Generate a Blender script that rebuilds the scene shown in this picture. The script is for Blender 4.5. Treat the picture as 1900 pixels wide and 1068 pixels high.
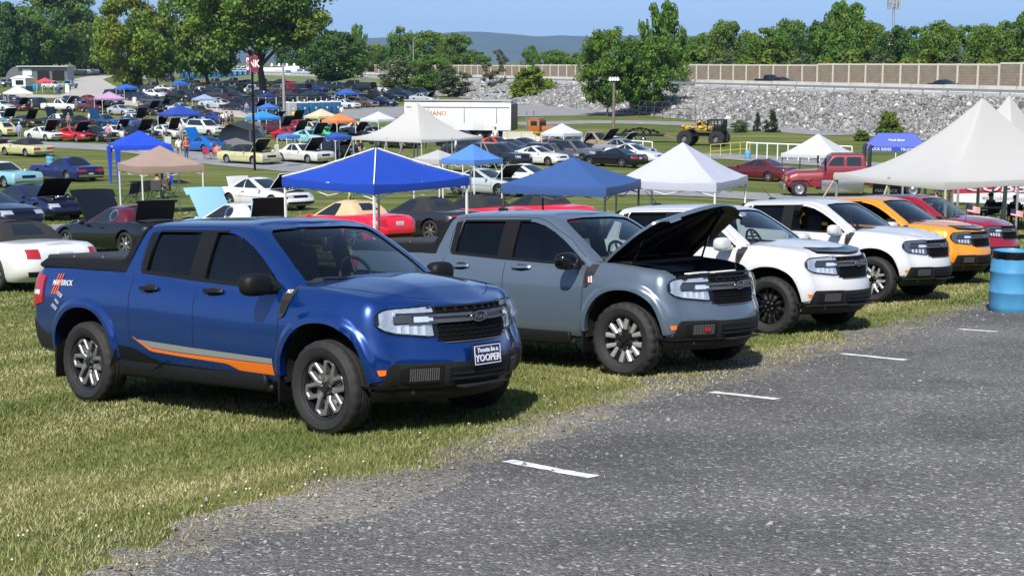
import bpy, bmesh, math, random
import numpy as np
from mathutils import Vector, Matrix
from mathutils.bvhtree import BVHTree
for o in list(bpy.data.objects): bpy.data.objects.remove(o)
SC = bpy.context.scene
COL = SC.collection
rnd = random.Random(7)
R = math.radians
# ---------------------------------------------------------------- camera, sky, sun
FPX = 2669.4                      # focal length in pixels of a 1900 px wide frame
HOR = 115.0                       # row of the true horizon
CZ = 8.0                          # camera height over the far field datum
PITCH = math.atan((534 - HOR) / FPX)
cam_d = bpy.data.cameras.new('camera')
cam_d.sensor_width = 36; cam_d.lens = 36 * FPX / 1900
cam_d.clip_start = 0.1; cam_d.clip_end = 60000
cam = bpy.data.objects.new('camera', cam_d); COL.objects.link(cam)
cam.location = (0, 0, CZ); cam.rotation_euler = (math.pi / 2 - PITCH, 0, 0)
SC.camera = cam
SUN_TRAVEL = Vector((0.24, 0.86, -0.98)).normalized()      # the way the light goes
el = math.asin(-SUN_TRAVEL.z); az = math.atan2(-SUN_TRAVEL.x, -SUN_TRAVEL.y)
w = bpy.data.worlds.new('World'); SC.world = w; w.use_nodes = True
nt = w.node_tree
sky = nt.nodes.new('ShaderNodeTexSky'); sky.sky_type = 'NISHITA'; sky.sun_disc = False
sky.sun_elevation = el; sky.sun_rotation = az % (2 * math.pi)
sky.altitude = 150; sky.air_density = 1.0; sky.dust_density = 0.6; sky.ozone_density = 1.6
bg = nt.nodes['Background']; bg.inputs['Strength'].default_value = 0.115
nt.links.new(sky.outputs[0], bg.inputs[0])
tcs = nt.nodes.new('ShaderNodeTexCoord'); sx = nt.nodes.new('ShaderNodeSeparateXYZ'); nt.links.new(tcs.outputs['Generated'], sx.inputs[0])
mz = nt.nodes.new('ShaderNodeMath'); mz.operation = 'MULTIPLY_ADD'; mz.inputs[1].default_value = 0.80; mz.inputs[2].default_value = 0.16; nt.links.new(sx.outputs[2], mz.inputs[0])
cx = nt.nodes.new('ShaderNodeCombineXYZ'); nt.links.new(sx.outputs[0], cx.inputs[0]); nt.links.new(sx.outputs[1], cx.inputs[1]); nt.links.new(mz.outputs[0], cx.inputs[2])
nz = nt.nodes.new('ShaderNodeVectorMath'); nz.operation = 'NORMALIZE'; nt.links.new(cx.outputs[0], nz.inputs[0]); nt.links.new(nz.outputs[0], sky.inputs[0])
sun_d = bpy.data.lights.new('sun', 'SUN'); sun_d.energy = 4.8; sun_d.angle = R(0.53); sun_d.color = (1, 0.95, 0.87)
sun = bpy.data.objects.new('sun', sun_d); COL.objects.link(sun)
sun.rotation_euler = SUN_TRAVEL.to_track_quat('-Z', 'Y').to_euler(); sun.location = (0, -20, 60)
SC.view_settings.view_transform = 'Standard'; SC.view_settings.look = 'None'
SC.view_settings.exposure = 0.48; SC.view_settings.gamma = 1.0
try:
    SC.cycles.max_bounces = 8; SC.cycles.transparent_max_bounces = 16; SC.cycles.use_denoising = True
    SC.cycles.caustics_reflective = False; SC.cycles.caustics_refractive = False
    SC.cycles.sample_clamp_indirect = 4
except Exception: pass
# ---------------------------------------------------------------- terrain
_PY = np.array([-60, 0, 11.3, 18, 24, 30, 38, 44.6, 55, 65, 80, 107, 140, 180, 220, 260, 300, 438, 600, 1000, 3000, 20000.])
_PZ = np.array([3.822, -1.783, -2.838, -3.464, -3.96, -4.46, -5.06, -5.52, -6.1, -6.5, -6.98, -7.55, -7.5, -7.2, -6.7, -6.0, -5.6, -4.9, -4.5, -4.0, -4.0, -4.0])
_ty = np.concatenate([np.arange(-60, 1100, 0.5), [3000, 20000]])
_tz = np.interp(_ty, _PY, _PZ)
_k = np.ones(13) / 13
_tz[20:-20] = np.convolve(_tz, _k, 'same')[20:-20]
def gz(X, Y):
    X = np.asarray(X, float); Y = np.asarray(Y, float)
    b = np.interp(Y, _ty, _tz)
    fade = np.clip((50 - Y) / 28, 0, 1)
    t = 0.015 * np.clip(X + 0.92, -30, 30) * fade
    sm = lambda a, c, v: (lambda q: q * q * (3 - 2 * q))(np.clip((v - a) / (c - a), 0, 1))
    dip = 0.5 * sm(7, 17, X) * sm(42, 62, Y) * (1 - sm(98, 128, Y))      # the ground is lower on the right
    return b + t + CZ - dip
def ray(px, py):
    a = (px - 950) / FPX; b = -(py - 534) / FPX
    c, s = math.cos(PITCH), math.sin(PITCH)
    return Vector((a, c + b * s, -s + b * c))
def above(px, py, h):
    """the ground point under which a thing h metres up is seen at that pixel"""
    d = ray(px, py); d = d / d.y
    gap = CZ + d.z * _ys - h - gz(d.x * _ys, _ys); up = np.nonzero(gap > 0)[0]
    if len(up): hit = up[0] + np.nonzero(gap[up[0]:] <= 0)[0]
    else: hit = [int(np.argmax(gap[_ys > 20])) + int((_ys <= 20).sum())]
    Y = float(_ys[hit[0]]) if len(hit) else 800.
    return Vector((d.x * Y, Y, float(gz(d.x * Y, Y))))
_ys = np.concatenate([np.arange(3, 120, 0.1), np.arange(120, 900, 0.5)])
def at(px, py):
    """point of the ground that the pixel of the photograph looks at"""
    d = ray(px, py); d = d / d.y
    z = CZ + d.z * _ys
    hit = np.nonzero(z <= gz(d.x * _ys, _ys))[0]
    Y = float(_ys[hit[0]]) if len(hit) else 800.
    return Vector((d.x * Y, Y, float(gz(d.x * Y, Y))))
def atd(px, Y):
    d = ray(px, 300); X = d.x / d.y * Y
    return Vector((X, Y, float(gz(X, Y))))
# ---------------------------------------------------------------- helpers
def lin(c):
    """'#rrggbb' or 0-255 triple -> linear colour"""
    if isinstance(c, str):
        c = [int(c[i:i + 2], 16) for i in (1, 3, 5)]
    return tuple(((v / 255) / 12.92 if v / 255 <= 0.04045 else ((v / 255 + 0.055) / 1.055) ** 2.4) for v in c)
MATS = {}
def pbr(name, col, rough=0.5, metal=0.0, coat=0.0, spec=0.5, noise=0.0, nscale=5.0, bump=0.0, bscale=40.0, emit=0.0, sheen=0.0):
    if name in MATS: return MATS[name]
    m = bpy.data.materials.new(name); m.use_nodes = True; MATS[name] = m
    nt = m.node_tree; b = nt.nodes['Principled BSDF']
    b.inputs['Base Color'].default_value = (*col, 1)
    b.inputs['Roughness'].default_value = rough; b.inputs['Metallic'].default_value = metal
    b.inputs['Coat Weight'].default_value = coat; b.inputs['Coat Roughness'].default_value = 0.03
    b.inputs['Specular IOR Level'].default_value = spec
    if emit: 
        b.inputs['Emission Color'].default_value = (*col, 1); b.inputs['Emission Strength'].default_value = emit
    if noise or bump:
        tc = nt.nodes.new('ShaderNodeTexCoord')
    if noise:
        n = nt.nodes.new('ShaderNodeTexNoise'); n.inputs['Scale'].default_value = nscale; n.inputs['Detail'].default_value = 6
        nt.links.new(tc.outputs['Object'], n.inputs['Vector'])
        mx = nt.nodes.new('ShaderNodeMapRange'); mx.inputs[1].default_value = 0.3; mx.inputs[2].default_value = 0.7
        mx.inputs[3].default_value = 1 - noise; mx.inputs[4].default_value = 1 + noise
        nt.links.new(n.outputs[0], mx.inputs[0])
        mu = nt.nodes.new('ShaderNodeVectorMath'); mu.operation = 'SCALE'; mu.inputs[0].default_value = col
        nt.links.new(mx.outputs[0], mu.inputs['Scale']); nt.links.new(mu.outputs[0], b.inputs['Base Color'])
    if bump:
        n2 = nt.nodes.new('ShaderNodeTexNoise'); n2.inputs['Scale'].default_value = bscale; n2.inputs['Detail'].default_value = 4
        nt.links.new(tc.outputs['Object'], n2.inputs['Vector'])
        bp = nt.nodes.new('ShaderNodeBump'); bp.inputs['Strength'].default_value = bump; bp.inputs['Distance'].default_value = 0.02
        nt.links.new(n2.outputs[0], bp.inputs['Height']); nt.links.new(bp.outputs[0], b.inputs['Normal'])
    return m
def paint(col, metal=0.25, rough=0.35):
    col = lin(col) if isinstance(col, str) else col
    return pbr('paint_%02x%02x%02x_%d' % (*[int(255 * c ** 0.4545) for c in col], int(metal * 100)), col, rough, metal, coat=1.0)
def glass(name, tint, tr=0.9):
    if name in MATS: return MATS[name]
    m = bpy.data.materials.new(name); m.use_nodes = True; MATS[name] = m
    nt = m.node_tree; nt.nodes.remove(nt.nodes['Principled BSDF'])
    out = nt.nodes['Material Output']
    t = nt.nodes.new('ShaderNodeBsdfTransparent'); t.inputs[0].default_value = (*tint, 1)
    g = nt.nodes.new('ShaderNodeBsdfGlossy'); g.inputs['Roughness'].default_value = 0.015
    lw = nt.nodes.new('ShaderNodeLayerWeight'); lw.inputs[0].default_value = .5
    pw = nt.nodes.new('ShaderNodeMath'); pw.operation = 'POWER'; pw.inputs[1].default_value = 4.0; nt.links.new(lw.outputs['Facing'], pw.inputs[0])
    f = nt.nodes.new('ShaderNodeMath'); f.operation = 'MULTIPLY_ADD'; f.inputs[1].default_value = .85; f.inputs[2].default_value = .05; nt.links.new(pw.outputs[0], f.inputs[0])
    mx = nt.nodes.new('ShaderNodeMixShader')
    nt.links.new(f.outputs[0], mx.inputs[0]); nt.links.new(t.outputs[0], mx.inputs[1]); nt.links.new(g.outputs[0], mx.inputs[2])
    nt.links.new(mx.outputs[0], out.inputs[0])
    return m
BLACK = pbr('black_plastic', (0.006, 0.006, 0.0065), 0.55, spec=.25)
SOOT = pbr('wheel_well', (0.006, 0.006, 0.006), 0.9)
DARKG = pbr('dark_grey_plastic', (0.013, 0.0135, 0.0145), 0.55, spec=.3)
GLOSSK = pbr('gloss_black', (0.004, 0.004, 0.005), 0.15, spec=.5)
RUBBER = pbr('tyre_rubber', (0.012, 0.012, 0.0125), 0.75, noise=0.25, nscale=12)
CHROME = pbr('chrome', (0.75, 0.76, 0.78), 0.08, 1.0)
SILVER = pbr('silver_metal', (0.55, 0.56, 0.58), 0.28, 0.9)
GUNM = pbr('gunmetal', (0.09, 0.09, 0.095), 0.3, 0.9)
WHITEP = pbr('white_plastic', (0.78, 0.78, 0.78), 0.4)
DGLASS = pbr('dark_window_glass', (0.012, 0.016, 0.02), 0.03, spec=0.8)
LENS = glass('clear_lens', (0.9, 0.92, 0.95))
REDL = pbr('red_lens', (0.35, 0.008, 0.012), 0.12, coat=0.8)
AMBER = pbr('amber_lens', (0.75, 0.17, 0.01), 0.2, coat=0.8)
LAMP = pbr('lamp_reflector', (0.66, 0.69, 0.73), 0.2, 0.6, bump=.5, bscale=22)
STEEL = pbr('galvanised_steel', (0.45, 0.46, 0.47), 0.45, 0.7, noise=0.1)
POLEW = pbr('white_pole', (0.72, 0.72, 0.72), 0.4)
DIRTG = pbr('grey_cloth_dark', (0.09, 0.09, 0.1), 0.9)
class MB:
    """collects shapes into one mesh"""
    def __init__(s): s.v = []; s.f = []; s.m = []
    def add(s, vs, fs, m=0):
        b = len(s.v); s.v += [tuple(p) for p in vs]
        s.f += [tuple(b + i for i in f) for f in fs]; s.m += [m] * len(fs); return s
    def box(s, c, d, m=0, M=None):
        x, y, z = d[0] / 2, d[1] / 2, d[2] / 2
        vs = [Vector((i * x, j * y, k * z)) for i in (-1, 1) for j in (-1, 1) for k in (-1, 1)]
        if M is not None: vs = [M @ p for p in vs]
        vs = [p + Vector(c) for p in vs]
        return s.add(vs, [(0, 1, 3, 2), (4, 6, 7, 5), (0, 4, 5, 1), (2, 3, 7, 6), (0, 2, 6, 4), (1, 5, 7, 3)], m)
    def rbox(s, c, d, r, m=0, M=None):
        """box with bevelled edges"""
        hx, hy, hz = d[0] / 2, d[1] / 2, d[2] / 2; r = min(r, hx * .9, hy * .9, hz * .9)
        lay = []
        for z, q in ((-hz, r), (-hz + r * .3, r * .3), (-hz + r, 0), (hz - r, 0), (hz - r * .3, r * .3), (hz, r)):
            a, b = hx - q, hy - q; e = r * 0.6
            lay.append([(a, -b + e, z), (a, b - e, z), (a - e, b, z), (-a + e, b, z), (-a, b - e, z), (-a, -b + e, z), (-a + e, -b, z), (a - e, -b, z)])
        vs = [Vector(p) for l in lay for p in l]
        if M is not None: vs = [M @ p for p in vs]
        vs = [p + Vector(c) for p in vs]
        fs = [(k * 8 + i, k * 8 + (i + 1) % 8, k * 8 + 8 + (i + 1) % 8, k * 8 + 8 + i) for k in range(5) for i in range(8)]
        fs += [tuple(range(7, -1, -1)), tuple(range(40, 48))]
        return s.add(vs, fs, m)
    def tube(s, pts, r, n=8, m=0, cap=True):
        pts = [Vector(p) for p in pts]; rs = r if isinstance(r, (list, tuple)) else [r] * len(pts)
        vs = []; up = None
        for i, p in enumerate(pts):
            t = (pts[min(i + 1, len(pts) - 1)] - pts[max(i - 1, 0)]).normalized()
            a = t.orthogonal().normalized() if up is None else (up - t * up.dot(t)).normalized()
            up = a; b = t.cross(a)
            vs += [p + (a * math.cos(2 * math.pi * k / n) + b * math.sin(2 * math.pi * k / n)) * rs[i] for k in range(n)]
        fs = [(i * n + k, i * n + (k + 1) % n, (i + 1) * n + (k + 1) % n, (i + 1) * n + k) for i in range(len(pts) - 1) for k in range(n)]
        if cap: fs += [tuple(range(n - 1, -1, -1)), tuple(range((len(pts) - 1) * n, len(pts) * n))]
        return s.add(vs, fs, m)
    def lathe(s, prof, c=(0, 0, 0), axis='z', n=32, m=0, rmod=None):
        vs = []
        for j, (r, h) in enumerate(prof):
            for k in range(n):
                a = 2 * math.pi * k / n; q = r + (rmod(j, k) if rmod else 0)
                x, y = q * math.cos(a), q * math.sin(a)
                p = (x, y, h) if axis == 'z' else ((x, h, y) if axis == 'y' else (h, x, y))
                vs.append((p[0] + c[0], p[1] + c[1], p[2] + c[2]))
        fl = axis == 'y'
        fs = []
        for j in range(len(prof) - 1):
            for k in range(n):
                q = (j * n + k, j * n + (k + 1) % n, (j + 1) * n + (k + 1) % n, (j + 1) * n + k)
                fs.append(q[::-1] if fl else q)
        return s.add(vs, fs, m)
    def prism(s, poly, fn, a, b, m=0):
        """polygon (u,v) pushed from a to b; fn(u,v,w) gives the 3D point"""
        n = len(poly); vs = [fn(u, v, a) for u, v in poly] + [fn(u, v, b) for u, v in poly]
        fs = [(i, (i + 1) % n, n + (i + 1) % n, n + i) for i in range(n)] + [tuple(range(n - 1, -1, -1)), tuple(range(n, 2 * n))]
        return s.add(vs, fs, m)
    def grid(s, rows, m=0, flip=False):
        n = len(rows[0]); vs = [p for r in rows for p in r]; fs = []
        for i in range(len(rows) - 1):
            for j in range(n - 1):
                q = (i * n + j, i * n + j + 1, (i + 1) * n + j + 1, (i + 1) * n + j)
                fs.append(q[::-1] if flip else q)
        return s.add(vs, fs, m)
    def ball(s, c, r, nu=14, nv=9, m=0, p=2.0, M=None):
        r = r if isinstance(r, (list, tuple)) else (r, r, r); vs = []
        sg = lambda q: math.copysign(abs(q) ** (2 / p), q)
        for j in range(nv + 1):
            th = math.pi * j / nv - math.pi / 2
            for i in range(nu):
                ph = 2 * math.pi * i / nu
                q = Vector((r[0] * sg(math.cos(th)) * sg(math.cos(ph)), r[1] * sg(math.cos(th)) * sg(math.sin(ph)), r[2] * sg(math.sin(th))))
                if M is not None: q = M @ q
                vs.append(q + Vector(c))
        fs = [(j * nu + i, j * nu + (i + 1) % nu, (j + 1) * nu + (i + 1) % nu, (j + 1) * nu + i) for j in range(nv) for i in range(nu)]
        return s.add(vs, fs, m)
    def xf(s, M):
        s.v = [tuple(M @ Vector(p)) for p in s.v]; return s
    def mesh(s, name, mats, smooth=True, ang=38):
        me = bpy.data.meshes.new(name); me.from_pydata(s.v, [], s.f)
        for m in (mats if isinstance(mats, (list, tuple)) else [mats]): me.materials.append(m)
        if any(s.m): me.polygons.foreach_set('material_index', s.m)
        finish(me, smooth, ang); return me
    def build(s, name, mats, parent=None, smooth=True, ang=38):
        return link(name, s.mesh(name, mats, smooth, ang), parent)
def finish(me, smooth=True, ang=38):
    me.update(); me.validate()
    if smooth:
        me.polygons.foreach_set('use_smooth', [True] * len(me.polygons))
        try: me.set_sharp_from_angle(angle=R(ang))
        except Exception: pass
def link(name, me, parent=None):
    o = bpy.data.objects.new(name, me); COL.objects.link(o)
    if parent is not None: o.parent = parent
    return o
def tag(o, label, cat, group=None):
    o['label'] = label; o['category'] = cat
    if group: o['group'] = group
    return o
def thing(name, label, cat, loc=(0, 0, 0), rz=0.0, group=None):
    o = bpy.data.objects.new(name, None); COL.objects.link(o); o.empty_display_size = 0.3
    o.location = loc; o.rotation_euler = (0, 0, rz); return tag(o, label, cat, group)
KIDS = {}
def copy_tree(o, parent=None):
    c = o.copy(); COL.objects.link(c)
    if parent is not None: c.parent = parent
    for ch in list(o.children): copy_tree(ch, c)
    return c
def mesh_np(name, V, F, mats, cols=None, smooth=False, mi=None):
    """big mesh from arrays; F is (n,3) or (n,4); cols = per-vertex colour"""
    me = bpy.data.meshes.new(name); V = np.asarray(V, np.float32); F = np.asarray(F, np.int32)
    k = F.shape[1]
    me.vertices.add(len(V)); me.vertices.foreach_set('co', V.ravel())
    me.loops.add(F.size); me.loops.foreach_set('vertex_index', F.ravel())
    me.polygons.add(len(F)); me.polygons.foreach_set('loop_start', np.arange(0, F.size, k, dtype=np.int32))
    me.polygons.foreach_set('loop_total', np.full(len(F), k, np.int32))
    for m in (mats if isinstance(mats, (list, tuple)) else [mats]): me.materials.append(m)
    if mi is not None: me.polygons.foreach_set('material_index', np.asarray(mi, np.int32))
    if smooth: me.polygons.foreach_set('use_smooth', np.ones(len(F), bool))
    me.update()
    if cols is not None:
        a = me.color_attributes.new('tone', 'FLOAT_COLOR', 'POINT')
        a.data.foreach_set('color', np.concatenate([cols, np.ones((len(cols), 1))], 1).astype(np.float32).ravel())
    return me
def text_geo(s, size, depth=0.002, shear=0.0, bold=0.0, spacing=1.0):
    cu = bpy.data.curves.new('lettering', 'FONT'); cu.body = s; cu.size = size; cu.extrude = depth
    cu.align_x = 'CENTER'; cu.align_y = 'CENTER'; cu.shear = shear; cu.offset = bold; cu.resolution_u = 2; cu.space_character = spacing
    o = bpy.data.objects.new('lettering', cu); COL.objects.link(o)
    dg = bpy.context.evaluated_depsgraph_get(); me = o.evaluated_get(dg).to_mesh()
    vs = [v.co.copy() for v in me.vertices]; fs = [tuple(p.vertices) for p in me.polygons]
    o.evaluated_get(dg).to_mesh_clear(); bpy.data.objects.remove(o); bpy.data.curves.remove(cu)
    return vs, fs
def text(name, s, size, mat, M, parent=None, depth=0.002, shear=0.0, bold=0.0, spacing=1.0):
    vs, fs = text_geo(s, size, depth, shear, bold, spacing)
    b = MB(); b.add([M @ v for v in vs], fs); return b.build(name, mat, parent, smooth=False)
def frame(o, x, y):
    """matrix with origin o, x axis x, y axis y"""
    x = Vector(x).normalized(); z = x.cross(Vector(y)).normalized(); y = z.cross(x)
    M = Matrix.Identity(4)
    for i in range(3): M[i][0] = x[i]; M[i][1] = y[i]; M[i][2] = z[i]; M[i][3] = o[i]
    return M
def boolean(me, cutters):
    """difference of a mesh and cutter meshes; cut faces take the cutter's material"""
    o = bpy.data.objects.new('cut', me); COL.objects.link(o); tmp = []
    for c in cutters:
        co = bpy.data.objects.new('cutter', c); COL.objects.link(co); tmp.append(co)
        md = o.modifiers.new('b', 'BOOLEAN'); md.operation = 'DIFFERENCE'; md.solver = 'EXACT'; md.object = co
        try: md.material_mode = 'TRANSFER'
        except Exception: pass
    dg = bpy.context.evaluated_depsgraph_get(); dg.update()
    r = bpy.data.meshes.new_from_object(o.evaluated_get(dg), preserve_all_data_layers=True, depsgraph=dg)
    for t in tmp + [o]: bpy.data.objects.remove(t)
    return r
def itp(tab):
    xs = [a for a, b in tab]; zs = [b for a, b in tab]
    if xs[0] > xs[-1]: xs, zs = xs[::-1], zs[::-1]
    return lambda x: float(np.interp(x, xs, zs))
def sst(a, b, x):
    t = min(1, max(0, (x - a) / (b - a))); return t * t * (3 - 2 * t)
# ---------------------------------------------------------------- body shells shared by trucks and cars
FR = [i / 44 for i in range(1, 45)]
def ring(xf, xr, w, rf, rr, bow, wf=None, fr=None, nf=7, nc=8, nr=5):
    """right half of a plan outline, front centre to rear centre"""
    fr = fr or FR; wf = wf or (lambda x: 1.0); P = []
    ye = w * wf(xf - rf); yf = ye - rf
    for i in range(nf): y = yf * i / nf; P.append((xf - bow * (y / w) ** 2, -y))
    xc = xf - bow * (yf / w) ** 2 - rf; xe = xr + rr
    for i in range(nc + 1): a = math.pi / 2 * i / nc; P.append((xc + rf * math.cos(a), -(yf + rf * math.sin(a))))
    for f in fr: x = xc + (xe - xc) * f; P.append((x, -w * wf(x) if f < 1 else -w * wf(xe)))
    wr = w * wf(xe)
    for i in range(1, nc + 1): a = math.pi / 2 * i / nc; P.append((xe - rr * math.sin(a), -(wr - rr + rr * math.cos(a))))
    for i in range(1, nr + 1): P.append((xr, -(wr - rr) * (1 - i / nr)))
    return P
def shell(levels, crown, nk=13, flat_bottom=True):
    """closed solid from half outlines [(x,y,z)...] per level, bottom to top; returns MB with material 0 sides, 1 top, 2 bottom"""
    b = MB(); N = len(levels[0])
    idx = []
    for L in levels:
        row = []
        for i, p in enumerate(L):
            b.v.append(p); a = len(b.v) - 1
            if i in (0, N - 1): row.append((a, a))
            else: b.v.append((p[0], -p[1], p[2])); row.append((a, a + 1))
        idx.append(row)
    for k in range(len(levels) - 1):
        for i in range(N - 1):
            for s in (0, 1):
                q = (idx[k][i][s], idx[k][i + 1][s], idx[k + 1][i + 1][s], idx[k + 1][i][s])
                b.f.append(q if s == 1 else q[::-1]); b.m.append(0)
    top = idx[-1]; rows = [[top[0][0]]]
    for i in range(1, N - 1):
        p = levels[-1][i]; r = [top[i][0]]
        for j in range(1, nk):
            v = -1 + 2 * j / nk
            b.v.append((p[0], -v * p[1] if False else v * abs(p[1]), p[2] + crown(p[0], v * abs(p[1]), abs(p[1])))); r.append(len(b.v) - 1)
        r.append(top[i][1]); rows.append(r)
    rows.append([top[-1][0]])
    for a, c in zip(rows, rows[1:]):
        if len(a) == 1:
            for j in range(len(c) - 1): b.f.append((a[0], c[j + 1], c[j])); b.m.append(1)
        elif len(c) == 1:
            for j in range(len(a) - 1): b.f.append((c[0], a[j], a[j + 1])); b.m.append(1)
        else:
            for j in range(len(a) - 1): b.f.append((a[j], a[j + 1], c[j + 1], c[j])); b.m.append(1)
    bot = idx[0]
    for i in range(N - 1):
        q = [bot[i][0], bot[i][1], bot[i + 1][1], bot[i + 1][0]]
        q = list(dict.fromkeys(q)); 
        if len(q) > 2: b.f.append(tuple(q)); b.m.append(2)
    me = bpy.data.meshes.new('t'); me.from_pydata(b.v, [], b.f); bm = bmesh.new(); bm.from_mesh(me)
    bm.faces.ensure_lookup_table()
    bmesh.ops.recalc_face_normals(bm, faces=bm.faces); bm.verts.index_update()
    b.f = [tuple(v.index for v in f.verts) for f in bm.faces]; bm.free(); bpy.data.meshes.remove(me)
    return b
def bvh_of(b): return BVHTree.FromPolygons([Vector(p) for p in b.v], b.f)
def ray_side(sg): return lambda u, v: (Vector((u, 3 * sg, v)), Vector((0, -sg, 0)))
def ray_wrap(cx): return lambda u, v: (Vector((cx + 4 * math.cos(R(u)), -4 * math.sin(R(u)), v)), Vector((-math.cos(R(u)), math.sin(R(u)), 0)))
def ray_front(u, v): return (Vector((6, u, v)), Vector((-1, 0, 0)))
def ray_back(u, v): return (Vector((-8, u, v)), Vector((1, 0, 0)))
def ray_top(u, v): return (Vector((u, v, 5)), Vector((0, 0, -1)))
def fnc(q): return q if callable(q) else (lambda *a: q)
def patch(b, bv, rf, us, lo, hi, nv=4, off=0.003, back=0.012, m=0):
    """a skin laid on a surface: columns us, from lo(u) to hi(u), standing off proud of it"""
    lo, hi, off = fnc(lo), fnc(hi), fnc(off); n = len(us); A = []; B = []; last = None
    for u in us:
        ra = []; rb = []
        for j in range(nv + 1):
            v = lo(u) + (hi(u) - lo(u)) * j / nv
            o, d = rf(u, v); h = bv.ray_cast(o, d)
            if h[0] is None: h = last if last else (o + d * 2, -d)
            else:
                nn = h[1] if h[1].dot(d) < 0 else -h[1]
                h = (h[0], (nn * .5 - d * .5).normalized())
            last = h
            ra.append(h[0] + h[1] * off(u, v)); rb.append(h[0] - h[1] * back)
        A.append(ra); B.append(rb)
    k = len(b.v); w = nv + 1
    vs = [p for r in A for p in r] + [p for r in B for p in r]; t = n * w; fs = []
    o, d = rf(us[n // 2], (lo(us[n // 2]) + hi(us[n // 2])) / 2)
    e1 = A[min(1, n - 1)][0] - A[0][0]; e2 = A[0][-1] - A[0][0]
    flip = e1.cross(e2).dot(rf(us[0], lo(us[0]))[1]) > 0
    for i in range(n - 1):
        for j in range(w - 1):
            q = (i * w + j, (i + 1) * w + j, (i + 1) * w + j + 1, i * w + j + 1); fs.append(q[::-1] if flip else q)
    edge = [i * w for i in range(n)] + [(n - 1) * w + j for j in range(1, w)] + [i * w + w - 1 for i in range(n - 2, -1, -1)] + [j for j in range(w - 2, 0, -1)]
    for a, c in zip(edge, edge[1:] + edge[:1]):
        q = (a, t + a, t + c, c); fs.append(q[::-1] if flip else q)
    b.add(vs, fs, m); return b
def seam(b, bv, rf, pts, wd=0.007, off=0.0015, m=0, step=0.04):
    """a thin dark line along a path on a surface"""
    P = []
    for (a, c), (e, f) in zip(pts, pts[1:]):
        n = max(1, int(math.hypot(e - a, f - c) / step))
        P += [(a + (e - a) * i / n, c + (f - c) * i / n) for i in range(n)]
    P.append(pts[-1]); H = []
    for u, v in P:
        o, d = rf(u, v); h = bv.ray_cast(o, d)
        if h[0] is None: continue
        H.append((h[0], h[1] if h[1].dot(d) < 0 else -h[1]))
    vs = []
    for i, (p, n) in enumerate(H):
        t = (H[min(i + 1, len(H) - 1)][0] - H[max(i - 1, 0)][0]).normalized(); s = t.cross(n).normalized() * wd / 2
        vs += [p - s + n * off, p + s + n * off]
    b.add(vs, [(2 * i, 2 * i + 1, 2 * i + 3, 2 * i + 2) for i in range(len(H) - 1)], m); return b
def islands(b, name, mats, ang=38):
    """one mesh per connected piece"""
    par = list(range(len(b.v)))
    def find(x):
        while par[x] != x: par[x] = par[par[x]]; x = par[x]
        return x
    for f in b.f:
        r0 = find(f[0])
        for i in f[1:]: par[find(i)] = r0
    gr = {}
    for f, m in zip(b.f, b.m): gr.setdefault(find(f[0]), []).append((f, m))
    out = []
    for g in gr.values():
        c = MB(); mp = {}
        for f, m in g:
            for i in f:
                if i not in mp: mp[i] = len(c.v); c.v.append(b.v[i])
            c.f.append(tuple(mp[i] for i in f)); c.m.append(m)
        out.append(c.mesh(name, mats, True, ang))
    return out
def lsp(a, b, n): return [a + (b - a) * i / n for i in range(n + 1)]
# ---------------------------------------------------------------- the compact pickup
ZT = itp([(-4.1, 1.225), (-2.9, 1.19), (-2.4, 1.19), (-2.0, 1.175), (-1.45, 1.14), (-0.8, 1.105), (-0.35, 1.10), (-0.1, 1.105), (0.2, 1.075), (0.5, 1.03), (0.66, 0.992), (0.8, 0.962), (1.0, 0.955)])
ZB = itp([(-4.1, 0.47), (-3.6, 0.42), (-2.6, 0.37), (0.5, 0.36), (1.0, 0.36)])
WF = lambda x: 1 - 0.055 * sst(0.15, 0.85, x) - 0.03 * (1 - sst(-3.87, -3.2, x))
INS = itp([(0, .06), (.07, .03), (.16, .012), (.3, .0), (.55, .0), (.68, .008), (.78, .022), (.84, .035), (.90, .055), (.95, .078), (.98, .1), (1, .135)])
FSH = itp([(.3, -.07), (.4, -.015), (.48, 0), (.56, -.002), (.62, -.012), (.67, -.04), (.72, -.058), (.80, -.07), (.90, -.085), (.94, -.1), (.965, -.135), (1.0, -.17)])
def body_levels():
    L = []
    for t in [0, .035, .07, .11, .16, .23, .3, .4, .48, .55, .62, .68, .73, .78, .82, .86, .90, .925, .95, .97, .985, 1.0]:
        zf = 0.36 + t * (0.962 - 0.36); ins = INS(t)
        pl = ring(.93 + FSH(zf), -3.87 + ins * .5, .925 - ins, max(.10, .19 - ins * .5), .17, .46, WF)
        L.append([(x, y, ZB(x) + t * (ZT(x) - ZB(x))) for x, y in pl])
    return L
def body_crown(x, y, w):
    q = min(1, abs(y) / w)
    c = (0.052 * sst(.80, .35, x) + 0.0) * (1 - q ** 3)
    c += 0.016 * sst(.82, .60, x) * (1 - sst(0.36, 0.46, abs(y) + 0.12 * sst(.0, .8, x)))
    c *= 1 - 0.5 * sst(-.2, -.4, x)
    return c
def gl(z, xf, xr, w, bow, rf, rr, d=0.0):
    return [(x, y, z) for x, y in ring(xf - d, xr + d, w - d, rf, rr, bow, None, None)]
GH = [(0.98, .12, -2.60, .875, .30, .12, .09), (1.08, -.04, -2.57, .858, .27, .12, .09), (1.2, -.215, -2.535, .822, .24, .12, .09), (1.30, -.375, -2.50, .785, .21, .12, .09),
      (1.40, -.545, -2.46, .742, .18, .11, .09), (1.48, -.685, -2.42, .705, .16, .11, .1), (1.525, -.775, -2.39, .682, .14, .11, .1), (1.555, -.86, -2.355, .655, .13, .11, .1), (1.575, -.94, -2.31, .62, .12, .11, .1)]
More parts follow.
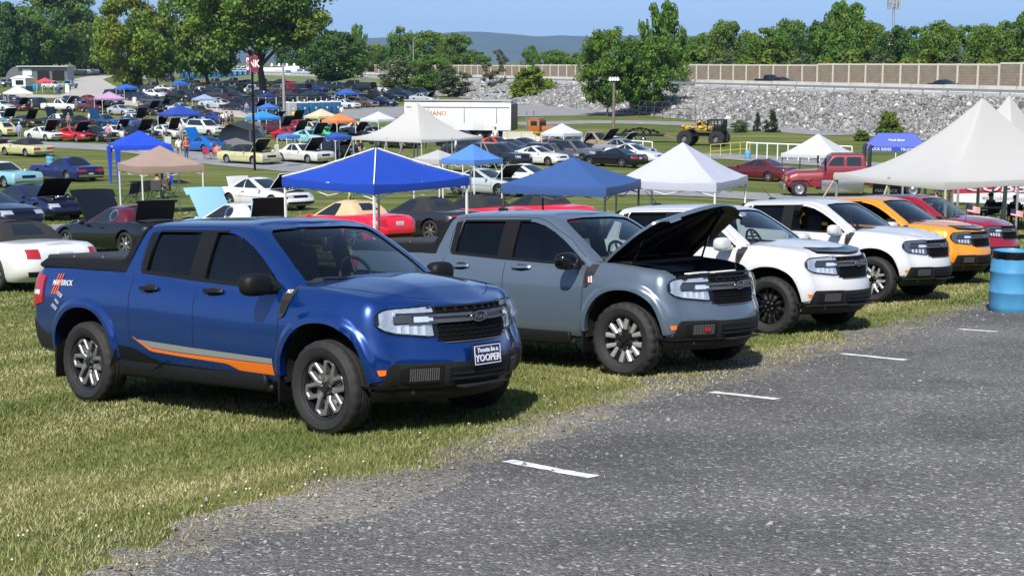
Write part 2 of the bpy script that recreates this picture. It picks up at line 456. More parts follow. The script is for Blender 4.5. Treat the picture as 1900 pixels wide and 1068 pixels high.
def roof_crown(x, y, w):
    return 0.05 * (1 - (abs(y) / w) ** 2.4) * sst(-.86, -1.25, x) ** 0.6 * (0.75 + 0.25 * sst(-2.35, -2.0, x))
_bb = shell(body_levels(), body_crown); BV = bvh_of(_bb)
_gb = shell([gl(*g) for g in GH], roof_crown); GV = bvh_of(_gb)
RS, LS = ray_side(-1), ray_side(1); RW = ray_wrap(-.6)
ARCH = ((0.10, .352), (-2.972, .356))
def arch_r(a, s=1.0):
    ca, sa = abs(math.cos(a)), abs(math.sin(a)); p = 2.3
    return s / ((ca / .455) ** p + (sa / .502) ** p) ** (1 / p)
PLACE = paint('#20509a', .45, .3)   # stands in the paint slot until each truck sets its own
def make_truck_meshes():
    T = {}
    cut = []
    for ax, az in ARCH:
        for sg in (-1, 1):
            b = MB(); poly = [(ax + arch_r(a) * math.cos(a), az + arch_r(a) * math.sin(a)) for a in lsp(0, 2 * math.pi, 48)[:-1]]
            b.prism(poly, lambda u, v, q: (u, q * sg, v), .56, 1.2); me = b.mesh('c', SOOT)
            bm = bmesh.new(); bm.from_mesh(me); bmesh.ops.recalc_face_normals(bm, faces=bm.faces); bm.to_mesh(me); bm.free(); cut.append(me)
    _bb.m = [0 if k != 2 else 1 for k in _bb.m]
    me = boolean(_bb.mesh('body', [PLACE, SOOT]), cut)
    # split off the bonnet, open the cabin top
    bm = bmesh.new(); bm.from_mesh(me); hood = MB(); kill = []
    vmap = {}
    for f in bm.faces:
        c = f.calc_center_median()
        if f.normal.z > .45 and c.z > .93 and c.x > -.27 and abs(c.y) < .745 - .10 * sst(.3, .75, c.x):
            ids = []
            for v in f.verts:
                if v.index not in vmap: vmap[v.index] = len(hood.v); hood.v.append(tuple(v.co))
                ids.append(vmap[v.index])
            hood.f.append(tuple(ids)); hood.m.append(0); kill.append(f)
        elif f.normal.z > .7 and c.z > 1.0 and -2.38 < c.x < -.27 and abs(c.y) < .775: kill.append(f)
    bmesh.ops.delete(bm, geom=kill, context='FACES'); bm.to_mesh(me); bm.free()
    finish(me, True, 32); T['body'] = me
    hm = hood.mesh('hood_skin', PLACE); bm = bmesh.new(); bm.from_mesh(hm)
    bmesh.ops.recalc_face_normals(bm, faces=bm.faces)
    if sum(f.normal.z for f in bm.faces) < 0: bmesh.ops.reverse_faces(bm, faces=bm.faces)
    top = list(bm.faces); geo = bmesh.ops.duplicate(bm, geom=top)['geom']
    low = [g for g in geo if isinstance(g, bmesh.types.BMFace)]; lv = {v for f in low for v in f.verts}
    for v in lv: v.co.z -= .028
    bmesh.ops.reverse_faces(bm, faces=low)
    for f in low: f.material_index = 1
    eb = [e for e in bm.edges if e.is_boundary]
    bmesh.ops.bridge_loops(bm, edges=eb)
    bm.to_mesh(hm); bm.free(); hm.materials.append(BLACK); finish(hm, True, 40); T['hood'] = hm
    # cab shell with its openings
    inner = shell([gl(g[0] if i else .9, *g[1:], d=.05) if i < 8 else gl(1.552, *g[1:], d=.05) for i, g in enumerate(GH)], lambda x, y, w: .9 * roof_crown(x, y, w))
    inner.m = [0] * len(inner.m); im = inner.mesh('c', BLACK)
    sw = MB()
    REAR = [(-2.165, 1.19), (-1.50, 1.148), (-1.545, 1.525), (-2.09, 1.523), (-2.135, 1.50)]
    FRONT = [(-1.345, 1.137), (-.47, 1.092), (-.41, 1.11), (-.52, 1.20), (-.68, 1.31), (-.84, 1.40), (-.99, 1.465), (-1.14, 1.503), (-1.25, 1.512), (-1.405, 1.512)]
    cs = []
    for poly in (REAR, FRONT):
        c = MB(); c.prism(poly, lambda u, v, q: (u, q, v), -1.2, 1.2); cs.append(c.mesh('c', BLACK))
    c = MB(); c.prism([(-.70, 1.08), (.70, 1.08), (.665, 1.25), (.60, 1.43), (.565, 1.50), (.52, 1.528), (.25, 1.545), (-.25, 1.545), (-.52, 1.528), (-.565, 1.50), (-.60, 1.43), (-.665, 1.25)], lambda u, v, q: (q, u, v), -1.15, .6); cs.append(c.mesh('c', BLACK))
    c = MB(); c.prism([(-.62, 1.24), (.62, 1.24), (.56, 1.5), (-.56, 1.5)], lambda u, v, q: (q, u, v), -2.8, -2.2); cs.append(c.mesh('c', BLACK))
    for m in cs + [im]:
        bm = bmesh.new(); bm.from_mesh(m); bmesh.ops.recalc_face_normals(bm, faces=bm.faces); bm.to_mesh(m); bm.free()
    _gb.m = [0] * len(_gb.m)
    me = boolean(_gb.mesh('cab', [PLACE]), [im] + cs); finish(me, True, 34); T['cab'] = me
    # glass
    def pane(rf, us, lo, hi, nv=5, inset=-.018):
        b = MB(); patch(b, GV, rf, us, lo, hi, nv, inset, -inset + .004); return b
    for s, rf in (('r', RS), ('l', LS)):
        T['rearwin' + s] = pane(rf, lsp(-2.2, -1.44, 6), 1.12, 1.545).mesh('window', glass('tinted_glass', (.10, .115, .12)))
        T['frontwin' + s] = pane(rf, lsp(-1.43, -.36, 10), 1.06, lambda u: min(1.535, 1.53 - .62 * max(0, -(-1.05 - u)) if u > -1.05 else 1.535)).mesh('window', glass('side_glass', (.46, .52, .52)))
    T['windshield'] = pane(ray_front, lsp(-.74, .74, 14), 1.06, 1.56, 9, -.012).mesh('windshield', glass('windshield_glass', (.80, .86, .85)))
    T['rearglass'] = pane(ray_back, lsp(-.66, .66, 6), 1.2, 1.53, 3).mesh('rear_window', glass('tinted_glass', (.10, .115, .12)))
    # black window surrounds, pillar cover, belt strip
    b = MB()
    for rf in (RS, LS):
        patch(b, GV, rf, lsp(-1.545, -1.345, 5), lambda u: 1.137 + .01 * (-1.4 - u), 1.522, 6, .004)
        patch(b, GV, rf, lsp(-2.225, -2.15, 3), lambda u: 1.185, lambda u: 1.50 + .3 * (u + 2.225), 6, .004)
        patch(b, GV, rf, lsp(-2.2, -.44, 26), lambda u: itp([(-2.2, 1.165), (-1.45, 1.118), (-.44, 1.068)])(u), lambda u: itp([(-2.2, 1.192), (-1.45, 1.145), (-.44, 1.095)])(u), 2, .005)
        patch(b, GV, rf, lsp(-2.12, -1.2, 12), lambda u: 1.512, lambda u: 1.53, 1, .003)
    T['surround'] = b.mesh('window_surround', BLACK)
    b = MB()   # windscreen frit and cowl
    patch(b, GV, ray_front, lsp(-.70, .70, 14), lambda u: 1.085 , lambda u: 1.125, 2, .004)
    b.tube([(-.02, -.04, 1.15), (-.08, -.42, 1.15), (-.15, -.64, 1.155)], .009, 6); b.tube([(-.12, .62, 1.15), (-.05, .40, 1.15), (-.015, .06, 1.155)], .009, 6)
    b.rbox((-.10, 0, 1.09), (.3, 1.36, .05), .015)
    T['cowl'] = b.mesh('windshield_wipers', BLACK)
    # arch lips, body colour
    b = MB(); k = MB()
    for (ax, az), (a0, a1) in zip(ARCH, ((9, 171), (9, 171))):
        for sg, rf0 in ((-1, RS), (1, LS)):
            def rf(u, v, rf0=rf0, ax=ax, az=az): a = R(u); r = arch_r(a) * 0 + v; rr = arch_r(a) * v; return rf0(ax + rr * math.cos(a), az + rr * math.sin(a))
            patch(b, BV, rf, lsp(a0, a1, 44), .985, 1.165, 8, lambda u, v: .003 + .024 * (1 - sst(1.07, 1.165, v)), .03)
    T['lip'] = islands(b, 'wheel_arch', PLACE); k = None
    # seams
    b = MB()
    for rf in (RS, LS):
        seam(b, BV, rf, [(-2.285, 1.15), (-2.29, 1.06), (-2.295, .88), (-2.295, .70), (-2.27, .56), (-2.18, .47)])
        seam(b, BV, rf, [(-1.42, 1.12), (-1.42, .74), (-1.42, .44)])
        seam(b, BV, rf, [(-.36, 1.06), (-.37, .86), (-.395, .60), (-.43, .42)])
        seam(b, BV, rf, [(-.75, .39), (-1.2, .40)], .004)
        seam(b, BV, rf, [(-.62, 1.075), (-.36, 1.06)], .005)
    for sg in (-1, 1):
        seam(b, BV, ray_top, [(.66, sg * .30), (.58, sg * .44), (.49, sg * .56), (.40, sg * .63), (.2, sg * .70), (0, sg * .735), (-.26, sg * .745)], .008)
        seam(b, GV, ray_side(sg), [(-2.245, 1.22), (-2.25, 1.4), (-2.215, 1.53), (-2.13, 1.553), (-1.44, 1.556), (-1.1, 1.545), (-.95, 1.5), (-.62, 1.33), (-.40, 1.16)], .006)
    T['seams'] = b.mesh('panel_gap', SOOT)
    # cladding
    b = MB()
    for sg in (-1, 1):
        b.rbox((-1.52, sg * .858, .352), (1.92, .08, .135), .03); b.rbox((-1.52, sg * .845, .30), (2.0, .05, .06), .02)
        patch(b, BV, ray_side(sg), lsp(-2.47, -1.86, 10), .36, lambda u: itp([(-2.47, .545), (-2.25, .53), (-1.86, .42)])(u), 3, .005)
        patch(b, BV, ray_side(sg), lsp(-1.88, -.55, 10), .36, lambda u: .425 - .02 * (u + 1.86), 2, .005)
    T['sill'] = islands(b, 'sill_cladding', BLACK)
    b = MB()
    lo = lambda u: itp([(0, .37), (30, .37), (36, .37), (39, .38)])(abs(u))
    hi = lambda u: itp([(0, .538), (13, .54), (15.5, .548), (29.5, .55), (31, .53), (33, .41), (34, .395), (39, .395)])(abs(u))
    us = sorted(set(lsp(-39, 39, 52) + [-33, -31, -29.5, 29.5, 31, 33])); patch(b, BV, RW, us, lo, hi, 6, .010, .02)
    for u0, u1 in ((-36, 36),):
        H = []
        for u in lsp(u0, u1, 40):
            o, d = RW(u, .40); h = BV.ray_cast(o, d)[0]; H.append([h + d * .03 - Vector((0, 0, .0)), h + d * .05 + Vector((0, 0, -.10)), h + d * .10 + Vector((0, 0, -.145)), h + d * .30 + Vector((0, 0, -.15))])
        lip = MB(); lip.grid(H)
    T['bumper'] = b.mesh('front_bumper', DARKG); T['blip'] = lip.mesh('bumper_valance', BLACK)
    b = MB(); rb = lambda u, v: (Vector((-3.3 - 3 * math.cos(R(u)), -3 * math.sin(R(u)), v)), Vector((math.cos(R(u)), math.sin(R(u)), 0)))
    patch(b, BV, rb, lsp(-79, 79, 44), lambda u: .455, lambda u: itp([(0, .72), (54, .74), (62, .72), (71, .60), (79, .585)])(abs(u)), 5, .008)
    T['rbumper'] = b.mesh('rear_bumper', DARKG)
    b = MB()
    for sg in (-1, 1): patch(b, BV, RW, [sg * q for q in lsp(14.6, 27.6, 8)], lambda u: .402 + .01 * sst(24, 28, abs(u)), lambda u: .525 - .02 * sst(24, 28, abs(u)), 3, .018)
    patch(b, BV, RW, lsp(-12.4, 12.4, 12), .385, .50, 3, .014)
    T['foghouse'] = islands(b, 'fog_lamp_housing', BLACK)
    T['fogstripe'] = []
    for sg in (-1, 1):
        b = MB()
        for q in lsp(16, 24.3, 13):
            patch(b, BV, RW, [sg * (q), sg * (q + .30)], lambda u: .418, lambda u: .51, 1, .0205)
        T['fogstripe'].append(b.mesh('fog_lamp_grille', pbr('grey_stripe', (.085, .085, .09), .5)))
    b = MB(); patch(b, BV, RW, lsp(-11.6, 11.6, 10), .41, .425, 1, .024); patch(b, BV, RW, lsp(-11.6, 11.6, 10), .45, .462, 1, .024); b.rbox((.91, 0, .355), (.1, .5, .02), .008)
    T['lowgrille'] = b.mesh('lower_grille_bar', DARKG)
    b = MB(); 
    for sg in (-1, 1): patch(b, BV, RW, [sg * q for q in lsp(31.9, 34.9, 4)], lambda u: .470 + .006 * sst(32.6, 31.9, abs(u)) , .512, 2, .006)
    T['marker'] = islands(b, 'side_marker', AMBER)
    b = MB(); b2 = MB()   # mud flaps, underbody
    for sg in (-1, 1):
        b.rbox((-.385, sg * .80, .385), (.022, .24, .36), .01); b.rbox((-3.42, sg * .80, .39), (.022, .24, .38), .01)
    T['flap'] = islands(b, 'mud_flap', BLACK)
    b2.box((-1.6, 0, .36), (4.6, 1.1, .1)); b2.tube([(-2.97, -.75, .36), (-2.97, .75, .36)], .05); b2.tube([(.1, -.75, .36), (.1, .75, .36)], .05)
    T['under'] = b2.mesh('chassis', SOOT)
    # grille
    gb = lambda u: 0.70 + .0 * u
    b = MB(); patch(b, BV, ray_front, lsp(-.405, .405, 18), lambda u: .685 + .055 * sst(.30, .405, abs(u)), .845, 4, .006)
    patch(b, BV, ray_front, lsp(-.42, .42, 18), .905, .957, 2, .004)
    T['grille'] = b.mesh('grille', pbr('grille_black', (.003, .003, .003), .7, spec=.1))
    b = MB()
    for i in range(11):
        for j in range(4):
            y = -.36 + .072 * i + (.036 if j % 2 else 0); z = .705 + .033 * j
            if abs(y) < .385: patch(b, BV, ray_front, [y - .022, y + .022], z, z + .008, 1, .014)
    for y in lsp(-.38, .38, 8): patch(b, BV, ray_front, [y - .012, y + .012], .912, .95, 1, .016)
    patch(b, BV, ray_front, lsp(-.42, .42, 12), .943, .951, 1, .018)
    T['mesh'] = b.mesh('grille_mesh', pbr('mesh_black', (.007, .007, .008), .6, spec=.2))
    b = MB()
    for z0, z1 in ((.835, .853), (.880, .90)):
        patch(b, BV, ray_front, lsp(-.43, .43, 16), z0, z1, 2, lambda u, v: .030)
    patch(b, BV, ray_front, lsp(-.42, .42, 12), .852, .882, 1, .012)
    patch(b, BV, ray_front, lsp(-.33, .33, 12), .682, .69, 1, .012)
    T['bars'] = b.mesh('grille_bar', pbr('satin_bar', (.11, .11, .118), .35, .5))
    o, d = ray_front(0, .868); h = BV.ray_cast(o, d)[0]; EX = h.x + .034
    b = MB(); ell = lambda r: [(r * .092 * math.cos(a), r * .040 * math.sin(a)) for a in lsp(0, 2 * math.pi, 40)[:-1]]
    b.prism(ell(1.0), lambda u, v, q: (EX + q, u, .868 + v), -.03, .006, 0); b.prism(ell(.88), lambda u, v, q: (EX + q, u, .868 + v), .0, .008, 1)
    vs, fs = text_geo('Ford', .062, .002, .35); Mx = frame((EX + .009, 0, .868), (0, 1, 0), (0, 0, 1)); b.add([Mx @ v for v in vs], fs, 0)
    T['badge'] = b.mesh('grille_badge', [CHROME, pbr('badge_navy', (.006, .012, .03), .25, coat=.5)])
    # lamps: housing, reflector, lens
    for s, sg in (('r', 1), ('l', -1)):
        us = [sg * q for q in (15.3, 16.5, 18, 20, 22, 24, 26, 28, 30, 31.5, 32.7, 33.8, 34.8)]
        top = lambda u: itp([(15.3, .963), (31, .948), (32.7, .935), (33.8, .915), (34.8, .89)])(abs(u))
        bot = lambda u: itp([(15.3, .735), (18, .733), (28, .762), (31.5, .786), (33.4, .81), (34.8, .85)])(abs(u))
        b = MB(); patch(b, BV, RW, us, lambda u: bot(u) - .006, lambda u: top(u) + .006, 4, .003)
        T['lamphouse' + s] = b.mesh('headlight', GLOSSK)
        b = MB()
        wob = lambda u, v: .008 + .010 * (0.5 + 0.5 * math.sin(abs(u) * 2.1 + v * 40))
        patch(b, BV, RW, us[1:-1], lambda u: bot(u) + .010, lambda u: .832, 5, wob)
        patch(b, BV, RW, [sg * q for q in lsp(16, 33.2, 12)], lambda u: .915 if abs(u) < 28.4 else .84, lambda u: top(u) - .008, 3, wob)
        patch(b, BV, RW, [sg * q for q in lsp(28.2, 33.2, 5)], .828, .918, 3, wob)
        T['lampref' + s] = b.mesh('reflector', LAMP)
        b = MB()
        patch(b, BV, RW, [sg * q for q in lsp(22.8, 28.6, 8)], .842, lambda u: .904 - .012 * sst(26.5, 28.6, abs(u)), 3, lambda u, v: .028)
        patch(b, BV, RW, [sg * q for q in lsp(15.2, 24, 8)], .832, .845, 2, .030); patch(b, BV, RW, [sg * q for q in lsp(15.2, 24, 8)], .893, .904, 2, .030)
        T['lampbar' + s] = b.mesh('lamp_bezel', pbr('satin_grey', (.07, .07, .075), .35, .5))
        b = MB(); patch(b, BV, RW, [sg * q for q in lsp(16.2, 22.2, 6)], .846, .888, 2, .022)
        for q in (19, 21.5, 24, 26.5): patch(b, BV, RW, [sg * q, sg * (q + .5), sg * (q + 1.1)], lambda u: bot(u) + .012, lambda u: .82, 3, .026)
        T['lampled' + s] = b.mesh('led_strip', pbr('lamp_clear', (.75, .78, .82), .12, .3, coat=1))
        b = MB(); patch(b, BV, RW, us, lambda u: bot(u) - .002, lambda u: top(u) + .002, 4, .036); T['lamplens' + s] = b.mesh('lens', LENS)
        # tail lamp
        rb = lambda u, v, sg=sg: ((Vector((-3.3 - 3 * math.cos(R(u)), -sg * 3 * math.sin(R(u)), v))), Vector((math.cos(R(u)), sg * math.sin(R(u)), 0)))
        b = MB(); patch(b, BV, rb, lsp(50, 71, 8), lambda u: .83 + .04 * sst(60, 71, u), lambda u: 1.14 - .03 * sst(62, 71, u), 6, .014); patch(b, BV, rb, lsp(54, 68.5, 5), .945, .985, 2, .016, m=1)
        b.m = b.m; T['tail' + s] = b.mesh('tail_light', [REDL, pbr('lamp_clear', (.75, .78, .82), .12, .3, coat=1)])
    # bed: rail caps, flowing trim, cover
    b = MB()
    for sg in (-1, 1):
        rows = []
        for x in lsp(-3.76, -2.44, 20):
            z = ZT(x); zt = itp([(-3.8, 1.275), (-3.5, 1.272), (-2.9, 1.262), (-2.6, 1.268), (-2.44, 1.30)])(x)
            zt = z + (zt - z) * sst(-3.82, -3.70, x)
            rows.append([(x, sg * .80, z - .03), (x, sg * .825, z - .012), (x, sg * .822, z + .01), (x, sg * .80, zt - .008), (x, sg * .785, zt), (x, sg * .70, zt - .004), (x, sg * .69, zt - .06)])
        b.grid(rows, flip=sg > 0)
        rows = []   # sweep up the back of the cab
        for t in lsp(0, 1, 12):
            z = 1.17 + t * .39; xc = itp([(1.17, -2.62), (1.23, -2.545), (1.30, -2.485), (1.4, -2.435), (1.5, -2.39), (1.56, -2.34)])(z); y = itp([(1.17, .825), (1.3, .785), (1.4, .745), (1.5, .70), (1.56, .655)])(z)
            wd = itp([(1.17, .19), (1.25, .115), (1.35, .085), (1.56, .055)])(z)
            rows.append([(xc - .01, sg * (y - .10), z), (xc - .012, sg * (y - .02), z), (xc + .01, sg * (y + .006), z), (xc + wd, sg * (y + .009), z), (xc + wd + .01, sg * (y - .03), z)])
        b.grid(rows, flip=sg > 0)
    T['rail'] = islands(b, 'bed_rail_cap', BLACK)
    b = MB()
    for i in range(3):
        x0 = -3.76 + i * .44; b.rbox((x0 + .215, 0, 1.278), (.43, 1.5, .05), .018)
    T['cover'] = b.mesh('tonneau_cover', pbr('vinyl_black', (.022, .022, .024), .55, bump=.1, bscale=60))
    b = MB(); b.rbox((-3.86, 0, .98), (.05, 1.42, .5), .02); T['tailgate'] = b.mesh('tailgate', PLACE)
    # mirrors, handles, vent
    for s, sg in (('r', -1), ('l', 1)):
        b = MB(); b.ball((-.475, sg * 1.045, 1.125), (.085, .135, .088), 20, 12, p=2.9); b.tube([(-.45, sg * .80, 1.085), (-.455, sg * .93, 1.075), (-.46, sg * 1.0, 1.09)], [.04, .035, .035], 8)
        T['mirror' + s] = b.mesh('mirror', BLACK, ang=60)
        b = MB(); patch(b, GV, ray_side(sg), lsp(-.56, -.385, 5), 1.085, lambda u: 1.10 + .62 * (-.385 - u), 4, .012); T['sail' + s] = b.mesh('mirror_base', BLACK)
        b = MB()
        for hx in (-2.02, -1.19):
            patch(b, BV, ray_side(sg), lsp(hx - .125, hx + .125, 12), lambda u: 1.027 + .008 * ((u - hx) / .13) ** 2, lambda u: 1.055, 2, lambda u, v: .034 * (1 - ((u - hx) / .135) ** 8) + .004)
        T['handle' + s] = islands(b, 'door_handle', BLACK)
        b = MB()
        for hx in (-2.02, -1.19):
            patch(b, BV, ray_side(sg), lsp(hx - .08, hx + .08, 8), lambda u: 1.005 + .035 * ((u - hx) / .08) ** 4, lambda u: 1.082 - .03 * ((u - hx) / .08) ** 4, 3, .0025)
        T['pocket' + s] = islands(b, 'handle_recess', SOOT)
        b = MB(); us = lsp(-.352, -.222, 8)
        patch(b, BV, ray_side(sg), us, lambda u: itp([(-.352, .868), (-.31, .872), (-.27, .95), (-.222, 1.06)])(u), 1.082, 6, .014)
        T['vent' + s] = b.mesh('fender_vent', pbr('vent_grey', (.05, .05, .055), .35, .4))
        b = MB(); patch(b, BV, ray_side(sg), lsp(-.342, -.255, 6), lambda u: itp([(-.342, .905), (-.31, .90), (-.28, .96), (-.255, 1.0)])(u), 1.005, 4, .0155)
        T['ventin' + s] = b.mesh('vent_opening', SOOT)
    # cabin
    b = MB(); b.box((-1.3, 0, .70), (2.05, 1.5, .03)); b.box((-2.34, 0, .95), (.03, 1.5, .5)); b.box((-.28, 0, .9), (.03, 1.5, .42))
    for sg in (-1, 1): b.box((-1.3, sg * .765, .9), (2.1, .03, .42))
    b.rbox((-.48, 0, 1.03), (.5, 1.5, .16), .05); b.rbox((-.70, -.05, .95), (.2, .3, .35), .04)
    T['tub'] = b.mesh('cabin', pbr('cabin_dark', (.04, .041, .043), .7))
    T['seat'] = []; SM = pbr('seat_cloth', (.07, .072, .075), .85)
    for y in (-.38, .38):
        b = MB(); b.rbox((-1.35, y, .88), (.55, .5, .16), .06); b.rbox((-1.60, y, 1.10), (.16, .48, .52), .06, M=Matrix.Rotation(R(-10), 3, 'Y')); b.rbox((-1.66, y, 1.43), (.10, .26, .16), .045); T['seat'].append(b.mesh('seat', SM))
    b = MB(); b.rbox((-2.18, 0, 1.06), (.14, 1.3, .5), .06); b.rbox((-1.98, 0, .86), (.5, 1.3, .14), .05)
    for y in (-.42, .42): b.rbox((-2.22, y, 1.38), (.08, .25, .13), .035)
    T['seat'].append(b.mesh('seat', SM))
    b = MB(); M = Matrix.Translation((-.83, .38, 1.10)) @ Matrix.Rotation(R(68), 4, 'Y')
    c = [M @ Vector((.185 * math.cos(a), .185 * math.sin(a), 0)) for a in lsp(0, 2 * math.pi, 24)]; b.tube(c, .016, 8); b.rbox(M @ Vector((0, 0, 0)), (.05, .16, .1), .02); b.tube([M @ Vector((-.18, 0, 0)), M @ Vector((.18, 0, 0))], .014, 6)
    T['steer'] = b.mesh('steering_wheel', BLACK)
    b = MB(); b.rbox((-.93, 0, 1.485), (.03, .25, .07), .012); b.rbox((-.78, 0, 1.40), (.06, .1, .12), .02); T['rvmirror'] = b.mesh('rear_view_mirror', BLACK)
    return T
# wheels
def tyre_mesh(rad=.362, wd=.225, rim=.235, lug=.006, name='tyre'):
    n = 96; h = wd / 2
    pr = [(rim - .01, -h * .72), (rim + .012, -h * .9), (rim + .045, -h * 1.02), ((rim + rad) / 2 + .012, -h * 1.07), (rad - .045, -h * 1.0), (rad - .022, -h * .93), (rad - .006, -h * .82), (rad, -h * .6), (rad, -h * .36), (rad - .008, -h * .33), (rad - .008, -h * .27), (rad, -h * .24), (rad, h * .24), (rad - .008, h * .27), (rad - .008, h * .33), (rad, h * .36), (rad, h * .6), (rad - .02, h * .93), ((rim + rad) / 2, h), (rim, h * .8)]
    rm = lambda j, k: (-lug if (k % 4 == 0) else 0) if 5 <= j <= 8 or 15 <= j <= 17 else 0
    b = MB(); b.lathe(pr, axis='y', n=n, rmod=rm); return b.mesh(name, RUBBER, ang=45)
def rim_mesh(style, mats):
    """spokes on the -y face, radius .222"""
    b = MB(); yf = -.075
    b.lathe([(.236, -.10), (.238, -.088), (.226, -.085), (.218, -.06), (.205, .06)], axis='y', n=48, m=0)
    def bar(r0, a0, r1, a1, w0, w1, d0=0., d1=0., m=0, th=.045):
        p0 = Vector((r0 * math.cos(a0), 0, r0 * math.sin(a0))); p1 = Vector((r1 * math.cos(a1), 0, r1 * math.sin(a1)))
        t = (p1 - p0).normalized(); s = Vector((-t.z, 0, t.x)); vs = []
        for p, w_, d in ((p0, w0, d0), (p1, w1, d1)):
            for q, y in ((-1, yf + d + .008), (-.55, yf + d), (.55, yf + d), (1, yf + d + .008), (1, yf + th), (-1, yf + th)):
                vs.append(p + s * w_ / 2 * q + Vector((0, y, 0)))
        fs = [(i, (i + 1) % 6, 6 + (i + 1) % 6, 6 + i) for i in range(6)] + [(5, 4, 3, 2, 1, 0), tuple(range(6, 12))]
        b.add(vs, fs, m)
    n = 6
    for i in range(n):
        a = 2 * math.pi * (i + .5) / n + .1
        if style == 'vee':         # paired arms, bright faces
            bar(.05, a, .135, a, .05, .06, .02, .0, 1)
            for s in (-1, 1): bar(.12, a + s * .10, .218, a + s * .30, .034, .04, .0, -.008, 1); bar(.125, a + s * .16, .215, a + s * .42, .016, .02, .010, .004, 0)
        elif style == 'star':      # six broad forked arms
            bar(.05, a, .125, a, .06, .062, .02, .002, 0)
            for s in (-1, 1): bar(.11, a + s * .14, .216, a + s * .26, .036, .05, .0, -.010, 1)
            bar(.12, a, .2, a, .035, .02, .02, .03, 0)
        elif style == 'mesh':
            for s in (-1, 1): bar(.05, a + s * .2, .218, a + s * .30, .022, .03, .015, -.004, 0)
        else:                      # y spokes with machined faces
            bar(.045, a, .12, a, .045, .05, .02, .0, 1)
            for s in (-1, 1): bar(.11, a + s * .12, .205, a + s * .30, .036, .032, .0, -.006, 1); bar(.2, a + s * .29, .217, a + s * .52, .03, .03, -.006, -.004, 1)
    b.lathe([(0, yf - .004), (.03, yf - .004), (.032, yf + .01), (.062, yf + .014), (.066, yf + .04)], axis='y', n=24, m=0)
    for i in range(5):
        a = 2 * math.pi * i / 5 + .3; c = (.048 * math.cos(a), yf + .006, .048 * math.sin(a)); b.lathe([(0, -.006), (.010, -.006), (.012, .008)], c, 'y', 8, 2)
    return b.mesh('rim', mats, ang=30)
def hub_mesh(r=.225):
    b = MB(); b.lathe([(0, -.02), (r, -.02), (r, .10), (0, .10)], axis='y', n=32, m=0); b.lathe([(0, -.03), (.14, -.03), (.14, -.015)], axis='y', n=32, m=1)
    return b.mesh('wheel', [SOOT, pbr('brake_disc', (.2, .2, .2), .4, .8)])
TM = make_truck_meshes()
TYRE = tyre_mesh(); TYRE_AT = tyre_mesh(.370, .235, .235, .014, 'tyre_all_terrain'); HUB = hub_mesh()
RIMS = {'std': rim_mesh('std', [GUNM, pbr('machined_dark', (.22, .22, .225), .42, .6), CHROME]),
        'star': rim_mesh('star', [pbr('rim_grey', (.05, .05, .055), .3, .8), pbr('machined', (.52, .52, .53), .3, .6), GUNM]),
        'black': rim_mesh('mesh', [GLOSSK, GLOSSK, SILVER]),
        'vee': rim_mesh('vee', [GLOSSK, pbr('machined', (.62, .62, .63), .18, .95), SILVER])}
def slot(o, i, m):
    o.material_slots[i].link = 'OBJECT'; o.material_slots[i].material = m; return o
TRUCK_R = Matrix(((0.7693, 0.6388, -0.0146), (-0.635, 0.7669, 0.0932), (0.0707, -0.0624, 0.9955)))
